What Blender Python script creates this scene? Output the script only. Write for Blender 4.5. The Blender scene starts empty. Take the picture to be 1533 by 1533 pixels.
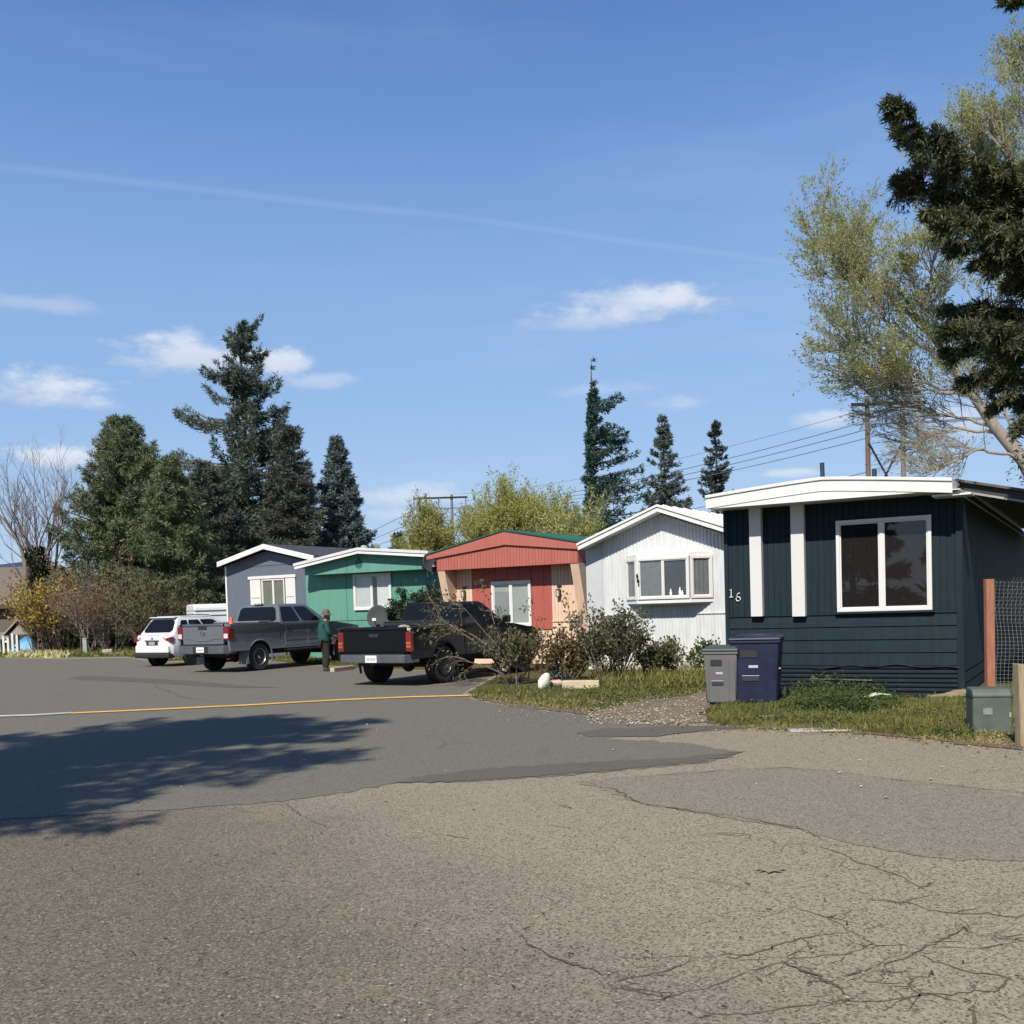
import bpy, bmesh, math, random
import numpy as np
from mathutils import Vector, Matrix

random.seed(7)
RNG = np.random.default_rng(7)
scene = bpy.context.scene
COL = scene.collection
PI = math.pi

# ------------------------------------------------------------------ camera model
EYE = 1.65
FPX = 1535.0            # focal length in reference pixels (1533 wide)
CX, CY = 766.5, 970.0   # principal point
PITCH = math.radians(2.31)
ROLL = math.radians(1.8)
_f = Vector((0, math.cos(PITCH), -math.sin(PITCH)))
_r0 = Vector((1, 0, 0)); _u0 = _r0.cross(_f)
_r = math.cos(ROLL) * _r0 - math.sin(ROLL) * _u0
_u = math.sin(ROLL) * _r0 + math.cos(ROLL) * _u0
CAM = Vector((0, 0, EYE))

def ray(px, py):
    return (_f + _r * ((px - CX) / FPX) - _u * ((py - CY) / FPX))
def gp(px, py, z=0.0):
    d = ray(px, py); t = (z - EYE) / d.z
    return CAM + d * t
def at(px, py, Y):
    d = ray(px, py); return CAM + d * (Y / d.y)
def horizon(px):
    lo, hi = 700, 1100
    for _ in range(40):
        m = (lo + hi) / 2
        if ray(px, m).z > 0: lo = m
        else: hi = m
    return lo
def foot(px, Y):
    p = at(px, horizon(px), Y)
    return Vector((p.x, Y, 0))

# ------------------------------------------------------------------ object helpers
def link(o):
    COL.objects.link(o); return o
def thing(name, label, cat, loc=(0, 0, 0), rotz=0.0, group=None):
    o = bpy.data.objects.new(name, None); link(o)
    o.empty_display_size = 0.2
    o.location = loc; o.rotation_euler = (0, 0, rotz)
    o['label'] = label; o['category'] = cat
    if group: o['group'] = group
    return o
def tag(o, label=None, cat=None, group=None, kind=None):
    if label: o['label'] = label
    if cat: o['category'] = cat
    if group: o['group'] = group
    if kind: o['kind'] = kind
    return o

class MB:
    """collects faces and links them as one mesh object"""
    def __init__(s): s.v = []; s.f = []
    def add(s, vs, fs):
        n = len(s.v); s.v += [tuple(p) for p in vs]; s.f += [tuple(i + n for i in f) for f in fs]; return s
    def box(s, x0, x1, y0, y1, z0, z1):
        vs = [(x, y, z) for z in (z0, z1) for y in (y0, y1) for x in (x0, x1)]
        return s.add(vs, [(0, 2, 3, 1), (4, 5, 7, 6), (0, 1, 5, 4), (2, 6, 7, 3), (0, 4, 6, 2), (1, 3, 7, 5)])
    def prism(s, poly, axis, a0, a1):
        """poly of 2D points extruded along axis 'x','y','z'"""
        def mk(p, a):
            if axis == 'y': return (p[0], a, p[1])
            if axis == 'x': return (a, p[0], p[1])
            return (p[0], p[1], a)
        n = len(poly)
        vs = [mk(p, a0) for p in poly] + [mk(p, a1) for p in poly]
        fs = [tuple(range(n)), tuple(range(2 * n - 1, n - 1, -1))]
        for i in range(n):
            j = (i + 1) % n; fs.append((i, i + n, j + n, j))
        return s.add(vs, fs)
    def quad(s, a, b, c, d): return s.add([a, b, c, d], [(0, 1, 2, 3)])
    def tube(s, pts, r, n=8, cap=True):
        pts = [Vector(p) for p in pts]
        rs = r if isinstance(r, (list, tuple)) else [r] * len(pts)
        vs = []; fs = []
        for i, p in enumerate(pts):
            t = (pts[min(i + 1, len(pts) - 1)] - pts[max(i - 1, 0)]).normalized()
            a = Vector((0, 0, 1)) if abs(t.z) < .9 else Vector((1, 0, 0))
            e1 = t.cross(a).normalized(); e2 = t.cross(e1)
            for k in range(n):
                an = 2 * PI * k / n
                vs.append(p + (e1 * math.cos(an) + e2 * math.sin(an)) * rs[i])
        for i in range(len(pts) - 1):
            for k in range(n):
                a = i * n + k; b = i * n + (k + 1) % n
                fs.append((a, b, b + n, a + n))
        if cap:
            fs.append(tuple(range(n))[::-1]); fs.append(tuple(range((len(pts) - 1) * n, len(pts) * n)))
        return s.add(vs, fs)
    def lathe(s, prof, c=(0, 0, 0), axis='x', n=28, close=False):
        """prof: list of (radius, along-axis)"""
        vs = []; fs = []
        for (r, a) in prof:
            for k in range(n):
                t = 2 * PI * k / n; p, q = r * math.cos(t), r * math.sin(t)
                if axis == 'x': vs.append((c[0] + a, c[1] + p, c[2] + q))
                elif axis == 'y': vs.append((c[0] + p, c[1] + a, c[2] + q))
                else: vs.append((c[0] + p, c[1] + q, c[2] + a))
        m = len(prof)
        for i in range(m - 1 + (1 if close else 0)):
            for k in range(n):
                a = i * n + k; b = i * n + (k + 1) % n; i2 = ((i + 1) % m) * n
                fs.append((a, b, i2 + (k + 1) % n, i2 + k))
        if not close:
            fs.append(tuple(range(n))[::-1]); fs.append(tuple(range((m - 1) * n, m * n)))
        return s.add(vs, fs)
    def loft(s, secs, cap=True):
        n = len(secs[0]); vs = [p for sec in secs for p in sec]; fs = []
        for i in range(len(secs) - 1):
            for k in range(n):
                a = i * n + k; b = i * n + (k + 1) % n
                fs.append((a, b, b + n, a + n))
        if cap:
            fs.append(tuple(range(n))[::-1]); fs.append(tuple(range((len(secs) - 1) * n, len(secs) * n)))
        return s.add(vs, fs)
    def ball(s, c, r, nu=14, nv=9):
        r = r if isinstance(r, (tuple, list)) else (r, r, r)
        vs = []; fs = []
        for j in range(1, nv):
            ph = PI * j / nv
            for i in range(nu):
                th = 2 * PI * i / nu
                vs.append((c[0] + r[0] * math.sin(ph) * math.cos(th), c[1] + r[1] * math.sin(ph) * math.sin(th), c[2] + r[2] * math.cos(ph)))
        top = len(vs); vs.append((c[0], c[1], c[2] + r[2])); bot = len(vs); vs.append((c[0], c[1], c[2] - r[2]))
        for j in range(nv - 2):
            for i in range(nu):
                a = j * nu + i; b = j * nu + (i + 1) % nu
                fs.append((a, a + nu, b + nu, b))
        for i in range(nu):
            fs.append((top, i, (i + 1) % nu)); k = (nv - 2) * nu
            fs.append((bot, k + (i + 1) % nu, k + i))
        return s.add(vs, fs)
    def xform(s, M):
        s.v = [tuple(M @ Vector(p)) for p in s.v]; return s
    def build(s, name, mat, parent=None, bevel=0.0, seg=2, smooth=None, loc=None, recalc=True):
        me = bpy.data.meshes.new(name); me.from_pydata(s.v, [], s.f)
        if recalc:
            bm = bmesh.new(); bm.from_mesh(me); bmesh.ops.recalc_face_normals(bm, faces=bm.faces); bm.to_mesh(me); bm.free()
        me.materials.append(mat)
        o = bpy.data.objects.new(name, me); link(o)
        if parent is not None: o.parent = parent
        if loc is not None: o.location = loc
        if smooth:
            for p in me.polygons: p.use_smooth = True
            me.set_sharp_from_angle(angle=math.radians(smooth))
        if bevel:
            m = o.modifiers.new('edge', 'BEVEL'); m.width = bevel; m.segments = seg; m.limit_method = 'ANGLE'; m.angle_limit = math.radians(35)
            m.harden_normals = False
        return o

def np_mesh(name, verts, faces, mat, parent=None, smooth=False):
    """faces: list of int arrays (n,k)"""
    me = bpy.data.meshes.new(name)
    V = np.asarray(verts, dtype=np.float32)
    me.vertices.add(len(V)); me.vertices.foreach_set('co', V.ravel())
    tot = np.concatenate([np.full(len(f), f.shape[1], dtype=np.int32) for f in faces])
    idx = np.concatenate([f.astype(np.int32).ravel() for f in faces])
    me.loops.add(len(idx)); me.loops.foreach_set('vertex_index', idx)
    me.polygons.add(len(tot))
    st = np.zeros(len(tot), dtype=np.int32); st[1:] = np.cumsum(tot)[:-1]
    me.polygons.foreach_set('loop_start', st)
    me.polygons.foreach_set('use_smooth', np.full(len(tot), smooth, dtype=bool))
    me.update(calc_edges=True); me.validate()
    me.materials.append(mat)
    o = bpy.data.objects.new(name, me); link(o)
    if parent is not None: o.parent = parent
    return o

def unit(a):
    return a / np.maximum(np.linalg.norm(a, axis=-1, keepdims=True), 1e-9)

def cards(P, D, L, W, rng=RNG, mid=.45):
    """one leaf-shaped quad per row"""
    P = np.asarray(P, float); D = unit(np.asarray(D, float)); n = len(P)
    R = unit(np.cross(D, rng.normal(size=(n, 3))))
    L = np.broadcast_to(L, n)[:, None]; W = np.broadcast_to(W, n)[:, None]
    m = P + D * L * mid
    V = np.stack([P, m + R * W * .5, P + D * L, m - R * W * .5], 1).reshape(-1, 3)
    F = np.arange(n * 4).reshape(n, 4)
    return V, F

def tubes_np(lines, n=4):
    """lines: list of (pts(k,3), radii(k)); returns verts, faces"""
    Vs = []; Fs = []; off = 0
    ang = np.arange(n) * 2 * PI / n; ca, sa = np.cos(ang), np.sin(ang)
    for P, r in lines:
        P = np.asarray(P, float); k = len(P)
        T = unit(np.gradient(P, axis=0))
        a = np.where(np.abs(T[:, 2:3]) < .9, np.array([[0, 0, 1.]]), np.array([[1., 0, 0]]))
        e1 = unit(np.cross(T, a)); e2 = np.cross(T, e1)
        r = np.broadcast_to(r, k)[:, None, None]
        V = P[:, None] + (e1[:, None] * ca[None, :, None] + e2[:, None] * sa[None, :, None]) * r
        Vs.append(V.reshape(-1, 3))
        i = np.arange(k - 1)[:, None] * n; j = np.arange(n)[None]; jn = (j + 1) % n
        Fs.append(np.stack([i + j, i + jn, i + n + jn, i + n + j], -1).reshape(-1, 4) + off)
        off += k * n
    return np.concatenate(Vs), np.concatenate(Fs)

# ------------------------------------------------------------------ materials
def nt(m):
    m.use_nodes = True; n = m.node_tree; n.nodes.clear(); return n
def N(t, typ, **kw):
    n = t.nodes.new(typ)
    for k, v in kw.items():
        if k == 'ins':
            for a, b in v.items(): n.inputs[a].default_value = b
        else: setattr(n, k, v)
    return n
def c4(c): return (c[0], c[1], c[2], 1.0)
_m = {}
def mat(name, col, rough=.6, metal=0.0, var=.12, scale=6.0, bump=0.0, bscale=80.0, stretch=(1, 1, 1), spec=.5, dirt=None, dirt_amt=0.0, dscale=3.0, coat=0.0, flake=0.0):
    if name in _m: return _m[name]
    m = bpy.data.materials.new(name); t = nt(m); L = t.links.new
    out = N(t, 'ShaderNodeOutputMaterial'); b = N(t, 'ShaderNodeBsdfPrincipled')
    L(b.outputs[0], out.inputs[0])
    tc = N(t, 'ShaderNodeTexCoord'); mp = N(t, 'ShaderNodeMapping'); mp.inputs['Scale'].default_value = stretch
    L(tc.outputs['Object'], mp.inputs['Vector'])
    nz = N(t, 'ShaderNodeTexNoise', ins={'Scale': scale, 'Detail': 6.0, 'Roughness': .6}); L(mp.outputs[0], nz.inputs['Vector'])
    cr = N(t, 'ShaderNodeMix', data_type='RGBA')
    lo = [max(0, x * (1 - var)) for x in col]; hi = [min(1, x * (1 + var)) for x in col]
    mr = N(t, 'ShaderNodeMapRange', ins={'From Min': .3, 'From Max': .7}); L(nz.outputs[0], mr.inputs[0])
    cr.inputs['A'].default_value = c4(lo); cr.inputs['B'].default_value = c4(hi)
    L(mr.outputs[0], cr.inputs['Factor'])
    csock = cr.outputs['Result']
    if dirt is not None:
        n2 = N(t, 'ShaderNodeTexNoise', ins={'Scale': dscale, 'Detail': 8.0, 'Roughness': .7}); L(mp.outputs[0], n2.inputs['Vector'])
        m2 = N(t, 'ShaderNodeMapRange', ins={'From Min': .45, 'From Max': .75, 'To Max': dirt_amt}); L(n2.outputs[0], m2.inputs[0])
        mx = N(t, 'ShaderNodeMix', data_type='RGBA'); mx.inputs['B'].default_value = c4(dirt)
        L(csock, mx.inputs['A']); L(m2.outputs[0], mx.inputs['Factor']); csock = mx.outputs['Result']
    L(csock, b.inputs['Base Color'])
    b.inputs['Metallic'].default_value = metal; b.inputs['Specular IOR Level'].default_value = spec
    rr = N(t, 'ShaderNodeMapRange', ins={'To Min': max(.02, rough - .08), 'To Max': min(1, rough + .08)}); L(nz.outputs[0], rr.inputs[0]); L(rr.outputs[0], b.inputs['Roughness'])
    if coat: b.inputs['Coat Weight'].default_value = coat; b.inputs['Coat Roughness'].default_value = .05
    if bump:
        nb = N(t, 'ShaderNodeTexNoise', ins={'Scale': bscale, 'Detail': 4.0}); L(mp.outputs[0], nb.inputs['Vector'])
        bp = N(t, 'ShaderNodeBump', ins={'Strength': bump, 'Distance': .01}); L(nb.outputs[0], bp.inputs['Height']); L(bp.outputs[0], b.inputs['Normal'])
    _m[name] = m; return m

def leafmat(name, cols, transl=.3, rough=.6, nscale=.8):
    if name in _m: return _m[name]
    m = bpy.data.materials.new(name); t = nt(m); L = t.links.new
    out = N(t, 'ShaderNodeOutputMaterial'); b = N(t, 'ShaderNodeBsdfPrincipled', ins={'Roughness': rough, 'Specular IOR Level': .25})
    geo = N(t, 'ShaderNodeNewGeometry'); tc = N(t, 'ShaderNodeTexCoord')
    nz = N(t, 'ShaderNodeTexNoise', ins={'Scale': nscale, 'Detail': 3.0}); L(tc.outputs['Object'], nz.inputs['Vector'])
    ad = N(t, 'ShaderNodeMath', operation='MULTIPLY_ADD', ins={1: .6, 2: -.05}); L(geo.outputs['Random Per Island'], ad.inputs[0])
    a2 = N(t, 'ShaderNodeMath', operation='MULTIPLY_ADD', ins={1: .55}); L(nz.outputs[0], a2.inputs[0]); L(ad.outputs[0], a2.inputs[2])
    cr = N(t, 'ShaderNodeValToRGB'); L(a2.outputs[0], cr.inputs[0])
    cr.color_ramp.elements[0].color = c4(cols[0]); cr.color_ramp.elements[1].color = c4(cols[-1])
    cr.color_ramp.elements[0].position = .12; cr.color_ramp.elements[1].position = .85
    for i, c in enumerate(cols[1:-1]):
        e = cr.color_ramp.elements.new(.12 + .73 * (i + 1) / (len(cols) - 1)); e.color = c4(c)
    L(cr.outputs[0], b.inputs['Base Color'])
    tr = N(t, 'ShaderNodeBsdfTranslucent'); L(cr.outputs[0], tr.inputs[0])
    mx = N(t, 'ShaderNodeMixShader', ins={0: transl}); L(b.outputs[0], mx.inputs[1]); L(tr.outputs[0], mx.inputs[2]); L(mx.outputs[0], out.inputs[0])
    _m[name] = m; return m

def glassmat(name, tint=(.9, .93, .93), refl=1.0):
    """thin window pane: clear with fresnel reflection"""
    if name in _m: return _m[name]
    m = bpy.data.materials.new(name); t = nt(m); L = t.links.new
    out = N(t, 'ShaderNodeOutputMaterial')
    tr = N(t, 'ShaderNodeBsdfTransparent'); tr.inputs[0].default_value = c4(tint)
    gl = N(t, 'ShaderNodeBsdfGlossy', ins={'Roughness': .015})
    geo = N(t, 'ShaderNodeNewGeometry'); dt = N(t, 'ShaderNodeVectorMath', operation='DOT_PRODUCT'); L(geo.outputs['Incoming'], dt.inputs[0]); L(geo.outputs['Normal'], dt.inputs[1])
    ab = N(t, 'ShaderNodeMath', operation='ABSOLUTE'); L(dt.outputs['Value'], ab.inputs[0])
    om = N(t, 'ShaderNodeMath', operation='SUBTRACT', ins={0: 1.0}); L(ab.outputs[0], om.inputs[1])
    p5 = N(t, 'ShaderNodeMath', operation='POWER', ins={1: 5.0}); L(om.outputs[0], p5.inputs[0])
    fr = N(t, 'ShaderNodeMath', operation='MULTIPLY_ADD', ins={1: .9, 2: .06}); L(p5.outputs[0], fr.inputs[0])
    tc = N(t, 'ShaderNodeTexCoord'); nz = N(t, 'ShaderNodeTexNoise', ins={'Scale': 1.3, 'Detail': 1.0}); L(tc.outputs['Object'], nz.inputs['Vector'])
    bp = N(t, 'ShaderNodeBump', ins={'Strength': .06, 'Distance': .05}); L(nz.outputs[0], bp.inputs['Height']); L(bp.outputs[0], gl.inputs['Normal'])
    mul = N(t, 'ShaderNodeMath', operation='MULTIPLY', ins={1: 1.4 * refl}); L(fr.outputs[0], mul.inputs[0])
    mx = N(t, 'ShaderNodeMixShader'); L(mul.outputs[0], mx.inputs[0]); L(tr.outputs[0], mx.inputs[1]); L(gl.outputs[0], mx.inputs[2]); L(mx.outputs[0], out.inputs[0])
    _m[name] = m; return m

# ------------------------------------------------------------------ camera
cam = bpy.data.cameras.new('Camera'); camo = bpy.data.objects.new('Camera', cam); link(camo)
M = Matrix((( _r.x, _u.x, -_f.x, 0), (_r.y, _u.y, -_f.y, 0), (_r.z, _u.z, -_f.z, EYE), (0, 0, 0, 1)))
camo.matrix_world = M
cam.sensor_width = 36; cam.lens = 36 * FPX / 1533.0
cam.shift_y = (CY - 766.5) / 1533.0
cam.clip_start = .1; cam.clip_end = 20000
scene.camera = camo

# ------------------------------------------------------------------ light
SUN_AZ = math.radians(21)      # to the left of straight behind the camera
SUN_EL = math.radians(44)
S = Vector((-math.sin(SUN_AZ) * math.cos(SUN_EL), -math.cos(SUN_AZ) * math.cos(SUN_EL), math.sin(SUN_EL)))
sl = bpy.data.lights.new('Sun', 'SUN'); sl.energy = 4.6; sl.angle = math.radians(.53); sl.color = (1, .935, .84)
so = bpy.data.objects.new('Sun', sl); link(so); so.rotation_euler = S.to_track_quat('Z', 'Y').to_euler(); so.location = (-20, -40, 40)

w = bpy.data.worlds.new('World'); scene.world = w; w.use_nodes = True
t = w.node_tree; t.nodes.clear(); L = t.links.new
wo = N(t, 'ShaderNodeOutputWorld'); bg = N(t, 'ShaderNodeBackground', ins={'Strength': .108}); L(bg.outputs[0], wo.inputs[0])
sky = N(t, 'ShaderNodeTexSky', sky_type='NISHITA'); sky.sun_disc = False
sky.sun_elevation = SUN_EL; sky.sun_rotation = PI + SUN_AZ
sky.air_density = 1.0; sky.dust_density = .5; sky.ozone_density = 1.5; sky.altitude = 300
tc = N(t, 'ShaderNodeTexCoord')
nz = N(t, 'ShaderNodeTexNoise', ins={'Scale': 26.0, 'Detail': 7.0, 'Roughness': .62})
mpn = N(t, 'ShaderNodeMapping'); mpn.inputs['Scale'].default_value = (1, 1, 2.2)
L(tc.outputs['Generated'], mpn.inputs[0]); L(mpn.outputs[0], nz.inputs['Vector'])
nz2 = N(t, 'ShaderNodeTexNoise', ins={'Scale': 9.0, 'Detail': 5.0}); L(mpn.outputs[0], nz2.inputs['Vector'])
# clear spring air: measured sky colour by elevation, blended with the physical sky
sepz = N(t, 'ShaderNodeSeparateXYZ'); L(tc.outputs['Generated'], sepz.inputs[0])
rmp = N(t, 'ShaderNodeValToRGB'); L(sepz.outputs['Z'], rmp.inputs[0])
_st = [(0.0, (.50, .64, .84)), (.08, (.40, .575, .84)), (.174, (.323, .515, .83)), (.31, (.25, .435, .775)), (.42, (.15, .315, .68)), (.52, (.083, .207, .54)), (1.0, (.022, .08, .30))]
while len(rmp.color_ramp.elements) < len(_st): rmp.color_ramp.elements.new(.5)
for e_, (p_, c_) in zip(rmp.color_ramp.elements, _st): e_.position = p_; e_.color = c4(c_)
rsc = N(t, 'ShaderNodeVectorMath', operation='SCALE'); rsc.inputs['Scale'].default_value = 7.0; L(rmp.outputs[0], rsc.inputs[0])
smx = N(t, 'ShaderNodeMix', data_type='RGBA'); smx.inputs['Factor'].default_value = .85; L(sky.outputs[0], smx.inputs['A']); L(rsc.outputs[0], smx.inputs['B'])
cursock = smx.outputs['Result']
def vdot(v):
    n = N(t, 'ShaderNodeVectorMath', operation='DOT_PRODUCT'); L(tc.outputs['Generated'], n.inputs[0]); n.inputs[1].default_value = v; return n.outputs['Value']
def mth(op, a, b=None, c=None, clamp=False):
    n = N(t, 'ShaderNodeMath', operation=op); n.use_clamp = clamp
    for i, x in enumerate((a, b, c)):
        if x is None: continue
        if isinstance(x, (int, float)): n.inputs[i].default_value = x
        else: L(x, n.inputs[i])
    return n.outputs[0]
def cloud(px, py, wpx, hpx, dens=1.0, edge=1.3):
    """a small cumulus puff in the given direction of the sky"""
    global cursock
    d = ray(px, py).normalized(); e1 = d.cross(Vector((0, 0, 1))).normalized(); e2 = e1.cross(d)
    a = mth('MULTIPLY', vdot(e1), FPX / wpx); b = mth('MULTIPLY', vdot(e2), FPX / hpx)
    # flat underside: squeeze lower half
    bneg = mth('MULTIPLY', mth('MINIMUM', b, 0.0), 1.35); bb = mth('ADD', mth('MAXIMUM', b, 0.0), bneg)
    r2 = mth('ADD', mth('MULTIPLY', a, a), mth('MULTIPLY', bb, bb))
    r = mth('SQRT', r2)
    k = mth('ADD', mth('SUBTRACT', 1.0, r), mth('MULTIPLY', mth('SUBTRACT', nz.outputs[0], .5), edge * 1.45))
    msk = N(t, 'ShaderNodeMapRange', interpolation_type='SMOOTHSTEP', ins={'From Min': .0, 'From Max': .85, 'To Max': dens}); L(k, msk.inputs[0])
    front = mth('GREATER_THAN', vdot(d), .5); mm = mth('MULTIPLY', msk.outputs[0], front)
    shade = N(t, 'ShaderNodeMapRange', ins={'From Min': -.7, 'From Max': .5}); L(mth('ADD', b, mth('MULTIPLY', mth('SUBTRACT', nz2.outputs[0], .5), 1.4)), shade.inputs[0])
    cc = N(t, 'ShaderNodeMix', data_type='RGBA'); cc.inputs['A'].default_value = (4.3, 4.7, 5.7, 1); cc.inputs['B'].default_value = (6.3, 6.5, 6.9, 1); L(shade.outputs[0], cc.inputs['Factor'])
    mx = N(t, 'ShaderNodeMix', data_type='RGBA'); L(mm, mx.inputs['Factor']); L(cursock, mx.inputs['A']); L(cc.outputs['Result'], mx.inputs['B'])
    cursock = mx.outputs['Result']
hs = N(t, 'ShaderNodeHueSaturation', ins={'Saturation': 1.0, 'Value': 1.0}); L(cursock, hs.inputs['Color']); cursock = hs.outputs[0]
# thin high veil
veil = N(t, 'ShaderNodeTexNoise', ins={'Scale': 2.6, 'Detail': 6.0, 'Roughness': .55}); mpv = N(t, 'ShaderNodeMapping'); mpv.inputs['Scale'].default_value = (1, 1, 5); mpv.inputs['Rotation'].default_value = (0, .25, 0)
L(tc.outputs['Generated'], mpv.inputs[0]); L(mpv.outputs[0], veil.inputs['Vector'])
vr = N(t, 'ShaderNodeMapRange', interpolation_type='SMOOTHSTEP', ins={'From Min': .45, 'From Max': .8, 'To Max': .1}); L(veil.outputs[0], vr.inputs[0])
vm = N(t, 'ShaderNodeMix', data_type='RGBA'); vm.inputs['B'].default_value = (5.2, 6.0, 7.4, 1); L(vr.outputs[0], vm.inputs['Factor']); L(cursock, vm.inputs['A']); cursock = vm.outputs['Result']
cloud(955, 455, 150, 36, .62); cloud(890, 478, 110, 26, .4); cloud(1005, 446, 78, 27, .6)
cloud(300, 536, 140, 42, .75); cloud(425, 545, 55, 32, .75); cloud(480, 573, 60, 20, .35)
cloud(75, 585, 95, 34, .85); cloud(105, 602, 80, 16, .35)
cloud(88, 686, 85, 26, .85); cloud(620, 745, 115, 24, .6); cloud(600, 772, 80, 14, .4)
cloud(1245, 631, 62, 18, .55); cloud(1190, 709, 60, 10, .5); cloud(1020, 606, 55, 16, .35); cloud(900, 585, 100, 16, .22); cloud(40, 455, 110, 18, .25)
cloud(1440, 640, 60, 50, .45)
def contrail(pa, pb, wpx, dens):
    global cursock
    da = ray(*pa).normalized(); db = ray(*pb).normalized(); n = da.cross(db).normalized()
    mid = (da + db).normalized(); al = (db - da).normalized(); half = (db - da).length / 2
    dist = mth('ABSOLUTE', mth('ADD', vdot(n), mth('MULTIPLY', mth('SUBTRACT', nz2.outputs[0], .5), .004)))
    core = mth('SUBTRACT', 1.0, mth('MULTIPLY', dist, FPX / wpx), None, True)
    along = mth('MULTIPLY', vdot(al), 1 / half)
    endf = mth('SUBTRACT', 1.0, mth('POWER', mth('ABSOLUTE', along), 6.0), None, True)
    var = mth('MULTIPLY_ADD', nz.outputs[0], 1.0, .35)
    f = mth('MULTIPLY', mth('MULTIPLY', core, endf), mth('MULTIPLY', var, dens)); f = mth('MULTIPLY', f, mth('GREATER_THAN', vdot(mid), .3))
    mx = N(t, 'ShaderNodeMix', data_type='RGBA'); mx.inputs['B'].default_value = (6.2, 6.8, 7.6, 1); L(f, mx.inputs['Factor']); L(cursock, mx.inputs['A']); cursock = mx.outputs['Result']
contrail((-60, 243), (640, 322), 7, .08); contrail((520, 303), (1260, 405), 6, .065)
L(cursock, bg.inputs['Color'])

scene.view_settings.view_transform = 'Standard'; scene.view_settings.look = 'None'; scene.view_settings.exposure = 0.38; scene.view_settings.gamma = 1.0
scene.view_settings.use_curve_mapping = False
scene.render.engine = 'CYCLES'
cy = scene.cycles
cy.max_bounces = 6; cy.diffuse_bounces = 3; cy.glossy_bounces = 3; cy.transmission_bounces = 4; cy.transparent_max_bounces = 8; cy.caustics_reflective = False; cy.caustics_refractive = False
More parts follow.
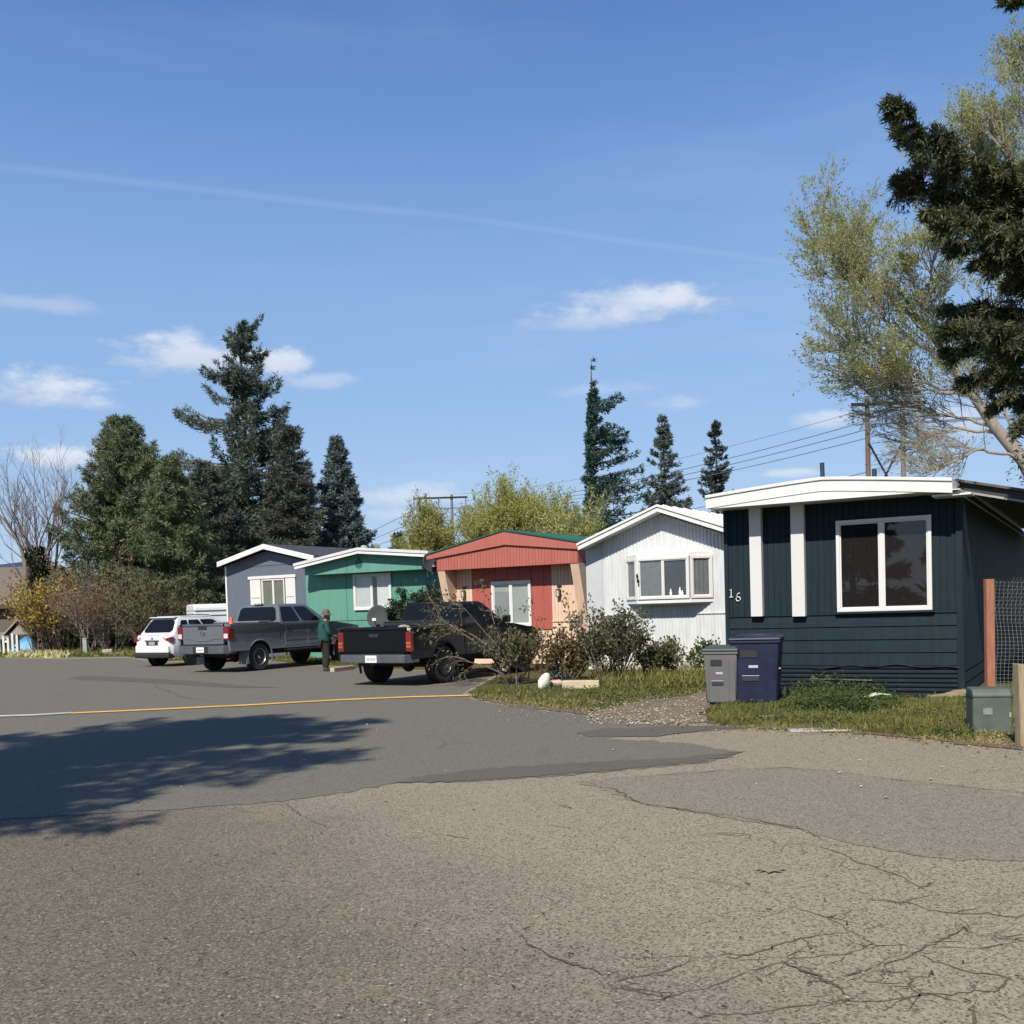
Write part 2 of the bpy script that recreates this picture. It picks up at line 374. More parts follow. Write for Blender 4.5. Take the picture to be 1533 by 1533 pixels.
# ================================================================== ground, asphalt, patches
def asphalt(name, c_lo, c_hi, speck=(.55, .5, .44), dark=(.03, .028, .026), grain=55.0, bump=.5, speckle=.5, lowamp=.5, tan=None):
    m = bpy.data.materials.new(name); t = nt(m); L = t.links.new
    out = N(t, 'ShaderNodeOutputMaterial'); b = N(t, 'ShaderNodeBsdfPrincipled', ins={'Roughness': .9, 'Specular IOR Level': .25}); L(b.outputs[0], out.inputs[0])
    tc = N(t, 'ShaderNodeTexCoord')
    big = N(t, 'ShaderNodeTexNoise', ins={'Scale': .55, 'Detail': 6.0, 'Roughness': .65}); L(tc.outputs['Object'], big.inputs['Vector'])
    mid = N(t, 'ShaderNodeTexNoise', ins={'Scale': 3.3, 'Detail': 6.0, 'Roughness': .7}); L(tc.outputs['Object'], mid.inputs['Vector'])
    s = N(t, 'ShaderNodeMath', operation='MULTIPLY_ADD', ins={1: lowamp}); L(mid.outputs[0], s.inputs[0])
    s2 = N(t, 'ShaderNodeMath', operation='MULTIPLY_ADD', ins={1: 1 - lowamp}); L(big.outputs[0], s2.inputs[0]); L(s2.outputs[0], s.inputs[2])
    mr = N(t, 'ShaderNodeMapRange', ins={'From Min': .33, 'From Max': .67}); L(s.outputs[0], mr.inputs[0])
    mx = N(t, 'ShaderNodeMix', data_type='RGBA'); mx.inputs['A'].default_value = c4(c_lo); mx.inputs['B'].default_value = c4(c_hi); L(mr.outputs[0], mx.inputs['Factor'])
    if tan:   # the newer, paler wear course lies right of a worn joint
        a_ = gp(425, 1202); b_ = gp(860, 1440); n_ = Vector((a_.y - b_.y, b_.x - a_.x, 0)).normalized()
        sepd = N(t, 'ShaderNodeVectorMath', operation='DOT_PRODUCT'); L(tc.outputs['Object'], sepd.inputs[0]); sepd.inputs[1].default_value = n_
        w1 = N(t, 'ShaderNodeTexNoise', ins={'Scale': .9, 'Detail': 5.0, 'Roughness': .6}); L(tc.outputs['Object'], w1.inputs['Vector'])
        ww = N(t, 'ShaderNodeMath', operation='MULTIPLY_ADD', ins={1: 2.2, 2: -1.1 - a_.dot(n_)}); L(w1.outputs[0], ww.inputs[0])
        wa = N(t, 'ShaderNodeMath', operation='ADD'); L(ww.outputs[0], wa.inputs[0]); L(sepd.outputs['Value'], wa.inputs[1])
        sm = N(t, 'ShaderNodeMapRange', interpolation_type='SMOOTHSTEP', ins={'From Min': -1.6, 'From Max': 1.5}); L(wa.outputs[0], sm.inputs[0])
        tm = N(t, 'ShaderNodeMix', data_type='RGBA'); tm.inputs['A'].default_value = c4(tan[0]); tm.inputs['B'].default_value = c4(tan[1]); L(mr.outputs[0], tm.inputs['Factor'])
        mz = N(t, 'ShaderNodeMix', data_type='RGBA'); L(sm.outputs[0], mz.inputs['Factor']); L(mx.outputs['Result'], mz.inputs['A']); L(tm.outputs['Result'], mz.inputs['B']); mx = mz
    vo = N(t, 'ShaderNodeTexVoronoi', ins={'Scale': grain, 'Randomness': 1.0}); L(tc.outputs['Object'], vo.inputs['Vector'])
    sp = N(t, 'ShaderNodeSeparateColor'); L(vo.outputs['Color'], sp.inputs[0])
    hi = N(t, 'ShaderNodeMapRange', ins={'From Min': .5, 'From Max': 1.0, 'To Max': speckle}); L(sp.outputs[0], hi.inputs[0])
    pw = N(t, 'ShaderNodeMath', operation='POWER', ins={1: 2.2}); L(hi.outputs[0], pw.inputs[0])
    m1 = N(t, 'ShaderNodeMix', data_type='RGBA'); m1.inputs['B'].default_value = c4(speck); L(pw.outputs[0], m1.inputs['Factor']); L(mx.outputs['Result'], m1.inputs['A'])
    lo = N(t, 'ShaderNodeMapRange', ins={'From Min': .5, 'From Max': .0, 'To Max': speckle * 1.25}); L(sp.outputs[1], lo.inputs[0])
    m2 = N(t, 'ShaderNodeMix', data_type='RGBA'); m2.inputs['B'].default_value = c4(dark); L(lo.outputs[0], m2.inputs['Factor']); L(m1.outputs['Result'], m2.inputs['A'])
    # hairline crazing where the old surface is tired
    wv = N(t, 'ShaderNodeTexNoise', ins={'Scale': 1.6, 'Detail': 5.0}); L(tc.outputs['Object'], wv.inputs['Vector'])
    vadd = N(t, 'ShaderNodeVectorMath', operation='MULTIPLY_ADD'); vadd.inputs[1].default_value = (.55, .55, 0); L(wv.outputs['Color'], vadd.inputs[0]); L(tc.outputs['Object'], vadd.inputs[2])
    cv = N(t, 'ShaderNodeTexVoronoi', feature='DISTANCE_TO_EDGE', ins={'Scale': .62}); L(vadd.outputs[0], cv.inputs['Vector'])
    cm = N(t, 'ShaderNodeMapRange', ins={'From Min': .022, 'From Max': .0, 'To Max': .34}); L(cv.outputs[0], cm.inputs[0])
    gate = N(t, 'ShaderNodeMapRange', ins={'From Min': .52, 'From Max': .64}); L(big.outputs[0], gate.inputs[0])
    cg = N(t, 'ShaderNodeMath', operation='MULTIPLY'); L(cm.outputs[0], cg.inputs[0]); L(gate.outputs[0], cg.inputs[1])
    m3 = N(t, 'ShaderNodeMix', data_type='RGBA'); m3.inputs['B'].default_value = (.05, .042, .034, 1); L(cg.outputs[0], m3.inputs['Factor']); L(m2.outputs['Result'], m3.inputs['A'])
    L(m3.outputs['Result'], b.inputs['Base Color'])
    fine = N(t, 'ShaderNodeTexNoise', ins={'Scale': grain * 1.6, 'Detail': 2.0}); L(tc.outputs['Object'], fine.inputs['Vector'])
    hsum = N(t, 'ShaderNodeMath', operation='ADD'); L(fine.outputs[0], hsum.inputs[0]); L(sp.outputs[2], hsum.inputs[1])
    bp = N(t, 'ShaderNodeBump', ins={'Strength': bump, 'Distance': .006}); L(hsum.outputs[0], bp.inputs['Height']); L(bp.outputs[0], b.inputs['Normal'])
    return m
M_OLD = asphalt('old tan asphalt', (.104, .087, .061), (.15, .127, .091), grain=90, bump=.6, speckle=.62, tan=((.218, .186, .124), (.296, .256, .174)))
M_MID = asphalt('grey asphalt', (.11, .103, .079), (.158, .149, .116), speck=(.36, .33, .29), grain=90, bump=.45, speckle=.48)
M_RIGHT = asphalt('grey worn asphalt', (.178, .157, .111), (.236, .208, .15), grain=90, bump=.5, speckle=.55)
M_DARK = asphalt('dark asphalt repair', (.084, .078, .062), (.117, .109, .088), speck=(.25, .24, .22), grain=95, bump=.45, speckle=.35)

def sheet(name, pts, z, m, jitter=.05, step=.35, kind='structure', seed=1):
    """irregular flat sheet on the ground through plan points"""
    rg = random.Random(seed); P = []
    n = len(pts)
    for i in range(n):
        a = Vector(pts[i][:2]); b = Vector(pts[(i + 1) % n][:2]); d = b - a; k = max(1, min(160, int(d.length / step)))
        nn = Vector((-d.y, d.x)).normalized() if d.length > 0 else Vector((0, 0))
        for j in range(k):
            q = a + d * (j / k)
            if j: q = q + nn * rg.gauss(0, jitter)
            P.append((q.x, q.y, z))
    bm = bmesh.new(); vs = [bm.verts.new(p) for p in P]; f = bm.faces.new(vs)
    if f.calc_area() and True: bm.normal_update()
    if f.normal.z < 0: f.normal_flip()
    bmesh.ops.triangulate(bm, faces=[f], ngon_method='EAR_CLIP')
    me = bpy.data.meshes.new(name); bm.to_mesh(me); bm.free(); me.materials.append(m)
    o = bpy.data.objects.new(name, me); link(o); o['kind'] = kind; return o

def soil_mat():
    m = bpy.data.materials.new('grassy soil'); t = nt(m); L = t.links.new
    out = N(t, 'ShaderNodeOutputMaterial'); b = N(t, 'ShaderNodeBsdfPrincipled', ins={'Roughness': .95, 'Specular IOR Level': .1}); L(b.outputs[0], out.inputs[0])
    tc = N(t, 'ShaderNodeTexCoord')
    a = N(t, 'ShaderNodeTexNoise', ins={'Scale': 1.2, 'Detail': 8.0, 'Roughness': .7}); L(tc.outputs['Object'], a.inputs['Vector'])
    cr = N(t, 'ShaderNodeValToRGB'); L(a.outputs[0], cr.inputs[0]); e = cr.color_ramp.elements
    e[0].position = .3; e[0].color = (.085, .065, .04, 1); e[1].position = .7; e[1].color = (.05, .075, .018, 1)
    x = e.new(.5); x.color = (.1, .1, .04, 1)
    L(cr.outputs[0], b.inputs['Base Color'])
    f = N(t, 'ShaderNodeTexNoise', ins={'Scale': 60.0, 'Detail': 3.0}); L(tc.outputs['Object'], f.inputs['Vector'])
    bp = N(t, 'ShaderNodeBump', ins={'Strength': .8, 'Distance': .03}); L(f.outputs[0], bp.inputs['Height']); L(bp.outputs[0], b.inputs['Normal'])
    return m
M_SOIL = soil_mat()
g = MB(); g.quad((-4000, -300, -.004), (4000, -300, -.004), (4000, 6000, -.004), (-4000, 6000, -.004)); o = g.build('ground', M_SOIL); o['kind'] = 'structure'

def G(*pp): return [gp(x, y).to_2d() for x, y in pp]
edge_px = [(1640, 1128), (1533, 1119), (1450, 1112), (1383, 1103), (1300, 1096), (1230, 1092), (1165, 1088), (1110, 1086), (1060, 1082), (1010, 1083), (940, 1078), (880, 1069), (820, 1062), (760, 1055), (712, 1046), (700, 1036)]
edge = G(*edge_px)
road = [Vector((40, -12)), Vector((40, edge[0].y)), *edge]
# carriageway beyond the trucks
rest = [Vector((-.2, 25.5)), Vector((-3.2, 28.6)), Vector((-7.0, 33.5)), Vector((-9.2, 37.5)), gp(245, 990).to_2d(), gp(190, 983).to_2d(), gp(90, 984.5).to_2d(), gp(0, 984).to_2d(), gp(-120, 985).to_2d(), Vector((-60, 36)), Vector((-60, -12))]
sheet('old_asphalt', road + rest, .0, M_OLD, .03, .4, seed=2)

mid_lo = [(-160, 1240), (0, 1228), (200, 1215), (425, 1200), (600, 1172), (700, 1171), (870, 1159), (1060, 1142), (1112, 1127), (1030, 1113), (900, 1106), (1000, 1098), (1120, 1091)]
mid = G(*mid_lo) + G((1060, 1087), (1010, 1086), (940, 1081), (880, 1072), (820, 1065), (760, 1057), (712, 1049), (690, 1039)) + [Vector((-.4, 25.4)), Vector((-3.3, 28.5)), Vector((-7.1, 33.3)), Vector((-9.3, 37.2)), gp(240, 992).to_2d(), gp(190, 985).to_2d(), gp(90, 986.5).to_2d(), gp(0, 986).to_2d(), gp(-120, 987).to_2d(), Vector((-58, 36)), Vector((-58, 20))]
sheet('grey_asphalt', mid, .004, M_MID, .03, .1, seed=3)
sheet('worn_asphalt', G((865, 1171), (1000, 1158), (1169, 1147), (1350, 1168), (1700, 1215), (1700, 1330), (1533, 1290), (1380, 1283), (1270, 1262), (1195, 1241), (1068, 1221), (966, 1204)), .004, M_RIGHT, .022, .07, seed=4)
sheet('asphalt_repair', G((590, 1172), (700, 1170), (870, 1158), (1055, 1141), (1118, 1125), (1060, 1130), (1010, 1136), (900, 1141), (760, 1148), (680, 1157), (640, 1161)), .008, M_DARK, .03, .08, seed=5)
sheet('asphalt_repair', G((862, 1098), (905, 1091), (1060, 1087), (1150, 1084), (1168, 1087), (1060, 1093), (1010, 1099), (985, 1103), (880, 1104)), .008, M_DARK, .03, .2, seed=6)
sheet('asphalt_repair', G((120, 1012), (250, 1017), (330, 1024), (420, 1030), (330, 1029), (200, 1021), (100, 1017)), .008, M_DARK, .05, .4, seed=8)
# gravelly driveway between the white and the dark home
M_GRAVEL = mat('gravel soil', (.19, .155, .115), .95, var=.45, scale=9, bump=.9, bscale=50, spec=.1, dirt=(.09, .075, .04), dirt_amt=.7, dscale=1.2)
sheet('gravel_driveway', G((880, 1068), (930, 1056), (1000, 1046), (1056, 1036), (1075, 1010)) + [Vector((5.2, 25)), Vector((6.4, 24)), Vector((4.6, 18.8))] + G((1062, 1062), (1045, 1068), (1062, 1081), (1010, 1084), (940, 1079)), .008, M_GRAVEL, .06, .2, seed=7)

# cracks
M_CRACK = mat('brown crack line', (.115, .096, .071), .95, var=.3, scale=30, spec=.1)  # brown colour of the strips drawn along the cracks
cr_px = [
 [(1032, 1248), (1108, 1250), (1173, 1265), (1234, 1265)], [(1225, 1268), (1279, 1296), (1360, 1321), (1385, 1334)],
 [(1310, 1268), (1405, 1245), (1533, 1220), (1620, 1196)], [(1284, 1334), (1315, 1346), (1360, 1351), (1451, 1376), (1491, 1371), (1533, 1374), (1600, 1372)],
 [(1451, 1376), (1410, 1399), (1375, 1424), (1320, 1447), (1330, 1462)], [(1173, 1354), (1224, 1371), (1284, 1394), (1300, 1417), (1264, 1429), (1204, 1440), (1143, 1434)],
 [(1284, 1396), (1214, 1404), (1123, 1432), (1073, 1432)], [(1375, 1432), (1415, 1447), (1491, 1462), (1466, 1482), (1385, 1490), (1305, 1497), (1214, 1498), (1113, 1505), (1042, 1523)],
 [(1355, 1462), (1370, 1487), (1360, 1513)], [(1461, 1508), (1446, 1528), (1450, 1560)], [(1385, 1420), (1491, 1422), (1533, 1409), (1600, 1390)],
 [(962, 1437), (1042, 1432)], [(911, 1477), (960, 1462), (1027, 1442)], [(910, 1466), (930, 1478), (980, 1490)], [(1204, 1441), (1150, 1452), (1090, 1468), (1030, 1484), (970, 1500)],
 [(865, 1170), (1000, 1158), (1169, 1147), (1300, 1162), (1420, 1176), (1533, 1189), (1640, 1205)], [(865, 1170), (966, 1204), (1068, 1221), (1195, 1240), (1240, 1262)],
 [(425, 1202), (440, 1216), (470, 1232), (490, 1242)], [(820, 1236), (850, 1238), (880, 1246)], [(640, 1246), (680, 1250), (705, 1256)],
 [(1010, 1312), (1060, 1322), (1130, 1332)], [(560, 1262), (640, 1252)], [(830, 1206), (860, 1212)], [(1533, 1150), (1440, 1158), (1380, 1162)],
 [(380, 1400), (420, 1388), (440, 1378)], [(160, 1376), (200, 1366)], [(760, 1388), (800, 1408), (850, 1432), (900, 1462)],
 [(560, 1098), (620, 1103), (760, 1094), (860, 1098)], [(1290, 1500), (1230, 1470), (1170, 1440)], [(1320, 1448), (1280, 1462), (1240, 1464)], [(1430, 1382), (1470, 1402), (1520, 1412)],
 [(60, 1050), (180, 1040), (300, 1046)], [(230, 1024), (280, 1046), (330, 1052)]]
rr_ = random.Random(21); n_main = len(cr_px)
for k_ in range(150):       # finer side cracks growing off the main ones
    src = cr_px[rr_.choice([i for i in range(15)] + [28, 29, 30])]; j = rr_.randrange(len(src) - 1); f_ = rr_.random()
    x = src[j][0] + (src[j + 1][0] - src[j][0]) * f_; y = src[j][1] + (src[j + 1][1] - src[j][1]) * f_; a = rr_.uniform(0, 2 * PI); ln_ = rr_.uniform(15, 90); pl = [(x, y)]
    for q in range(4): a += rr_.gauss(0, .55); x += ln_ / 4 * math.cos(a); y += ln_ / 4 * math.sin(a) * .33; pl.append((x, y))
    cr_px.append(pl)
Vs = []; Fs = []; off = 0; rg = np.random.default_rng(3)
for ci, pl in enumerate(cr_px):
    P = np.array([gp(x, y).to_2d() for x, y in pl]); 
    seg = np.linalg.norm(np.diff(P, axis=0), axis=1); s = np.concatenate([[0], np.cumsum(seg)]); n = max(6, int(s[-1] / .035))
    tt = np.linspace(0, s[-1], n); Q = np.stack([np.interp(tt, s, P[:, k]) for k in (0, 1)], 1)
    walk = np.cumsum(rg.normal(size=(n, 2)) * .012, 0); walk -= np.linspace(0, 1, n)[:, None] * walk[-1]; Q += walk + rg.normal(size=(n, 2)) * .004
    T = unit(np.gradient(Q, axis=0)); Nn = np.stack([-T[:, 1], T[:, 0]], 1)
    wd = (.0022 + .0042 * rg.random()) * (1 if ci < n_main else .5) * (.4 + 1.3 * np.abs(np.sin(np.cumsum(rg.normal(size=n) * .35)))) * np.sin(np.linspace(.06, PI - .06, n)) ** .4
    z = np.full((n, 1), .003 if (0 < ci < 15 or 16 < ci < 20 or ci >= n_main) else .0095)
    A = np.hstack([Q + Nn * wd[:, None], z]); B = np.hstack([Q - Nn * wd[:, None] * rg.uniform(.5, 1.2, (n, 1)), z])
    V = np.empty((2 * n, 3)); V[0::2] = A; V[1::2] = B; i = np.arange(n - 1) * 2
    Vs.append(V); Fs.append(np.stack([i, i + 1, i + 3, i + 2], 1) + off); off += 2 * n
o = np_mesh('asphalt_crack', np.concatenate(Vs), [np.concatenate(Fs)], M_CRACK); o['kind'] = 'structure'
# loose specks, chips and twigs on the lot
M_PEB = mat('pale pebble', (.33, .29, .24), .9, var=.6, scale=3)
pb = MB()
for i in range(900):
    if i < 560: px, py = random.uniform(880, 1060), random.uniform(1044, 1086)
    elif i < 640: px, py = random.uniform(0, 1533), random.uniform(1060, 1200)
    elif i < 720: px, py = random.uniform(730, 1000), random.uniform(1052, 1082)
    else: px, py = random.uniform(0, 1533), random.uniform(1200, 1533)
    p = gp(px, py); s = random.uniform(.005, .017) * (1.25 if 880 < px < 1070 and py < 1090 else (.45 if py > 1200 else 1))
    pb.ball((p.x, p.y, .012 + s * .3), (s, s * random.uniform(.6, 1.2), s * .6), 6, 4)
tag(pb.build('pebbles', M_PEB, smooth=60), kind='stuff')
M_TWIG = mat('dark chip', (.03, .025, .02), .9)
tw = MB()
for i in range(60):
    p = gp(random.uniform(0, 1533), random.uniform(1200, 1530)); a = random.uniform(0, PI); l = random.uniform(.01, .035)
    tw.tube([(p.x, p.y, .012), (p.x + l * math.cos(a), p.y + l * math.sin(a), .016)], .0035, 4)
tag(tw.build('litter', M_TWIG), kind='stuff')
# faint yellow paint blot
sheet('paint_blot', G((1128, 1304), (1140, 1302), (1146, 1305), (1152, 1300), (1158, 1303), (1180, 1303), (1166, 1306), (1174, 1308), (1158, 1307), (1150, 1310), (1146, 1306), (1136, 1308), (1140, 1305)), .0125, mat('faded yellow paint', (.24, .205, .11), .9, var=.5, scale=60), .012, .06, seed=12)

# hills far left and behind
hp = MB(); HN = 60; top = []
for i in range(HN + 1):
    px = -900 + i * 60; Yh = 3200
    hgt = 14 + 26 * math.sin(i * .21) + 8 * math.sin(i * .63 + 1)
    if px < 160: hgt += 205 * math.exp(-((px + 70) / 150.0) ** 2)
    p = foot(px, Yh); top.append((p.x, Yh + 500, max(6, hgt)))
vs = []; fs = []
for (x, y, z) in top: vs += [(x, y - 900, -1), (x, y - 350, z * .62 + 3 * math.sin(x)), (x, y, z), (x, y + 600, -1)]
for i in range(HN):
    for k in range(3): a = i * 4 + k; fs.append((a, a + 4, a + 5, a + 1))
hp.add(vs, fs); o = hp.build('hills', mat('haze blue forest', (.055, .085, .13), .95, var=.3, scale=.01, spec=.05), smooth=80); o['kind'] = 'structure'  # blue of the distant air haze is put into the forest colour

# ---------------------------------------------------------------- grass
def in_poly(P, poly):
    x, y = P[:, 0], P[:, 1]; ins = np.zeros(len(P), bool); n = len(poly)
    for i in range(n):
        x1, y1 = poly[i]; x2, y2 = poly[(i + 1) % n]
        c = ((y1 > y) != (y2 > y)) & (x < (x2 - x1) * (y - y1) / (y2 - y1 + 1e-12) + x1); ins ^= c
    return ins
def grass(name, poly, dens, hl, m, wid=.008, seed=1, lean=.5, clump=None):
    rg = np.random.default_rng(seed); poly = np.array([tuple(p[:2]) for p in poly])
    lo, hi = poly.min(0), poly.max(0); n = int(np.prod(hi - lo) * dens)
    P = rg.random((n, 2)) * (hi - lo) + lo; P = P[in_poly(P, poly)]
    # patchiness
    k = np.sin(P[:, 0] * 2.1 + seed) * np.sin(P[:, 1] * 1.7 + 2 * seed) + .6 * np.sin(P[:, 0] * 5.3) * np.sin(P[:, 1] * 4.7)
    keep = rg.random(len(P)) < (.55 + .4 * k); P = P[keep]; k = k[keep]; n = len(P)
    h = rg.uniform(hl[0], hl[1], n) * (1 + .35 * k)
    D = np.stack([rg.normal(size=n) * lean, rg.normal(size=n) * lean, np.ones(n)], 1)
    V, F = cards(np.hstack([P, np.zeros((n, 1))]), D, h, wid * rg.uniform(.7, 1.6, n), rg, .3)
    o = np_mesh(name, V, [F], m); o['kind'] = 'stuff'; return o
M_GRASS = leafmat('spring grass', [(.05, .062, .014), (.12, .14, .028), (.2, .2, .055), (.34, .28, .12)], .3, nscale=1.0)
M_DRY = leafmat('straw', [(.2, .14, .05), (.36, .27, .1), (.5, .4, .2)], .2)
M_WEED = leafmat('weed leaves', [(.035, .055, .018), (.07, .105, .03), (.12, .155, .05)], .35)
dk = G((1056, 1068), (1075, 1086), (1160, 1089), (1230, 1093), (1300, 1097), (1383, 1105), (1460, 1113)) + G((1462, 1060), (1440, 1048)) + [gp(1190, 1042).to_2d(), gp(1100, 1052).to_2d()]
grass('grass', dk, 3000, (.05, .13), M_GRASS, .009, 1, .55)
grass('dry_grass', G((1376, 1104), (1400, 1100), (1465, 1094), (1620, 1098), (1620, 1126), (1533, 1119), (1450, 1113)), 3200, (.03, .07), M_DRY, .008, 2, 1.6)
grass('dry_grass', G((1262, 1092), (1383, 1101), (1450, 1106), (1455, 1070), (1400, 1060), (1330, 1060)), 600, (.03, .1), M_DRY, .008, 12, 1.0)
grass('grass', G((1395, 1100), (1450, 1100), (1640, 1105), (1640, 1035), (1440, 1040)), 1400, (.04, .12), M_GRASS, .01, 8, .7)
fr = G((705, 1044), (760, 1054), (820, 1060), (880, 1067), (930, 1056), (1000, 1046), (1056, 1036), (1062, 1012), (1050, 1004), (890, 1012), (860, 1022), (800, 1030), (740, 1032))
grass('grass', fr, 1000, (.04, .12), M_GRASS, .011, 3, .75)
grass('dry_grass', G((705, 1043), (760, 1053), (820, 1059), (880, 1065), (900, 1050), (800, 1038), (740, 1034)), 650, (.04, .1), M_DRY, .012, 4, .9)
grass('grass', [Vector((-60, 49)), gp(-120, 985).to_2d(), gp(0, 984).to_2d(), gp(90, 984).to_2d(), gp(190, 983).to_2d(), gp(245, 990).to_2d(), Vector((-11, 44)), Vector((-12, 62)), Vector((-60, 62))], 70, (.08, .25), M_GRASS, .04, 5, .6)
grass('grass', [Vector((-3.4, 29.5)), Vector((-.5, 27)), Vector((-1.0, 27.4)), Vector((-3.6, 32)), Vector((-7, 36)), Vector((-9, 44)), Vector((-9.6, 40)), Vector((-7.2, 34.2))], 500, (.05, .2), M_GRASS, .015, 6, .6)

grass('dry_grass', G((712, 1046), (760, 1056), (820, 1063), (880, 1071), (940, 1080), (1010, 1086), (1010, 1076), (940, 1066), (880, 1060), (760, 1048)), 130, (.02, .07), M_DRY, .01, 21, 1.4)
grass('dry_grass', G((1056, 1074), (1075, 1092), (1160, 1096), (1230, 1100), (1300, 1104), (1383, 1112), (1460, 1120), (1460, 1106), (1383, 1097), (1230, 1087), (1100, 1080)), 260, (.02, .08), M_DRY, .009, 22, 1.4)
grass('grass', G((1050, 1070), (1075, 1094), (1160, 1098), (1230, 1101), (1300, 1105), (1383, 1113), (1383, 1097), (1230, 1087), (1090, 1078)), 220, (.03, .1), M_GRASS, .009, 23, .9)
M_EDGE = mat('bare soil edge', (.15, .12, .085), .95, var=.4, scale=12, bump=.8, bscale=60, spec=.1)
sheet('soil_edge', G((708, 1046), (760, 1057), (820, 1064), (880, 1071), (900, 1066), (860, 1062), (800, 1054), (740, 1046)), .009, M_EDGE, .05, .15, seed=31)
sheet('soil_edge', G((1058, 1084), (1110, 1089), (1165, 1093), (1230, 1096), (1300, 1100), (1383, 1107), (1450, 1116), (1533, 1124), (1533, 1113), (1450, 1104), (1383, 1097), (1300, 1090), (1165, 1083), (1075, 1078)), .009, M_EDGE, .05, .12, seed=32)

# clover and small broad leaves low in the turf
def clover(poly, n, seed):
    rg = np.random.default_rng(seed); poly = np.array([tuple(p[:2]) for p in poly]); lo, hi = poly.min(0), poly.max(0)
    c = rg.random((n // 14, 2)) * (hi - lo) + lo; P = (c[rg.integers(0, len(c), n)] + rg.normal(size=(n, 2)) * .13); P = P[in_poly(P, poly)]; m = len(P)
    V, F = cards(np.hstack([P, rg.uniform(.01, .09, (m, 1))]), np.hstack([rg.normal(size=(m, 2)), rg.uniform(-.1, .6, (m, 1))]), rg.uniform(.025, .06, m), rg.uniform(.02, .035, m), rg)
    o = np_mesh('clover', V, [F], M_WEED); o['kind'] = 'stuff'
clover(dk, 9000, 41); clover(fr, 9000, 42)

# dead leaves and bits along the verge
n_ = 700; pxs = np.concatenate([RNG.uniform(700, 1060, n_ // 2), RNG.uniform(1050, 1533, n_ // 2)])
ed = np.interp(pxs, [700, 760, 820, 880, 940, 1010, 1060, 1165, 1230, 1300, 1383, 1450, 1533], [1040, 1055, 1062, 1069, 1078, 1083, 1082, 1086, 1092, 1096, 1103, 1112, 1119]) + RNG.normal(size=n_) * 7
P = np.array([list(gp(x, y, .013)) for x, y in zip(pxs, ed)])
V, F = cards(P, np.hstack([RNG.normal(size=(n_, 2)), RNG.uniform(0, .25, (n_, 1))]), RNG.uniform(.02, .06, n_), RNG.uniform(.012, .03, n_)); o = np_mesh('dead_leaves', V, [F], leafmat('dead leaf litter', [(.1, .06, .03), (.2, .13, .06), (.34, .26, .15)], .1)); o['kind'] = 'stuff'
# ================================================================== mobile homes
class Fac:
    """facade frame: u to the right along the front, v back into the house, z up"""
    def __init__(s, px, Y, yawdeg):
        s.yaw = math.radians(yawdeg); s.O = foot(px, Y)
        s.U = Vector((math.cos(s.yaw), -math.sin(s.yaw), 0)); s.V = Vector((math.sin(s.yaw), math.cos(s.yaw), 0))
    def uz(s, px, py, v=0.0):
        d = ray(px, py); P0 = s.O + s.V * v
        tt = (P0 - CAM).dot(s.V) / d.dot(s.V); p = CAM + d * tt
        return ((p - s.O).dot(s.U), p.z)
    def u(s, px, py, v=0.0): return s.uz(px, py, v)[0]
    def z(s, px, py, v=0.0): return s.uz(px, py, v)[1]
    def world(s, u, v, z): return s.O + s.U * u + s.V * v + Vector((0, 0, z))

def corr(mb, a0, a1, zlo, zhi, prof, pitch, mp, thick=.02, phase=0.0):
    """ribbed sheet: prof = list of (fraction of pitch, depth); zlo/zhi numbers or functions of a; mp maps (a,depth,z) to xyz"""
    zl = zlo if callable(zlo) else (lambda a: zlo); zh = zhi if callable(zhi) else (lambda a: zhi)
    A = [(a0, 0.0)]; k = math.floor(a0 / pitch) - 1
    brk = []
    while (k * pitch) < a1 + pitch:
        for fr, d in prof:
            a = (k + fr) * pitch + phase
            if a0 + 1e-4 < a < a1 - 1e-4: A.append((a, d))
        k += 1
    A.append((a1, 0.0)); A.sort(key=lambda q: q[0])
    vs = []; fs = []
    for a, d in A: vs += [mp(a, d, zl(a)), mp(a, d, zh(a))]
    for i in range(len(A) - 1): fs.append((2 * i, 2 * i + 2, 2 * i + 3, 2 * i + 1))
    mb.add(vs, fs); return mb
RIB = [(0, 0), (.2, -.014), (.5, -.014), (.7, 0)]
GROOVE = [(0, 0), (.02, .012), (.1, .012), (.12, 0)]
front = lambda a, d, z: (a, d, z)

def lap(mb, u0, u1, z0, z1, course, out=.018, v=0.0):
    n = max(1, round((z1 - z0) / course)); c = (z1 - z0) / n
    for i in range(n):
        a = z0 + i * c; b = a + c
        mb.add([(u0, v - out, a), (u1, v - out, a), (u1, v - .004, b), (u0, v - .004, b), (u0, v + .01, a), (u1, v + .01, a), (u0, v + .01, b), (u1, v + .01, b)],
               [(0, 1, 2, 3), (4, 5, 1, 0), (0, 3, 6, 4), (1, 5, 7, 2), (3, 2, 7, 6)])
    return mb

def chevron(zs, us, th):
    return [(us[0], zs[0]), (us[1], zs[1]), (us[2], zs[2]), (us[2], zs[2] + th), (us[1], zs[1] + th), (us[0], zs[0] + th)]

M_GLASS = glassmat('window glass'); M_GLASSD = glassmat('dark window glass', (.45, .47, .48), 1.1)
M_WFRAME = mat('white vinyl frame', (.66, .66, .64), .4, var=.05, scale=3, dirt=(.5, .46, .38), dirt_amt=.35)
M_ROOMDARK = mat('painted dark room', (.02, .02, .022), .9)  # backing colour carries the darkness of an unlit room
M_SHADE = mat('grey window blind', (.24, .25, .24), .8, var=.08, scale=4)
M_CURT = mat('white lace curtain', (.66, .65, .62), .9, var=.1, scale=8)

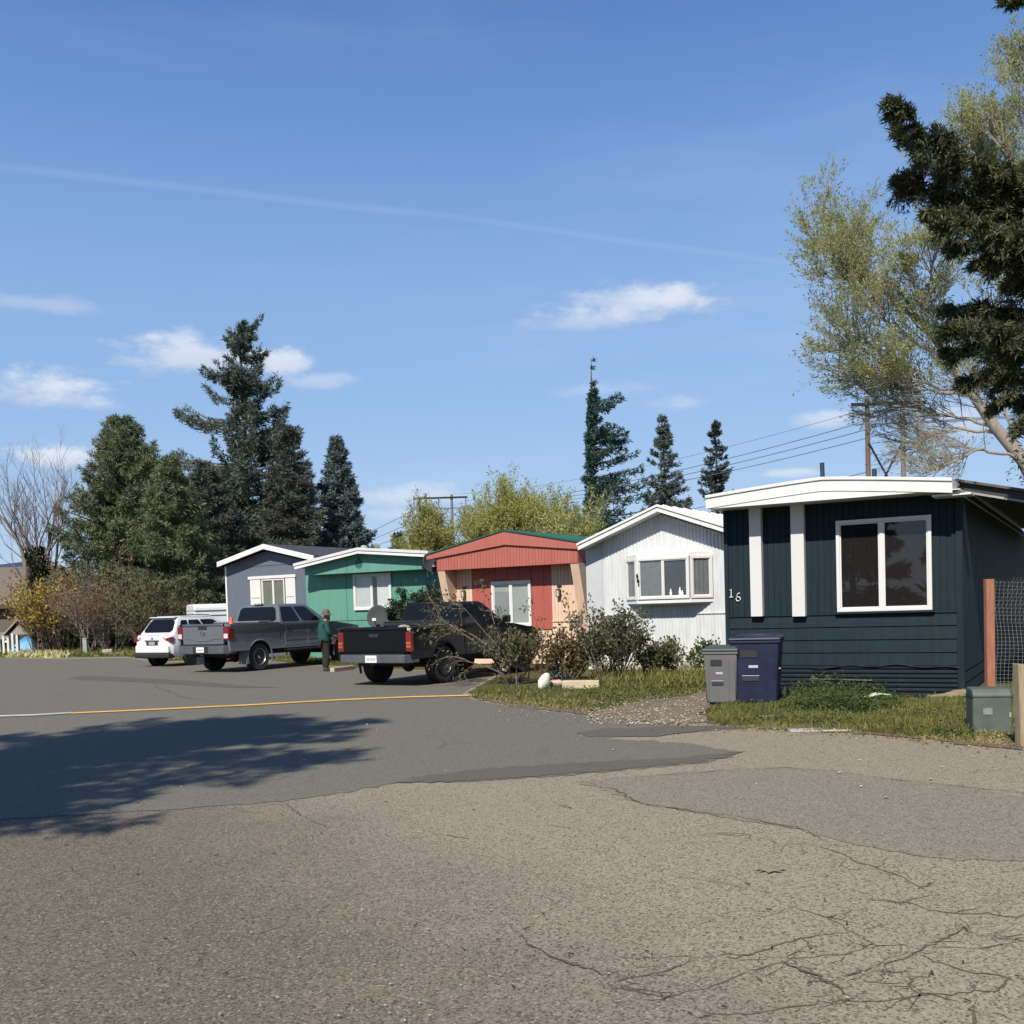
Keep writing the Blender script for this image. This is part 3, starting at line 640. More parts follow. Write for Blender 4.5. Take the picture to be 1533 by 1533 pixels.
def curtain(parent, p0, p1, z0, z1, nrm, depth, m, name='curtain', waves=7, amp=.008):
    mb = MB(); n = waves * 6; vs = []; fs = []
    for i in range(n + 1):
        s = i / n; x = p0[0] + (p1[0] - p0[0]) * s; y = p0[1] + (p1[1] - p0[1]) * s
        d = depth + amp * math.sin(s * waves * 2 * PI) + amp * .4 * math.sin(s * 23)
        vs += [(x + nrm[0] * d, y + nrm[1] * d, z0), (x + nrm[0] * d, y + nrm[1] * d, z1)]
    for i in range(n): fs.append((2 * i, 2 * i + 2, 2 * i + 3, 2 * i + 1))
    return mb.add(vs, fs).build(name, m, parent, smooth=80)

def window(parent, p0, p1, z0, z1, fw=.06, mulls=(.5,), proud=.06, glass=None, back=None, frame=None, sill=True, mw=.05, name='window'):
    """window in any upright plane through plan points p0->p1 (local u,v); returns the frame object"""
    glass = glass or M_GLASS; frame = frame or M_WFRAME; back = back or M_ROOMDARK
    p0 = Vector(p0); p1 = Vector(p1); d = (p1 - p0); Ln = d.length; d = d / Ln; n = Vector((d.y, -d.x))   # outward normal
    def P(s, o, z): q = p0 + d * s + n * o; return (q.x, q.y, z)
    def bx(mb, s0, s1, o0, o1, za, zb):
        vs = [P(s, o, z) for z in (za, zb) for o in (o0, o1) for s in (s0, s1)]
        mb.add(vs, [(0, 2, 3, 1), (4, 5, 7, 6), (0, 1, 5, 4), (2, 6, 7, 3), (0, 4, 6, 2), (1, 3, 7, 5)])
    f = MB(); bx(f, 0, Ln, .002, proud, z0, z0 + fw); bx(f, 0, Ln, .002, proud, z1 - fw, z1); bx(f, 0, fw, .002, proud, z0 + fw, z1 - fw); bx(f, Ln - fw, Ln, .002, proud, z0 + fw, z1 - fw)
    for mfr in mulls: bx(f, Ln * mfr - mw / 2, Ln * mfr + mw / 2, .002, proud - .008, z0 + fw, z1 - fw)
    fo = f.build(name, frame, parent, bevel=.006)
    edges = [fw] + [x for mfr in mulls for x in (Ln * mfr - mw / 2, Ln * mfr + mw / 2)] + [Ln - fw]
    bk = MB(); bx(bk, fw * .5, Ln - fw * .5, .003, .006, z0 + fw * .5, z1 - fw * .5); bk.build('interior', back, fo)  # thin backing sheet behind the panes, no room modelled
    for i in range(0, len(edges), 2):
        a, b = edges[i], edges[i + 1]
        sf = MB(); w_ = .022
        for q in ((a, b, z0 + fw, z0 + fw + w_), (a, b, z1 - fw - w_, z1 - fw), (a, a + w_, z0 + fw + w_, z1 - fw - w_), (b - w_, b, z0 + fw + w_, z1 - fw - w_)):
            bx(sf, q[0], q[1], .012, proud - .02 - .006 * (i % 4 == 0), q[2], q[3])
        sf.build('sash', frame, fo)
        g_ = MB(); oo = proud - .034
        g_.quad(P(a, oo, z0 + fw), P(b, oo, z0 + fw), P(b, oo, z1 - fw), P(a, oo, z1 - fw)); g_.build('pane', glass, fo)
    return fo, (lambda s, o: tuple((p0 + d * s + n * o))), tuple(n), edges
def clean(fo):
    for k in ('edges', '_p'):
        if k in fo: del fo[k]

def text_strokes(parent, strokes, name, m, r=.008, label=None):
    mb = MB()
    for st in strokes: mb.tube(st, r, 6)
    o = mb.build(name, m, parent, smooth=60)
    if label: o['label'] = label
    return o
GRP = 'mobile homes lined up along the lot'

# ---------------------------------------------------------------- dark navy home, number 16
F = Fac(1440, 16.0, 30)
D = thing('mobile_home', 'dark navy mobile home numbered 16 with a bowed white fascia', 'mobile home', F.O, -F.yaw, GRP)
M_NAVY = mat('navy painted siding', (.0085, .02, .027), .68, spec=.22, var=.22, scale=2.0, stretch=(5, 5, .45), dirt=(.035, .045, .048), dirt_amt=.25, bump=.12, bscale=40)
M_NAVY2 = mat('navy metal siding', (.0075, .017, .023), .6, spec=.25, var=.12, scale=2.0, dirt=(.03, .04, .045), dirt_amt=.3, bump=.06)
M_WTRIM = mat('white painted metal trim', (.7, .7, .67), .45, var=.05, scale=2, dirt=(.45, .42, .36), dirt_amt=.25)
M_WPOST = mat('white painted wood', (.6, .6, .58), .6, var=.06, scale=3, dirt=(.4, .38, .33), dirt_amt=.25)
uL = F.u(1087, 900); OV = -.62; LEN = 21.0
zsoff = (F.z(1090, 757, OV) + F.z(1405, 738, OV)) / 2
zlap = (F.z(1240, 921) + F.z(1420, 914)) / 2; zsk = F.z(1320, 996)
mb = corr(MB(), uL, -.07, zlap, zsoff + .1, GROOVE, .105, front); mb.build('upper_siding', M_NAVY, D)
mb = lap(MB(), uL, -.07, zsk, zlap, (zlap - zsk) / 4, .024); mb.box(uL, -.07, -.03, .0, zlap - .012, zlap + .012); mb.build('lap_siding', M_NAVY, D)
mb = MB()
nz_ = 7
for i in range(nz_):
    a = zsk * i / nz_; b = zsk * (i + 1) / nz_; c = zsk / nz_
    mb.add([(uL, 0, a), (-.07, 0, a), (-.07, -.022, a + c * .35), (uL, -.022, a + c * .35), (-.07, -.022, a + c * .7), (uL, -.022, a + c * .7), (-.07, 0, b - .001), (uL, 0, b - .001)], [(0, 1, 2, 3), (3, 2, 4, 5), (5, 4, 6, 7)])
mb.build('skirting', M_NAVY2, D)
MB().box(-.075, .022, -.035, .09, 0.02, zsoff + .08).build('corner_trim', M_NAVY, D, bevel=.006)
MB().box(uL - .012, uL + .06, -.032, .05, 0.02, zsoff + .08).build('corner_trim', M_NAVY, D, bevel=.006)
side = lambda a, d, z: (-d, a, z)
corr(MB(), .09, LEN, zsk * .9, zsoff + .08, RIB, .19, side).build('side_siding', M_NAVY2, D)
mb = MB()
for k in range(3): mb.box(-.01, .012, .09, LEN, .03 + k * .19, .03 + k * .19 + .165)
mb.build('side_skirting', M_NAVY2, D)
MB().box(uL + .02, -.03, .03, LEN - .02, .05, zsoff + .12).build('wall', M_NAVY2, D)
for (a, b) in ((1119, 1140), (1181, 1204)):
    u0 = F.u(a + 3.5, 850, -.13); u1 = F.u(b, 850, -.13)
    MB().box(u0, u1, -.13, -.002, F.z((a + b) / 2 + 4, 923, -.13), zsoff + .004).build('pilaster', M_WPOST, D, bevel=.006)
u0, z1 = F.uz(1251, 780, -.05); u1, z0 = F.uz(1396, 913, -.05)
M_DARKSCREEN = mat('dark brown curtain', (.03, .025, .024), .9, var=.2, scale=5, stretch=(6, 1, .5))
fo, P_, n_, ed = window(D, (u0, 0), (u1, 0), z0, z1, .055, (.485,), .07, glass=glassmat('grey tinted window glass', (.6, .6, .6), .75), back=M_DARKSCREEN, mw=.06); clean(fo)  # darker glass tint and weaker mirror reflection on this window
curtain(fo, P_(ed[0], 0), P_(ed[1], 0), z0 + .05, z1 - .05, n_, .014, M_DARKSCREEN, waves=9, amp=.005)
curtain(fo, P_(ed[2], 0), P_(ed[3], 0), z0 + .05, z1 - .05, n_, .014, M_DARKSCREEN, waves=6, amp=.006)
MB().box(u0 - .03, u1 + .03, -.085, -.002, z0 - .035, z0 - .002).build('window_sill', M_NAVY, D, bevel=.004)
# house number
M_NUM = mat('white house number', (.82, .82, .8), .45, var=.03)
a, zt = F.uz(1095, 882); _, zb = F.uz(1095.5, 894); v = -.02
text_strokes(D, [[(a - .03, v, zt - .025), (a, v, zt), (a, v, zb)], [(a - .03, v, zb), (a + .03, v, zb)]], 'house_number', M_NUM, .0085, 'white numeral 1')
b_, zt = F.uz(1105.5, 888); _, zb = F.uz(1106, 900); hN = zt - zb; r_ = hN * .27
loop = [(b_ + r_ * math.cos(q), v, zb + r_ + r_ * math.sin(q)) for q in np.linspace(0, 2 * PI, 15)]
sw = [(b_ + r_ * .9, v, zt - .005), (b_ + r_ * .2, v, zt - .0), (b_ - r_ * .55, v, zt - hN * .25), (b_ - r_, v, zb + r_ * 1.3), (b_ - r_, v, zb + r_)]
text_strokes(D, [loop, sw], 'house_number', M_NUM, .0085, 'white numeral 6')
# roof: bowed front fascia
tl = F.uz(1057, 762, OV); tl2 = F.uz(1060, 741, OV); ta = F.uz(1236, 735, OV); ta2 = F.uz(1236, 713.5, OV); tr = F.uz(1426, 738, OV); tr2 = F.uz(1426, 716.5, OV)
thk = ((tl2[1] - tl[1]) + (ta2[1] - ta[1]) + (tr2[1] - tr[1])) / 3
zE = (tl[1] + tr[1]) / 2; uA = (tl[0] + tr[0]) / 2; rise = max(.1, ta[1] - (tl[1] + tr[1]) / 2)
def bow(u):  # gentle bow from eave to ridge
    s = (u - tl[0]) / (tr[0] - tl[0]); return tl[1] + (tr[1] - tl[1]) * s + rise * (1 - abs(2 * s - 1) ** 1.18)
us = np.linspace(tl[0], tr[0], 25)
mb = MB().prism([(u, bow(u)) for u in us] + [(u, bow(u) + thk * .78) for u in us[::-1]], 'y', OV - .02, OV + .015); mb.build('fascia', M_WTRIM, D, bevel=.004)
mb = MB().prism([(u, bow(u) + thk * .78) for u in us] + [(u, bow(u) + thk) for u in us[::-1]], 'y', OV - .045, OV + .02); mb.build('drip_edge', M_WTRIM, D, bevel=.006)
mb = MB().prism([(u, bow(u) + thk * .3) for u in us] + [(u, bow(u) + thk * .96) for u in us[::-1]], 'y', OV + .02, LEN + .3); mb.build('roof', mat('white coated roof', (.62, .62, .6), .7, var=.08, scale=1.5, dirt=(.3, .29, .26), dirt_amt=.4), D)
us2 = np.linspace(uL - .08, .06, 15)
MB().prism([(us2[0], zsoff), (us2[-1], zsoff)] + [(u, max(bow(u) + .02, zsoff + .015)) for u in us2[::-1]], 'y', OV - .006, OV + .06).build('gable_panel', M_WTRIM, D)
MB().box(uL - .08, .06, OV + .06, .03, zsoff + .002, zsoff + .02).build('soffit', M_WPOST, D)
zR = bow(tr[0])
M_GUT = mat('dark metal gutter', (.03, .03, .032), .5, var=.1)
AV = .3   # lean-to awning along the right side
a0 = F.uz(1440, 720, AV); a1 = F.uz(1533, 734.5, AV); sl2 = (a1[1] - a0[1]) / (a1[0] - a0[0]); uo_ = tr[0] - .04; zaw0 = a0[1] + sl2 * (uo_ - a0[0]); ue_ = uo_ + 1.7; zaw1 = zaw0 + sl2 * 1.7
b1 = F.uz(1533, 749, AV); th2 = a1[1] - b1[1]
M_AWN = mat('dark awning metal', (.03, .03, .032), .6, var=.25, scale=4)
MB().prism([(uo_, zaw0 - th2), (ue_, zaw1 - th2), (ue_, zaw1 - .02), (uo_, zaw0 - .02)], 'y', AV, AV + .05).build('awning_fascia', M_AWN, D)
MB().prism([(uo_ - .02, zaw0 - .02), (ue_ + .05, zaw1 - .02), (ue_ + .05, zaw1 + .02), (uo_ - .02, zaw0 + .02)], 'y', AV - .08, LEN - 6).build('awning_roof', mat('grey brown awning roof', (.09, .085, .08), .7, var=.25), D)
MB().prism([(uo_, zaw0 - th2 - .035), (ue_, zaw1 - th2 - .035), (ue_, zaw1 - th2 - .002), (uo_, zaw0 - th2 - .002)], 'y', AV - .015, AV + .04).build('awning_trim', mat('grey trim', (.3, .3, .3), .6), D)
for v_ in (AV + .1, 5.0, 10.0): MB().box(ue_ - .1, ue_ - .02, v_, v_ + .08, 0, zaw1 - th2 - .04).build('awning_post', M_AWN, D)
MB().box(.03, tr[0] - .006, OV + .06, LEN, zR + .002, zR + .02).build('eave_soffit', M_WPOST, D)
MB().box(tr[0] - .3, tr[0] + .25, OV + .06, OV + .5, zR - .03, zR - .002).build('eave_cap', M_WTRIM, D)
pu = F.u(1232, 713, 2.0); zz = bow(pu) + thk
MB().tube([(pu, 2.0, zz - .05), (pu - .012, 2.0, F.z(1229, 693, 2.0))], .042, 12).build('vent_pipe', mat('black vent pipe', (.02, .04, .055), .5), D, smooth=40)
MB().lathe([(.11, 0), (.09, .03), (.05, .06)], (pu, 2.0, F.z(1230, 716, 2.0) - .04), 'z', 14).build('pipe_flashing', M_WTRIM, D, smooth=40)
pu = F.u(1309, 713, 5.0)
MB().tube([(pu, 5.0, zz - .05), (pu, 5.0, F.z(1309, 702, 5.0))], .05, 12).build('vent_pipe', mat('black vent pipe', (.02, .04, .055), .5), D, smooth=40)
# drooping cable on the skirting
pts = []
for i in range(22):
    s = i / 21; px = 1215 + (1438 - 1215) * s; py = 1000 - 4 * math.sin(s * PI) + 1.5 * math.sin(s * 19)
    uu, z_ = F.uz(px, py, -.045); pts.append((uu, -.045, z_))
MB().tube(pts, .008, 6).build('cable', mat('black cable', (.015, .015, .018), .5), D, smooth=60)
uu, z_ = F.uz(1217, 1018, -.03)
MB().tube([(uu, -.03, z_ - .3), (uu, -.03, z_ + .08)], .02, 8).tube([(uu - .05, -.03, z_ + .02), (uu + .95, -.035, z_ + .0)], .012, 8).build('water_pipe', mat('dark grey pipe', (.08, .09, .09), .5), D, smooth=40)
DARK = F

# ---------------------------------------------------------------- white home with the bay window
F = Fac(985, 24.6, 33); W = F
H = thing('mobile_home', 'white ribbed metal mobile home with a three pane bay window', 'mobile home', F.O, -F.yaw, GRP)
M_WMETAL = mat('white ribbed metal', (.6, .62, .62), .5, var=.06, scale=2.5, stretch=(3, 3, .5), dirt=(.3, .31, .3), dirt_amt=.45, dscale=2)
M_WROOF = mat('white metal roof', (.6, .6, .6), .45, var=.1, scale=2, dirt=(.42, .4, .37), dirt_amt=.5, dscale=4)
OV = -.42; LEN = 15.0
uL = F.u(879, 900); uA, zA = F.uz(984.5, 766, OV); uLe, zLe = F.uz(865.5, 824, OV)
uR = 2 * F.u(990, 850) - uL; uRe = 2 * uA - uLe; zRe = zLe
slope = (zA - zLe) / (uA - uLe); uAw = (uL + uR) / 2
zw = lambda u: zLe + slope * (min(u, 2 * uAw - u) - uLe) + .02
zseam = F.z(1075, 917.5); zsk = F.z(1050, 963)
u903 = F.u(903, 900)
ub0 = F.u(938, 900) + .03; ub1 = F.u(1063, 900) - .03
corr(MB(), u903, uR, zseam, zw, RIB, .088, front).build('upper_siding', M_WMETAL, H)
corr(MB(), u903, uR, zsk, zseam - .004, RIB, .088, lambda a, d, z: (a, d * .7 + .004, z)).build('lower_siding', M_WMETAL, H)
MB().prism([(uL, zsk), (u903, zsk), (u903, zw(u903)), (uL, zw(uL))], 'y', -.012, .01).build('corner_panel', mat('weathered white panel', (.5, .52, .525), .55, var=.16, scale=3, dirt=(.25, .25, .23), dirt_amt=.5, dscale=3), H)
MB().box(u903, uR, -.03, .0, zseam - .012, zseam + .012).build('seam_strip', M_WMETAL, H)
lap(MB(), uL, uR, .02, zsk, .2, .02).build('skirting', mat('white skirting boards', (.58, .58, .53), .6, var=.06, scale=2), H)
MB().prism([(uL + .02, .03), (uR - .02, .03), (uR - .02, zw(uR) + .02), (uAw, zw(uAw) + .02), (uL + .02, zw(uL) + .02)], 'y', .03, LEN).build('wall', M_WMETAL, H)
side = lambda sgn, uu: (lambda a, d, z: (uu - sgn * d, a, z))
corr(MB(), .03, LEN, .05, zw(uR), RIB, .1, side(1, uR)).build('side_siding', M_WMETAL, H)
corr(MB(), .03, LEN, .05, zw(uL), RIB, .1, side(-1, uL)).build('side_siding', M_WMETAL, H)
th = .17
MB().prism(chevron((zLe, zA, zRe), (uLe, uA, uRe), th * .62), 'y', OV - .02, OV + .02).build('barge_board', M_WTRIM, H, bevel=.005)
MB().prism(chevron((zLe + th * .66, zA + th * .66, zRe + th * .66), (uLe - .02, uA, uRe + .02), th * .34), 'y', OV - .05, OV + .02).build('roof_trim', M_WTRIM, H, bevel=.005)
MB().prism(chevron((zLe + .07, zA + .07, zRe + .07), (uLe, uA, uRe), .09), 'y', OV + .021, LEN + .3).build('roof', M_WROOF, H)
mb = MB()
for k in range(26):
    v0 = OV + .3 + k * .6
    for sg in (-1, 1):
        ue = uLe if sg < 0 else uRe
        mb.add([(uA, v0, zA + .155), (uA, v0 + .05, zA + .155), (ue, v0 + .05, zLe + .155), (ue, v0, zLe + .155), (uA, v0 + .025, zA + .19), (ue, v0 + .025, zLe + .19)], [(0, 4, 5, 3), (1, 2, 5, 4), (3, 5, 2)])
mb.build('roof_rib', M_WROOF, H)
MB().prism(chevron((zLe + .03, zA + .03, zRe + .03), (uLe + .02, uA, uRe - .02), .03), 'y', OV + .022, .0).build('soffit', M_WMETAL, H)
# bay window
BV = -.34
uB0, zb = F.uz(939, 905.5, 0); uB1, _ = F.uz(1064, 901, 0)
zb = F.z(1000, 903, BV); zt = F.z(1000, 832, BV)
uF0 = F.u(955, 870, BV); uF1 = F.u(1033, 870, BV)
uB0 = F.u(940, 870, 0) ; uB1 = F.u(1066, 870, 0)
bay = MB().prism([(uB0, 0.01), (uF0, BV + .02), (uF1, BV + .02), (uB1, 0.01)], 'z', zb + .1, zt - .03).build('bay_window', M_ROOMDARK, H)
MB().prism([(uB0 - .04, 0.0), (uF0 - .02, BV - .03), (uF1 + .02, BV - .03), (uB1 + .04, 0.0)], 'z', zb - .0, zb + .1).build('window_sill', M_WTRIM, bay, bevel=.008)
MB().prism([(uB0 - .04, 0.0), (uF0 - .02, BV - .03), (uF1 + .02, BV - .03), (uB1 + .04, 0.0)], 'z', zt - .03, zt + .07).build('window_head', M_WTRIM, bay, bevel=.008)
MB().prism([(uB0 + .1, 0.0), (uF0 + .06, BV + .06), (uF1 - .06, BV + .06), (uB1 - .1, 0.0)], 'z', zb - .04, zb - .001).build('bay_underside', M_WPOST, bay)
M_ROOMDIM = mat('painted dim room', (.055, .06, .065), .9, var=.25, scale=2)  # grey backing, the dimness of the room is put into its colour
for (p0, p1, ml, wv) in (((uB0, 0), (uF0, BV), (), 0), ((uF0, BV), (uF1, BV), (.5,), 1), ((uF1, BV), (uB1, 0), (), 2)):
    fo, P_, n_, ed = window(bay, p0, p1, zb + .1, zt - .03, .06, ml, .06, back=M_ROOMDIM, mw=.03, name='window_frame'); clean(fo)
    if wv == 1:
        curtain(fo, P_(ed[0], 0), P_(ed[1], 0), zb + .16, zt - .09, n_, .015, mat('grey net curtain', (.17, .18, .185), .9, var=.2, scale=5, stretch=(9, 1, .6)), waves=8, amp=.006)
        for q, (s_, hh) in enumerate(((ed[2] + .17, .17), (ed[3] - .19, .2), (ed[3] - .13, .13))):
            c = P_(s_, .016); MB().lathe([(.028, 0), (.032, hh * .55), (.014, hh * .65), (.02, hh * .85), (.006, hh)], (c[0], c[1], zb + .165), 'z', 10).build('figurine', mat('white china', (.8, .8, .78), .3, var=.03), fo, smooth=50)
    else:
        curtain(fo, P_(ed[0], 0), P_(ed[1], 0), zb + .16, zt - .09, n_, .015, mat('grey net curtain', (.17, .18, .185), .9), waves=4, amp=.006)
uo, zo = F.uz(956, 867, BV)
MB().ball((uo, BV - .075, zo + .07), (.03, .014, .06), 8, 6).ball((uo + .02, BV - .075, zo - .04), (.035, .012, .05), 8, 6).ball((uo + .03, BV - .075, zo - .13), (.018, .01, .05), 8, 6).build('hanging_ornament', mat('dark metal ornament', (.03, .03, .03), .4, metal=.5), bay, smooth=60)

# ---------------------------------------------------------------- coral red home
F = Fac(760, 29.3, 32); R = F
H = thing('mobile_home', 'coral red mobile home with beige side panels and green metal roof', 'mobile home', F.O, -F.yaw, GRP)
M_CORAL = mat('coral red siding', (.37, .105, .08), .65, var=.1, scale=2.5, stretch=(4, 4, .5), dirt=(.5, .16, .12), dirt_amt=.3)
M_CORALD = mat('deep coral panel', (.36, .085, .065), .65, var=.1, scale=2.5, stretch=(4, 4, .5))
M_BEIGE = mat('beige siding', (.66, .465, .335), .65, var=.08, scale=2.5, stretch=(4, 4, .5), dirt=(.5, .36, .24), dirt_amt=.25)
M_GROOF = mat('green metal roof', (.012, .085, .06), .45, var=.08, scale=2)
OV = -.58; LEN = 14.0
uL = F.u(655, 880, OV); uR = F.u(866, 870, OV); zbot = (F.z(655, 851, OV) + F.z(864, 846, OV)) / 2
uA, zA = F.uz(756, 795, OV); uLe, zLe = F.uz(640, 828, OV); uRe, zRe = F.uz(872, 817, OV)
zmL = F.z(655, 830, OV); zmA = F.z(758, 815.5, OV); zmR = F.z(864, 826, OV); zmL = zmR = (zmL + zmR) / 2
slope = ((zA - zLe) / (uA - uLe) + (zA - zRe) / (uRe - uA)) / 2
zLe = zA - slope * (uA - uLe); zRe = zA - slope * (uRe - uA)
# hood: two layers
mb = corr(MB(), uL, uR, zbot, lambda u: zmL + (zmA - zmL) * (1 - abs((u - uA) / (uR - uA)) if u > uA else 1 - abs((u - uA) / (uA - uL))), GROOVE, .1, lambda a, d, z: (a, OV + d, z))
mb.build('hood_panel', M_CORAL, H)
MB().prism([(uL, zbot), (uR, zbot), (uR, zmR), (uA, zmA), (uL, zmL)], 'y', OV + .03, OV + .1).build('hood_back', M_CORAL, H)
MB().box(uL, uR, OV + .1, .02, zbot + .003, zbot + .03).build('soffit', M_CORALD, H)
for a_, b_ in ((uL, uL + .04), (uR - .04, uR)): MB().box(a_, b_, OV + .1, .02, zbot + .031, zmL).build('hood_return', M_CORAL, H)
MB().prism([(uLe, zLe - .12), (uL - .03, zmL - .02), (uA, zmA), (uR + .03, zmR - .02), (uRe, zRe - .12), (uRe, zRe), (uA, zA), (uLe, zLe)], 'y', OV - .06, OV - .03).build('gable_fascia', M_CORAL, H)
MB().prism(chevron((zLe + .002, zA + .002, zRe + .002), (uLe - .03, uA, uRe + .03), .035), 'y', OV - .09, LEN + .2).build('roof', M_GROOF, H)
MB().prism(chevron((zLe - .1, zA - .1, zRe - .1), (uLe + .03, uA, uRe - .03), .09), 'y', OV - .02, LEN).build('roof_deck', mat('dark roof edge', (.05, .03, .025), .7), H)
mb = MB()
for k in range(18):
    v0 = OV + k * .8
    for ue, ze in ((uLe - .03, zLe), (uRe + .03, zRe)):
        mb.add([(uA, v0, zA + .037), (uA, v0 + .04, zA + .037), (ue, v0 + .04, ze + .037), (ue, v0, ze + .037), (uA, v0 + .02, zA + .06), (ue, v0 + .02, ze + .06)], [(0, 4, 5, 3), (1, 2, 5, 4), (3, 5, 2)])
mb.build('roof_rib', M_GROOF, H)
# front wall
z_lap = F.z(870, 929) ; zredb = F.z(830, 940)
uP0 = F.u(707, 880); uP1 = F.u(826, 880)
corr(MB(), uL, uP0, z_lap, zbot + .02, GROOVE, .11, front).build('side_panel', M_BEIGE, H)
corr(MB(), uP1, uR, z_lap, zbot + .02, GROOVE, .11, front).build('side_panel', M_BEIGE, H)
corr(MB(), uP0, uP1, zredb, zbot + .02, GROOVE, .4, lambda a, d, z: (a, d - .006, z)).build('center_panel', M_CORALD, H)
lap(MB(), uL, uP0, .02, z_lap, .16, .02).box(uL, uP0, -.035, 0, z_lap - .02, z_lap + .02).build('lap_siding', M_BEIGE, H)
lap(MB(), uP1, uR, zredb, z_lap, .16, .02).box(uP1, uR, -.035, 0, z_lap - .02, z_lap + .02).build('lap_siding', M_BEIGE, H)
lap(MB(), uP0, uR, .02, zredb - .002, .16, .02).build('lap_siding', M_BEIGE, H)
MB().box(uP0, uP1, -.05, .0, zredb - .03, zredb + .03).build('ledge', M_CORALD, H)
MB().prism([(uL + .02, .03), (uR - .02, .03), (uR - .02, zRe - .2), (uA, zA - .2), (uL + .02, zLe - .2)], 'y', .03, LEN).build('wall', M_BEIGE, H)
corr(MB(), .03, LEN, .05, zRe - .12, RIB, .16, lambda a, d, z: (uR - d, a, z)).build('side_siding', M_BEIGE, H)
corr(MB(), .03, LEN, .05, zLe - .12, RIB, .16, lambda a, d, z: (uL + d, a, z)).build('side_siding', M_BEIGE, H)
for (u0, u1) in ((uL, uL + .25), (uR - .25, uR)):
    MB().prism([(OV + .02, zbot - .001), (-.03, z_lap - .3), (-.001, z_lap - .3), (-.001, zbot - .001)], 'x', u0, u1).build('wing_wall', M_BEIGE, H)
u0, z1 = F.uz(735.5, 871, -.05); u1, z0 = F.uz(796.5, 937, -.05)
fo, P_, n_, ed = window(H, (u0, -.008), (u1, -.008), z0, z1, .075, (.49,), .07, back=mat('pale window shade', (.34, .36, .33), .85, var=.12, scale=2), mw=.07); clean(fo)
MB().box(P_(ed[0], 0)[0], P_(ed[1], 0)[0], -.04, -.012, z0 + .07, z1 - .3).build('blind', mat('grey window blind', (.24, .25, .24), .8), fo)
M_LANT = mat('black lantern metal', (.02, .02, .018), .45)
for px, py in ((696, 886), (838, 884)):
    a, z_ = F.uz(px, py); ln = MB()
    ln.box(a - .07, a + .07, -.03, -.004, z_ + .1, z_ + .15); ln.tube([(a, -.02, z_ + .1), (a, -.09, z_ + .06), (a, -.09, z_ + .02)], .012, 6)
    for sx in (-.045, .045):
        for sy in (-.045, .045): ln.box(a + sx - .008, a + sx + .008, -.09 + sy - .008, -.09 + sy + .008, z_ - .16, z_ + .02)
    ln.box(a - .055, a + .055, -.145, -.035, z_ + .02, z_ + .04); ln.box(a - .05, a + .05, -.14, -.04, z_ - .18, z_ - .16)
    lo = ln.build('wall_lantern', M_LANT, H); MB().box(a - .036, a + .036, -.126, -.054, z_ - .155, z_ + .015).build('lamp_glass', mat('clear lamp glass', (.5, .5, .45), .15, var=.05), lo)
# side porch awning on the left
M_MAROON = mat('maroon awning metal', (.16, .03, .035), .5, var=.1)
zaw = F.z(640, 857)
MB().prism([(uL - .7, zaw - .06), (uL - .01, zaw + .02), (uL - .01, zaw + .07), (uL - .7, zaw - .01)], 'y', .1, 4.0).build('awning', M_MAROON, H, bevel=.005)
ul_, zl_ = F.uz(646, 861, .1); MB().ball((uL - .1, .12, zaw - .07), .055, 10, 7).build('porch_light', mat('white porch globe', (.75, .7, .65), .3), H, smooth=60)
# downpipes in the gap
for k, (dx, vv) in enumerate(((.03, .12), (.05, .5))):
    MB().tube([(uR + dx, vv, .1), (uR + dx, vv, zbot)], .028, 8).build('downpipe', M_BEIGE, H, smooth=50)

# ---------------------------------------------------------------- green home
F = Fac(550, 36.0, 28); GH = F
H = thing('mobile_home', 'teal green mobile home with white roof edge and one white window', 'mobile home', F.O, -F.yaw, GRP)
M_GREEN = mat('teal green siding', (.1, .26, .195), .65, var=.1, scale=2.5, stretch=(4, 4, .5), dirt=(.12, .34, .27), dirt_amt=.3)
M_GREEND = mat('deep green siding', (.02, .1, .075), .65, var=.06, scale=2.5)
OV = -.55; LEN = 13.0
uL = F.u(458, 880, 0); uR = F.u(637, 870, 0); zbot = (F.z(460, 860, OV) + F.z(618, 854, OV)) / 2
uA, zA = F.uz(536, 826, OV - .3); uLe, zLe = F.uz(441, 850, OV - .3); uRe = F.u(641, 843, OV - .3); zRe = zA - (zA - zLe) / (uA - uLe) * (uRe - uA) * .62
uhL = F.u(457, 870, OV); uhR = F.u(632, 860, OV)
zh = lambda u: (zA + (zLe - zA) * (uA - u) / (uA - uLe) if u < uA else zA + (zRe - zA) * (u - uA) / (uRe - uA)) + .03
nP = [uhL, (uhL + uA) / 2, uA, (uA + uhR) / 2, uhR]
MB().prism([(uhL, zbot), (uhR, zbot)] + [(u, zh(u)) for u in nP[::-1]], 'y', OV, OV + .06).build('gable_panel', M_GREEN, H)
MB().box(uhL, uhR, OV + .061, .02, zbot + .004, zbot + .04).build('soffit', M_GREEN, H)
for a_, b_, c_ in ((uhL, uhL + .05, uhL), (uhR - .05, uhR, uhR)): MB().box(a_, b_, OV + .061, .0, zbot + .041, zh(c_)).build('hood_return', M_GREEN, H)
MB().box(F.u(519, 840, OV) - .008, F.u(519, 840, OV) + .008, OV - .008, OV, zbot, zh(F.u(519, 840, OV))).build('seam', M_GREEND, H)
a, z_ = F.uz(537, 844, OV); MB().lathe([(.17, 0), (.15, .03), (.02, .035)], (a, OV - .001, z_), 'y', 20).xform(Matrix.Identity(4)).build('round_ornament', M_GREEND, H, smooth=40).scale = (1, 1, 1)
MB().prism([(a - .03, z_ + .14), (a + .03, z_ + .14), (a, z_ + .26)], 'y', OV - .03, OV - .002).build('ornament_hook', M_GREEND, H)
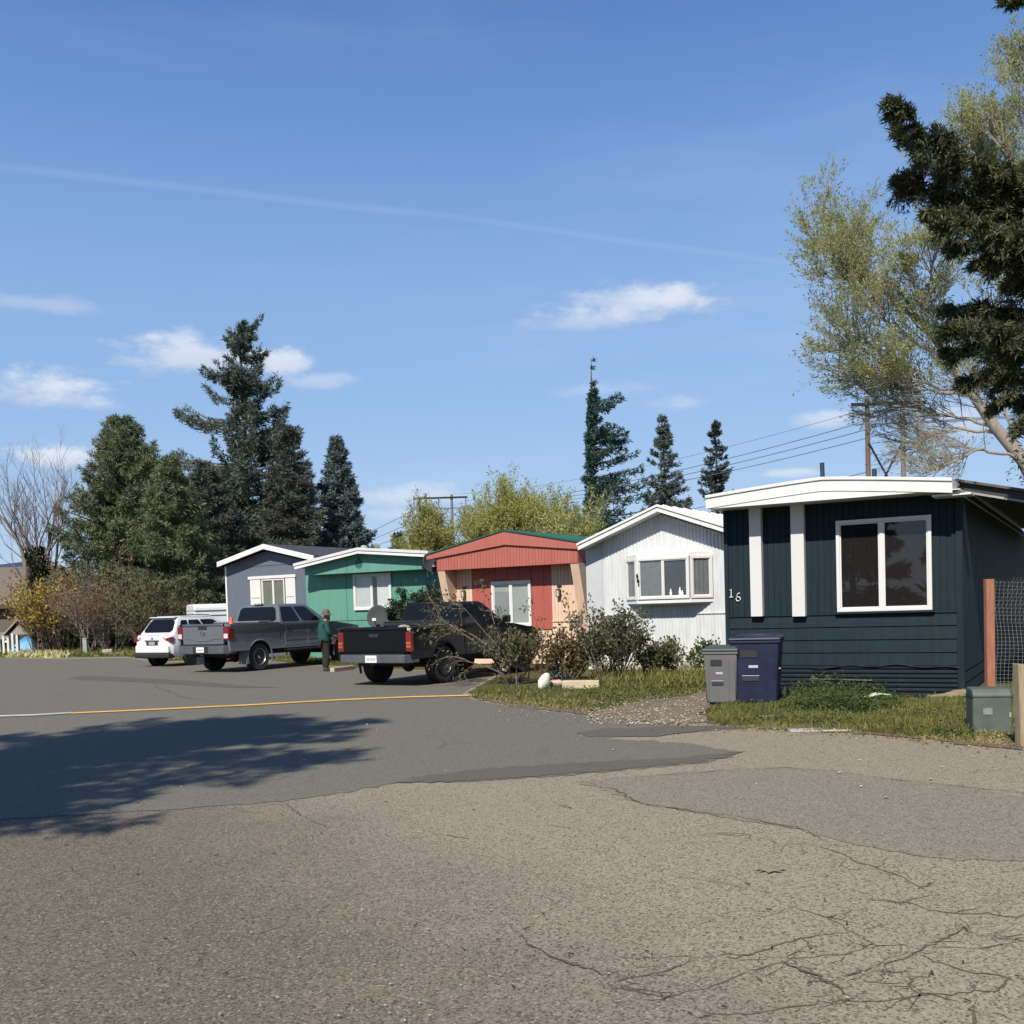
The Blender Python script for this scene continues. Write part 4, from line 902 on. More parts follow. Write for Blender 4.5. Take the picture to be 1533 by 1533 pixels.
MB().prism(chevron((zLe - .06, zA - .06, zRe - .06), (uLe, uA, uRe), .1), 'y', OV - .32, OV - .28).build('barge_board', M_WTRIM, H, bevel=.004)
MB().prism(chevron((zLe + .045, zA + .045, zRe + .045), (uLe - .03, uA, uRe + .03), .1), 'y', OV - .35, LEN + .2).build('roof', M_WROOF, H, bevel=.006)
MB().lathe([(.12, 0), (.12, .05), (.09, .1)], (uA - .1, OV + .2, zA + .14), 'z', 12).build('roof_vent', mat('grey vent cap', (.3, .3, .28), .6), H, smooth=40)
MB().prism([(uL, .02), (uR, .02), (uR, zbot + .05), (uL, zbot + .05)], 'y', .0, .02).build('front_wall', M_GREEN, H)
MB().prism([(uL + .01, .03), (uR - .01, .03), (uR - .01, zh(uR) - .05), (uA, zA), (uL + .01, zh(uL) - .05)], 'y', .03, LEN).build('wall', M_GREEN, H)
corr(MB(), .03, LEN, .05, zh(uR) - .05, RIB, .3, lambda a, d, z: (uR - d * 1.6, a, z)).build('side_siding', M_GREEN, H)
MB().box(F.u(519, 890) - .008, F.u(519, 890) + .008, -.008, .0, .03, zbot).box(uL, uR, -.012, 0, F.z(560, 928) - .01, F.z(560, 928) + .01).build('seam', M_GREEND, H)
u0, z1 = F.uz(528.5, 860, -.05); u1, z0 = F.uz(587, 912, -.05)
fo, P_, n_, ed = window(H, (u0, 0), (u1, 0), z0, z1, .085, (.48,), .08, back=mat('painted dim room', (.055, .06, .065), .9), mw=.06); clean(fo)
curtain(fo, P_(ed[0], 0), P_(ed[1], 0), z0 + .08, z1 - .08, n_, .014, mat('grey lace curtain', (.55, .55, .54), .9, var=.2, scale=8, stretch=(6, 1, .6)), waves=6, amp=.006)
curtain(fo, P_(ed[2] + .18, 0), P_(ed[3], 0), z0 + .08, z1 - .08, n_, .014, M_CURT, waves=5, amp=.006)
GREEN = F

# ---------------------------------------------------------------- slate grey home
F = Fac(400, 39.0, 30); GY = F
H = thing('mobile_home', 'slate grey mobile home with white shutters and white gable trim', 'mobile home', F.O, -F.yaw, GRP)
M_SLATE = mat('slate grey siding', (.105, .125, .155), .65, var=.1, scale=2.5, stretch=(4, 4, .6))
M_SHING = mat('dark shingle roof', (.045, .045, .052), .9, var=.35, scale=9, bump=.4, bscale=20, stretch=(1, 1, 2))
OV = -.4; LEN = 12.0
uL = F.u(339, 880); uA, zA = F.uz(394.5, 822, OV); uLe, zLe = F.uz(325.5, 849, OV); uRe = 2 * uA - uLe; zRe = zLe; uR = 2 * F.u(398, 850) - uL
sl_ = (zA - zLe) / (uA - uLe); uAw = (uL + uR) / 2
zg = lambda u: zLe + sl_ * (min(u, 2 * uAw - u) - uLe) + .02
MB().prism([(uL, .02), (uR, .02), (uR, zg(uR)), (uAw, zg(uAw)), (uL, zg(uL))], 'y', 0, LEN).build('wall', M_SLATE, H)
corr(MB(), uL + .01, uR - .01, F.z(400, 846), zg, GROOVE, 5.0, lambda a, d, z: (a, d - .014, z)).build('gable_siding', M_SLATE, H)
MB().box(uL, uR, -.022, -.003, F.z(400, 846) - .012, F.z(400, 846) + .008).build('gable_seam', M_SLATE, H)
MB().box(uL - .025, uL + .05, -.025, .05, .02, zg(uL)).build('corner_trim', M_WTRIM, H)
MB().prism(chevron((zLe, zA, zRe), (uLe, uA, uRe), .19), 'y', OV - .03, OV + .02).build('barge_board', M_WTRIM, H, bevel=.005)
MB().prism(chevron((zLe + .1, zA + .1, zRe + .1), (uLe - .03, uA, uRe + .03), .1), 'y', OV + .021, LEN + .3).build('roof', M_SHING, H)
u0, z1 = F.uz(391, 868, -.05); u1, z0 = F.uz(427, 912, -.05)
fo, P_, n_, ed = window(H, (u0, 0), (u1, 0), z0, z1, .04, (.5,), .06, back=mat('olive blind', (.16, .15, .1), .8, var=.15, scale=3), mw=.05); clean(fo)
M_SHUT = mat('white painted shutter', (.64, .63, .58), .5, var=.04, scale=3)
for (a, b) in ((374.5, 390), (427.5, 442)):
    s0 = F.u(a, 880, -.03); s1 = F.u(b, 880, -.03); mb = MB().box(s0, s1, -.035, -.002, z0 - .02, z1 + .03)
    sh = mb.build('shutter', M_SHUT, H, bevel=.006)
    MB().box(s0 + .05, s1 - .05, -.042, -.036, z0 + .45, z0 + .48).build('hinge', mat('grey steel', (.3, .3, .3), .5), sh)
MB().box(F.u(373, 865) - .02, F.u(443, 862) + .02, -.06, -.002, z1 + .03, z1 + .14).build('window_head', M_SHUT, H, bevel=.006)
# ================================================================== vehicles
M_TYRE = mat('tyre rubber', (.022, .022, .023), .85, var=.2, scale=8, dirt=(.09, .08, .07), dirt_amt=.45)
M_DARKP = mat('black plastic', (.018, .018, .02), .6, var=.15)
M_UNDER = mat('underbody', (.012, .012, .012), .8)
M_CHROME = mat('chrome', (.6, .6, .6), .18, metal=1.0, var=.05)
M_GREYCH = mat('brushed grey bumper', (.22, .225, .23), .35, metal=.8, var=.12, scale=5)
M_CGLASS = mat('tinted car glass', (.006, .007, .008), .08, var=.1, spec=.3)
M_RED = mat('red lamp lens', (.17, .012, .012), .2, var=.15, scale=14, coat=.6)
M_CLEAR = mat('clear lamp lens', (.62, .58, .56), .2, var=.1, coat=.5)
M_AMBER = mat('amber lamp lens', (.3, .09, .035), .2, var=.15, coat=.5)
M_PLATE = mat('white licence plate', (.68, .68, .68), .5, var=.05)
M_INK = mat('plate ink', (.05, .06, .12), .6)
M_STEEL = mat('grey steel wheel', (.3, .3, .3), .4, metal=.7, var=.15)
M_BLKRIM = mat('black alloy wheel', (.02, .02, .022), .35, metal=.4, var=.2)

def wheel(parent, x, y, r, w, rim_m, style, out, rr=.62):
    """tyre and rim, axle along x; out=+1 if the outer side faces +x"""
    h = w / 2
    prof = [(r * .60, -h * .8), (r * .74, -h * .98), (r * .92, -h), (r * .985, -h * .8), (r, -h * .4), (r, h * .4), (r * .985, h * .8), (r * .92, h), (r * .74, h * .98), (r * .60, h * .8)]
    wh = MB().lathe([(r * .3, -h * .5), (r * .58, -h * .5), (r * .58, h * .5), (r * .3, h * .5)], (x, y, r), 'x', 20).build('wheel', M_UNDER, parent, smooth=40)
    MB().lathe(prof, (x, y, r), 'x', 36).build('tyre', M_TYRE, wh, smooth=40)
    R = r * .62; o = out; mb = MB()
    mb.lathe([(R, o * h * .75), (R, o * h * .92), (R * .93, o * h * .96), (R * .88, o * h * .8), (R * .84, o * h * .5), (R * .84, o * h * .2)], (x, y, r), 'x', 32)
    if style == 'steel':
        mb.lathe([(R * .84, o * h * .3), (R * .62, o * h * .05), (R * .45, o * h * .1), (R * .4, o * h * .55), (R * .2, o * h * .6), (R * .001, o * h * .6)], (x, y, r), 'x', 28)
        for k in range(8):
            a = 2 * PI * k / 8; mb.lathe([(.018, o * h * .15), (.018, o * h * .28), (.001, o * h * .29)], (x, y + R * .54 * math.cos(a), r + R * .54 * math.sin(a)), 'x', 8)
    else:
        mb.lathe([(R * .3, o * h * .2), (R * .28, o * h * .75), (R * .12, o * h * .82), (.001, o * h * .82)], (x, y, r), 'x', 20)
        ns = 6
        for k in range(ns):
            a = 2 * PI * k / ns + .2; ca, sa = math.cos(a), math.sin(a); b = R * .11
            q = [(x + o * h * xx, y + ca * rad - sa * ww, r + sa * rad + ca * ww) for (rad, ww, xx) in ((R * .15, -b, .72), (R * .15, b, .72), (R * .9, b * .8, .8), (R * .9, -b * .8, .8), (R * .15, -b, .3), (R * .15, b, .3), (R * .9, b * .8, .3), (R * .9, -b * .8, .3))]
            mb.add(q, [(0, 1, 2, 3), (0, 3, 7, 4), (1, 5, 6, 2), (3, 2, 6, 7), (0, 4, 5, 1)])
    mb.build('rim', rim_m, wh, smooth=35)
    if style == 'steel': MB().lathe([(R * .26, o * h * .6), (R * .24, o * h * .85), (R * .1, o * h * .9), (.001, o * h * .9)], (x, y, r), 'x', 18).build('hub_cap', M_CHROME, wh, smooth=40)
    return wh

def side_profile(pts, arches, zb, n=14):
    """polygon (y,z): bottom edge from rear to front with wheel arches cut out, then given top points back to the rear"""
    poly = []
    y0, y1 = pts['y0'], pts['y1']
    poly.append((y0, zb))
    for (cy, cz, R) in arches:
        s = math.sqrt(max(0, R * R - (zb - cz) ** 2)); a0 = math.atan2(zb - cz, -s); a1 = math.atan2(zb - cz, s)
        for k in range(n + 1):
            a = a0 + (a1 - a0) * k / n
            if a0 < 0: a = (a0 + 2 * PI) + (a1 - (a0 + 2 * PI)) * k / n
            poly.append((cy + R * math.cos(a), cz + R * math.sin(a)))
    poly.append((y1, zb)); poly += pts['top']
    return poly

def glass_on(parent, q, name, s0, s1, t0, t1, m=M_CGLASS, off=.006, cut=.12, frame=None):
    """glass panel lying on the planar quad q = bl, br, tr, tl"""
    bl, br, tr, tl = [Vector(p) for p in q]
    def P(s, t): return (bl * (1 - s) + br * s) * (1 - t) + (tl * (1 - s) + tr * s) * t
    n = (br - bl).cross(tl - bl).normalized()
    ds, dt = (s1 - s0), (t1 - t0); c = cut
    ring = [(s0 + ds * c * .5, t0), (s1 - ds * c * .5, t0), (s1, t0 + dt * c), (s1, t1 - dt * c), (s1 - ds * c * .5, t1), (s0 + ds * c * .5, t1), (s0, t1 - dt * c), (s0, t0 + dt * c)]
    pts = [P(*k) + n * off for k in ring]; k = len(pts); back = [P(*a) - n * .004 for a in ring]
    mb = MB().add([tuple(p) for p in pts + back], [tuple(range(k))] + [(i, i + k, (i + 1) % k + k, (i + 1) % k) for i in range(k)])
    return mb.build(name, m, parent)

def arc_tube(mb, x, cy, cz, R, a0, a1, r, n=16, flat=1.0):
    mb.tube([(x, cy + R * math.cos(a0 + (a1 - a0) * k / n), cz + R * math.sin(a0 + (a1 - a0) * k / n)) for k in range(n + 1)], r, 6)

def bulge(o, hw, zlo, zhi, amt=.05):
    """gives flat body sides the rounded section and waist crease of pressed panels"""
    bm = bmesh.new(); bm.from_mesh(o.data)
    for k in range(1, 12):
        z = zlo + (zhi - zlo) * k / 12
        bmesh.ops.bisect_plane(bm, geom=bm.verts[:] + bm.edges[:] + bm.faces[:], plane_co=(0, 0, z), plane_no=(0, 0, 1), dist=1e-4)
    for v in bm.verts:
        if abs(v.co.x) > hw * .9:
            q = max(-.1, min(1.1, (v.co.z - zlo) / (zhi - zlo)))
            d = -amt * max(0, q - .62) ** 2 / .15 - amt * 1.1 * max(0, .5 - q) ** 2 / .25 + (.012 * math.exp(-((q - .62) / .07) ** 2))
            v.co.x += math.copysign(d, v.co.x)
    bm.to_mesh(o.data); bm.free()
    for p in o.data.polygons: p.use_smooth = True
    o.data.set_sharp_from_angle(angle=math.radians(32))

def pickup(name, label, loc, psi, c, group=None):
    T = thing(name, label, 'pickup truck', loc, -psi, group)
    hw, zb, zr, zbelt, zroof = c['hw'], c['zb'], c['zr'], c['zbelt'], c['zroof']
    b0, b1, cb, cab1, nose = c['b0'], c['b1'], c['b1'] + .03, c['cab1'], c['nose']
    wr, yr, yf, ww = c['wr'], c['yr'], c['yf'], c['ww']; Rr = wr + .1; pm = c['paint']
    # cargo bed
    mb = MB()
    for s in (-1, 1):
        prof = side_profile({'y0': b0, 'y1': b1, 'top': [(b1, zr), (b0 + .02, zr)]}, [(yr, wr, Rr)], zb)
        MB().prism(prof, 'x', s * (hw - .07), s * hw).build('bed_side', pm, T, bevel=.022, seg=3)
    bed = MB().box(-hw + .071, hw - .071, b1 - .05, b1 - .002, zb + .1, zr - .02).build('cargo_bed', pm, T, bevel=.01)
    MB().box(-hw + .07, hw - .07, b0 + .1, b1 - .01, zb + .22, zb + .28).box(-hw + .071, hw - .071, b1 - .07, b1 - .051, zb + .281, zr - .03).build('bed_floor', M_DARKP, bed)
    for s in (-1, 1): MB().box(s * (hw - .1), s * (hw + .003), b0 + .03, b1 - .02, zr - .006, zr + .014).build('bed_rail_cap', M_DARKP, bed, bevel=.006)
    mb = MB()
    for s in (-1, 1):
        mb.lathe([(Rr - .02, -.28), (Rr - .02, -.02)], (s * hw - (0 if s > 0 else -.3), yr, wr), 'x', 24)
    # inner wheel wells and frame
    mb = MB().box(-hw + .3, hw - .3, b0 + .25, nose - .3, zb - .16, zb + .2)
    mb.box(-hw + .08, hw - .08, b1 - .05, cab1 - .2, zb - .06, zb + .05)
    mb.box(-hw + .3, hw - .3, yr - Rr - .0, yr + Rr, wr + .22, zr - .2).build('underbody', M_UNDER, T)
    mb = MB().tube([(-hw + .3, yr, wr), (hw - .3, yr, wr)], .06, 10).ball((.0, yr, wr), (.15, .17, .17), 12, 8).tube([(-hw + .3, yf, wr), (hw - .3, yf, wr)], .05, 8)
    mb.build('axle', mat('rusty dark steel', (.05, .035, .028), .7, var=.4), T, smooth=40)
    MB().box(-.06, .06, b0 - .1, b0 + .3, zb - .12, zb - .03).ball((0, b0 - .12, zb - .0), .03, 8, 6).build('tow_hitch', M_UNDER, T)
    MB().tube([(hw - .45, b0 + 1.0, zb - .1), (hw - .4, b0 + .4, zb - .08), (hw - .22, b0 + .12, zb - .06)], .05, 10).build('exhaust_pipe', mat('dull exhaust steel', (.18, .16, .14), .5, metal=.6), T, smooth=50)
    # tailgate
    tw = hw - c['lamp_w'] + .0; tg0 = b0 - .02
    tg = MB().box(-tw, tw, tg0, tg0 + .07, c['ztg'], zr + .005).build('tailgate', pm, T, bevel=.014, seg=3)
    MB().prism([(tg0 - .03, zr - .03), (tg0 + .07, zr - .03), (tg0 + .075, zr + .02), (tg0 - .01, zr + .025)], 'x', -tw, tw).build('tailgate_cap', c.get('capm', pm), tg, bevel=.008)
    if c['kind'] == 'new':
        MB().box(-.17, .17, tg0 - .012, tg0 - .001, zr - .14, zr - .05).build('tailgate_handle', M_DARKP, tg, bevel=.008)
        sv = MB()
        pts = [(-tw * .92, c['ztg'] + .16), (-tw * .5, c['ztg'] + .15), (-tw * .3, c['ztg'] + .1), (tw * .3, c['ztg'] + .1), (tw * .5, c['ztg'] + .15), (tw * .92, c['ztg'] + .16)]
        sv.tube([(a, tg0 - .001, b) for a, b in pts], .012, 6); sv.build('tailgate_crease', pm, tg, smooth=60)
        # chrome ram-head shield
        e = MB(); zc = (c['ztg'] + zr) / 2 + .03; y_ = tg0 - .003
        def poly(ps, d=.016): e.prism([(a, zc + b) for a, b in ps], 'y', y_ - d, y_)
        poly([(-.035, .05), (.035, .05), (.03, .0), (.016, -.075), (-.016, -.075), (-.03, .0)])
        for s in (-1, 1):
            poly([(s * .03, .055), (s * .085, .065), (s * .1, .02), (s * .085, -.03), (s * .05, -.045), (s * .062, -.01), (s * .07, .02), (s * .05, .035)], .02)
        e.build('emblem', M_CHROME, tg, bevel=.004)
        MB().box(.45, .62, tg0 - .008, tg0 - .001, zc - .01, zc + .02).build('badge', M_CHROME, tg)
    else:
        MB().box(-.13, .13, tg0 - .016, tg0 - .001, zr - .2, zr - .12).build('tailgate_handle', M_DARKP, tg, bevel=.01)
        MB().box(-tw * .9, tw * .9, tg0 - .008, tg0 - .001, c['ztg'] + .05, c['ztg'] + .075).build('tailgate_crease', pm, tg, bevel=.006)
    # tail lamps
    for s in (-1, 1):
        x0, x1 = s * tw, s * (hw + .02); x0 += s * .004
        z0, z1 = c['zl0'], c['zl1']; Lz = z1 - z0
        l = MB().box(min(x0, x1), max(x0, x1), b0 - .028, b0 + (.2 if c['kind'] == 'new' else .06), z0, z1).build('taillight', M_RED, T, bevel=.015, seg=3)
        if c['kind'] == 'new':
            MB().box(min(x0, x1) + .03, max(x0, x1) - .03, b0 - .034, b0 - .027, z0 + Lz * .12, z0 + Lz * .45).build('reversing_lens', M_CLEAR, l)
        else:
            MB().box(min(x0, x1) + .02, max(x0, x1) - .02, b0 - .034, b0 - .027, z0 + Lz * .2, z0 + Lz * .5).build('indicator_lens', M_AMBER, l)
            MB().box(min(x0, x1) + .02, max(x0, x1) - .02, b0 - .034, b0 - .027, z0 + Lz * .33, z0 + Lz * .37).build('lens_divider', M_RED, l)
    # bumper
    bz0, bz1 = c['bz']; bm_ = c['bumper']
    mb = MB().prism([(-hw + .0, .08), (-hw + .12, -.13), (hw - .12, -.13), (hw - .0, .08), (hw - .02, .3), (hw - .1, .3), (hw - .14, .0), (-hw + .14, .0), (-hw + .1, .3), (-hw + .02, .3)], 'z', bz0, bz1)
    bp = mb.build('bumper', bm_, T, bevel=.02, seg=3)
    MB().box(-hw + .14, hw - .14, -.11, .12, bz1 - .0, bz1 + .025).build('bumper_step', M_DARKP, bp)
    MB().box(-.3, .3, -.137, -.128, bz0 + .015, bz1 - .02).build('plate_recess', M_DARKP if c['kind'] == 'new' else bm_, bp)
    pl = MB().box(-.155, .155, -.15, -.139, (bz0 + bz1) / 2 - .075, (bz0 + bz1) / 2 + .08).build('license_plate', M_PLATE, bp)
    mb = MB()
    for k in range(6): 
        xx = -.115 + k * .042
        mb.box(xx, xx + .024, -.152, -.1505, (bz0 + bz1) / 2 - .03, (bz0 + bz1) / 2 + .025)
    mb.build('plate_marks', mat('faded plate ink', (.3, .31, .36), .7), pl)
    # cab body with hood
    top = [(nose - .02, zb + .42), (nose - .1, zbelt - .16), (cab1 + .2, zbelt - .015), (cab1 - .05, zbelt), (cb, zbelt)]
    prof = side_profile({'y0': cb, 'y1': nose - .1, 'top': [(nose, zb + .1)] + top}, [(yf, wr, Rr)], zb)
    body = MB().prism(prof, 'x', -hw + .005, hw - .005).build('body', pm, T, bevel=.03, seg=3)
    MB().box(-hw + .25, hw - .25, yf - Rr, yf + Rr, wr - .05, zbelt - .2).build('engine_bay', M_UNDER, body)
    MB().box(-hw + .02, hw - .02, nose - .12, nose + .08, zb - .1, zb + .16).build('front_bumper', bm_, body, bevel=.03)
    MB().box(-hw + .3, hw - .3, nose - .1, nose + .02, zb + .2, zbelt - .22).build('grille', M_DARKP, body, bevel=.02)
    for s in (-1, 1): MB().box(min(s * (hw - .28), s * (hw - .03)), max(s * (hw - .28), s * (hw - .03)), nose - .15, nose + .015, zb + .25, zbelt - .25).build('headlight', M_CLEAR, body, bevel=.02)
    # greenhouse
    g0, g1, in_ = c['gr'], c['gf'], c['inset']
    xb, xt = hw - .05, hw - in_; zt = zroof - .06
    B = [(-xb, cb + .02, zbelt - .01), (xb, cb + .02, zbelt - .01), (xb, cab1, zbelt - .01), (-xb, cab1, zbelt - .01)]
    Tt = [(-xt, g0, zt), (xt, g0, zt), (xt, g1, zt), (-xt, g1, zt)]
    mb = MB().loft([B, Tt, [(-xt + .07, g0 + .06, zroof - .012), (xt - .07, g0 + .06, zroof - .012), (xt - .07, g1 - .1, zroof - .012), (-xt + .07, g1 - .1, zroof - .012)]])
    cab = mb.build('cab', pm, T, bevel=.03, seg=3)
    rq = (B[0], B[1], Tt[1], Tt[0])
    glass_on(cab, rq, 'rear_window', .07, .93, .12, .93, cut=.14 if c['kind'] == 'new' else .22)
    if c['kind'] == 'new':
        MB().box(-.011, .011, cb + .0, cb + .03, zbelt + .08, zbelt + .12)
        lm = MB().box(-.17, .17, g0 - .03, g0 + .05, zroof - .035, zroof + .012).build('brake_light', M_DARKP, cab, bevel=.008)
        for xx in (-.12, -.02, .1): MB().box(xx - .025, xx + .03, g0 - .034, g0 - .029, zroof - .022, zroof + .004).build('lamp_lens', M_CLEAR, lm)
    else:
        lm = MB().box(-.14, .14, g0 - .012, g0 + .03, zroof - .045, zroof - .012).build('brake_light', M_RED, cab, bevel=.006)
    for s in (1, -1):
        sq = (B[1], B[2], Tt[2], Tt[1]) if s > 0 else (B[3], B[0], Tt[0], Tt[3])
        for (a0, a1) in c['sidewin']:
            if s < 0: a0, a1 = 1 - a1, 1 - a0
            glass_on(cab, sq, 'side_window', a0, a1, .1, .92, cut=.1)
    glass_on(cab, (B[2], B[3], Tt[3], Tt[2]), 'windshield', .06, .94, .06, .94)
    # doors
    for s in (1, -1):
        for (a, b) in c['doors']:
            x0, x1 = (hw - .012, hw + .004) if s > 0 else (-hw - .004, -hw + .012)
            d = MB().box(x0, x1, a, b, zb + .07, zbelt - .035).build('door', pm, T, bevel=.012, seg=2)
            xx = s * (hw + .02); MB().box(min(xx - .02, xx + .012), max(xx - .02, xx + .012), a + .07, a + .25, zbelt - .19, zbelt - .14).build('door_handle', c['handle'], d, bevel=.01)
            MB().box(min(s * hw, s * (hw + .018)), max(s * hw, s * (hw + .018)), a + .01, b - .01, zb + .2, zb + .25).build('door_trim', c['trim'], d, bevel=.006)
        xm = s * (hw + .17); ym = cab1 - .38
        mm = MB().box(xm - .1, xm + .1, ym - .05, ym + .06, zbelt + .02, zbelt + .3 if c['kind'] == 'new' else zbelt + .2).build('mirror', M_DARKP, T, bevel=.03)
        MB().tube([(s * (hw - .05), ym + .05, zbelt + .01), (xm - s * .06, ym + .02, zbelt + .07)], .03, 8).build('mirror_arm', M_DARKP, mm)
        MB().box(xm - .08, xm + .08, ym - .056, ym - .051, zbelt + .05, zbelt + (.27 if c['kind'] == 'new' else .17)).build('mirror_glass', M_CGLASS, mm)
        # flares
        fm = MB(); arc_tube(fm, s * (hw + .005), yr, wr, Rr - .005, math.radians(-20), math.radians(200), .028); fm.build('wheel_arch_trim', pm, T, smooth=60)
        fm = MB(); arc_tube(fm, s * (hw - .002), yf, wr, Rr - .005, math.radians(-15), math.radians(195), .024); fm.build('wheel_arch_trim', pm, T, smooth=60)
        if c['kind'] == 'new':
            MB().tube([(s * (hw - .02), cb + .1, zb - .04), (s * (hw + .03), cb + .25, zb - .06), (s * (hw + .03), cab1 - .3, zb - .06), (s * (hw - .02), cab1 - .15, zb - .04)], .038, 8).build('running_board', M_DARKP, T, smooth=60)
            MB().box(min(s * (hw - .3), s * (hw + .02)), max(s * (hw - .3), s * (hw + .02)), yr - Rr - .05, yr - Rr - .025, .22, zb + .1).build('mudflap', mat('grey mudflap', (.16, .165, .17), .6), T)
        wo = hw - ww / 2 - .005 + c.get('poke', 0)
        wheel(T, s * wo, yr, wr, ww, c['rim'], c['wstyle'], s); wheel(T, s * (wo - .02), yf, wr, ww, c['rim'], c['wstyle'], s)
    MB().box(-.2, .2, b0 + .4, b0 + .5, zb - .25, zb - .1) 
    for o_ in list(T.children):
        if o_.type == 'MESH' and o_.name.split('.')[0] in ('bed_side', 'body', 'door'): bulge(o_, hw, zb, zbelt)
    return T

def fwd(psi): return Vector((math.sin(psi), math.cos(psi), 0))
def rgt(psi): return Vector((math.cos(psi), -math.sin(psi), 0))
M_GPAINT = mat('dark grey metallic paint', (.16, .167, .18), .3, metal=.3, var=.06, scale=2, coat=1.0, dirt=(.13, .12, .11), dirt_amt=.25)
M_BPAINT = mat('black paint', (.0045, .005, .0065), .4, var=.15, scale=2, coat=.12, spec=.2, dirt=(.012, .011, .011), dirt_amt=.3)
PSI = math.radians(30)
ram = dict(kind='new', hw=1.01, zb=.62, zr=1.4, zbelt=1.37, zroof=1.97, b0=.0, b1=2.1, cab1=4.45, nose=5.95, wr=.41, yr=1.22, yf=5.05, ww=.27,
           ztg=.83, zl0=.96, zl1=1.35, lamp_w=.2, bz=(.56, .8), bumper=M_GREYCH, paint=M_GPAINT, gr=2.28, gf=3.55, inset=.2,
           sidewin=((.05, .42), (.47, .86)), doors=((2.3, 3.28), (3.31, 4.35)), handle=M_DARKP, trim=M_GREYCH, rim=M_STEEL, wstyle='steel', capm=M_GREYCH)
pr = foot(303, 29.6)
RAM = pickup('pickup_truck', 'grey crew cab pickup truck with an orange cone in its bed', pr, PSI, ram, 'vehicles parked along the lot')
psi2 = math.radians(31)
old = dict(kind='old', hw=.99, zb=.6, zr=1.27, zbelt=1.26, zroof=1.82, b0=.0, b1=2.02, cab1=4.0, nose=5.4, wr=.415, yr=1.2, yf=4.65, ww=.3,
           ztg=.74, zl0=.76, zl1=1.19, lamp_w=.14, bz=(.52, .7), bumper=M_GREYCH, paint=M_BPAINT, gr=2.2, gf=3.2, inset=.22,
           sidewin=((.05, .38), (.43, .85)), doors=((2.75, 3.9),), handle=M_DARKP, trim=M_DARKP, rim=M_BLKRIM, wstyle='alloy', poke=.03)
po = foot(559, 22.2)
OLD = pickup('pickup_truck', 'black older pickup truck with a black toolbox across its bed', po, psi2, old, 'vehicles parked along the lot')

def local(T, x, y, z):
    return Matrix.Rotation(T.rotation_euler.z, 4, 'Z') @ Vector((x, y, z)) + Vector(T.location)
# toolbox in the black truck
tb = thing('toolbox', 'black truck toolbox across the bed of the black pickup', 'toolbox', local(OLD, 0, 1.72, 0), OLD.rotation_euler.z)
mb = MB().box(-.93, .93, -.22, .22, 1.286, 1.36).box(-.83, .83, -.2, .2, .95, 1.286); mb.build('toolbox_body', mat('black powder coated steel', (.02, .02, .022), .5, var=.2), tb, bevel=.01)
MB().box(-.92, .92, -.215, .215, 1.362, 1.4).build('toolbox_lid', mat('black powder coated steel', (.02, .02, .022), .5), tb, bevel=.012)
# crumpled pale sack on the tailgate corner
sk = MB(); sk.ball((0, 0, 0), (.3, .16, .09), 16, 10); rs = random.Random(4)
sk.v = [(x + .03 * math.sin(x * 19 + z * 30), y + .03 * math.sin(x * 23 + y * 11), z + .03 * math.sin(x * 17 + 2) + .02 * rs.random()) for x, y, z in sk.v]
q = local(OLD, .62, .25, 1.21)
so_ = sk.build('sack', mat('pale grey sacking', (.3, .28, .24), .9, var=.35, scale=8), None, smooth=70, loc=q); so_.rotation_euler.z = OLD.rotation_euler.z; tag(so_, 'crumpled pale sack lying inside the rear corner of the black pickup bed', 'sack')
MB()
# board / box load in the grey truck plus traffic cone
ld = thing('tool_chest', 'silver tool chest lying across the bed of the grey pickup', 'tool chest', local(RAM, 0, 1.55, 0), RAM.rotation_euler.z)
MB().box(-.92, .92, -.25, .25, 1.42, 1.46).build('chest_lid', mat('dull aluminium', (.4, .41, .42), .4, metal=.7, var=.1), ld, bevel=.008)
MB().box(-.85, .85, -.23, .23, .95, 1.418).build('chest_body', mat('dull aluminium', (.4, .41, .42), .4, metal=.7), ld)
cn = thing('traffic_cone', 'small orange traffic cone standing in the grey pickup bed', 'traffic cone', local(RAM, .07, 1.05, 1.1), RAM.rotation_euler.z)
M_ORANGE = mat('orange cone plastic', (.75, .12, .035), .5, var=.08)
MB().lathe([(.11, .03), (.1, .06), (.045, .46), (.03, .5), (.001, .5)], (0, 0, 0), 'z', 18).build('cone', M_ORANGE, cn, smooth=40)
MB().box(-.17, .17, -.17, .17, 0, .03).build('base', M_ORANGE, cn, bevel=.01)
MB().lathe([(.0835, .17), (.0665, .32)], (0, 0, 0), 'z', 18).build('reflective_band', mat('faded cone band', (.8, .35, .22), .4), cn, smooth=40)
MB().box(-.5, .5, -.4, .4, -.2, -.002).build('crate', M_DARKP, None, loc=local(RAM, .07, 1.05, 1.1)).rotation_euler.z = RAM.rotation_euler.z
tag(bpy.data.objects['crate'], 'low black crate under the orange cone in the grey pickup bed', 'crate')

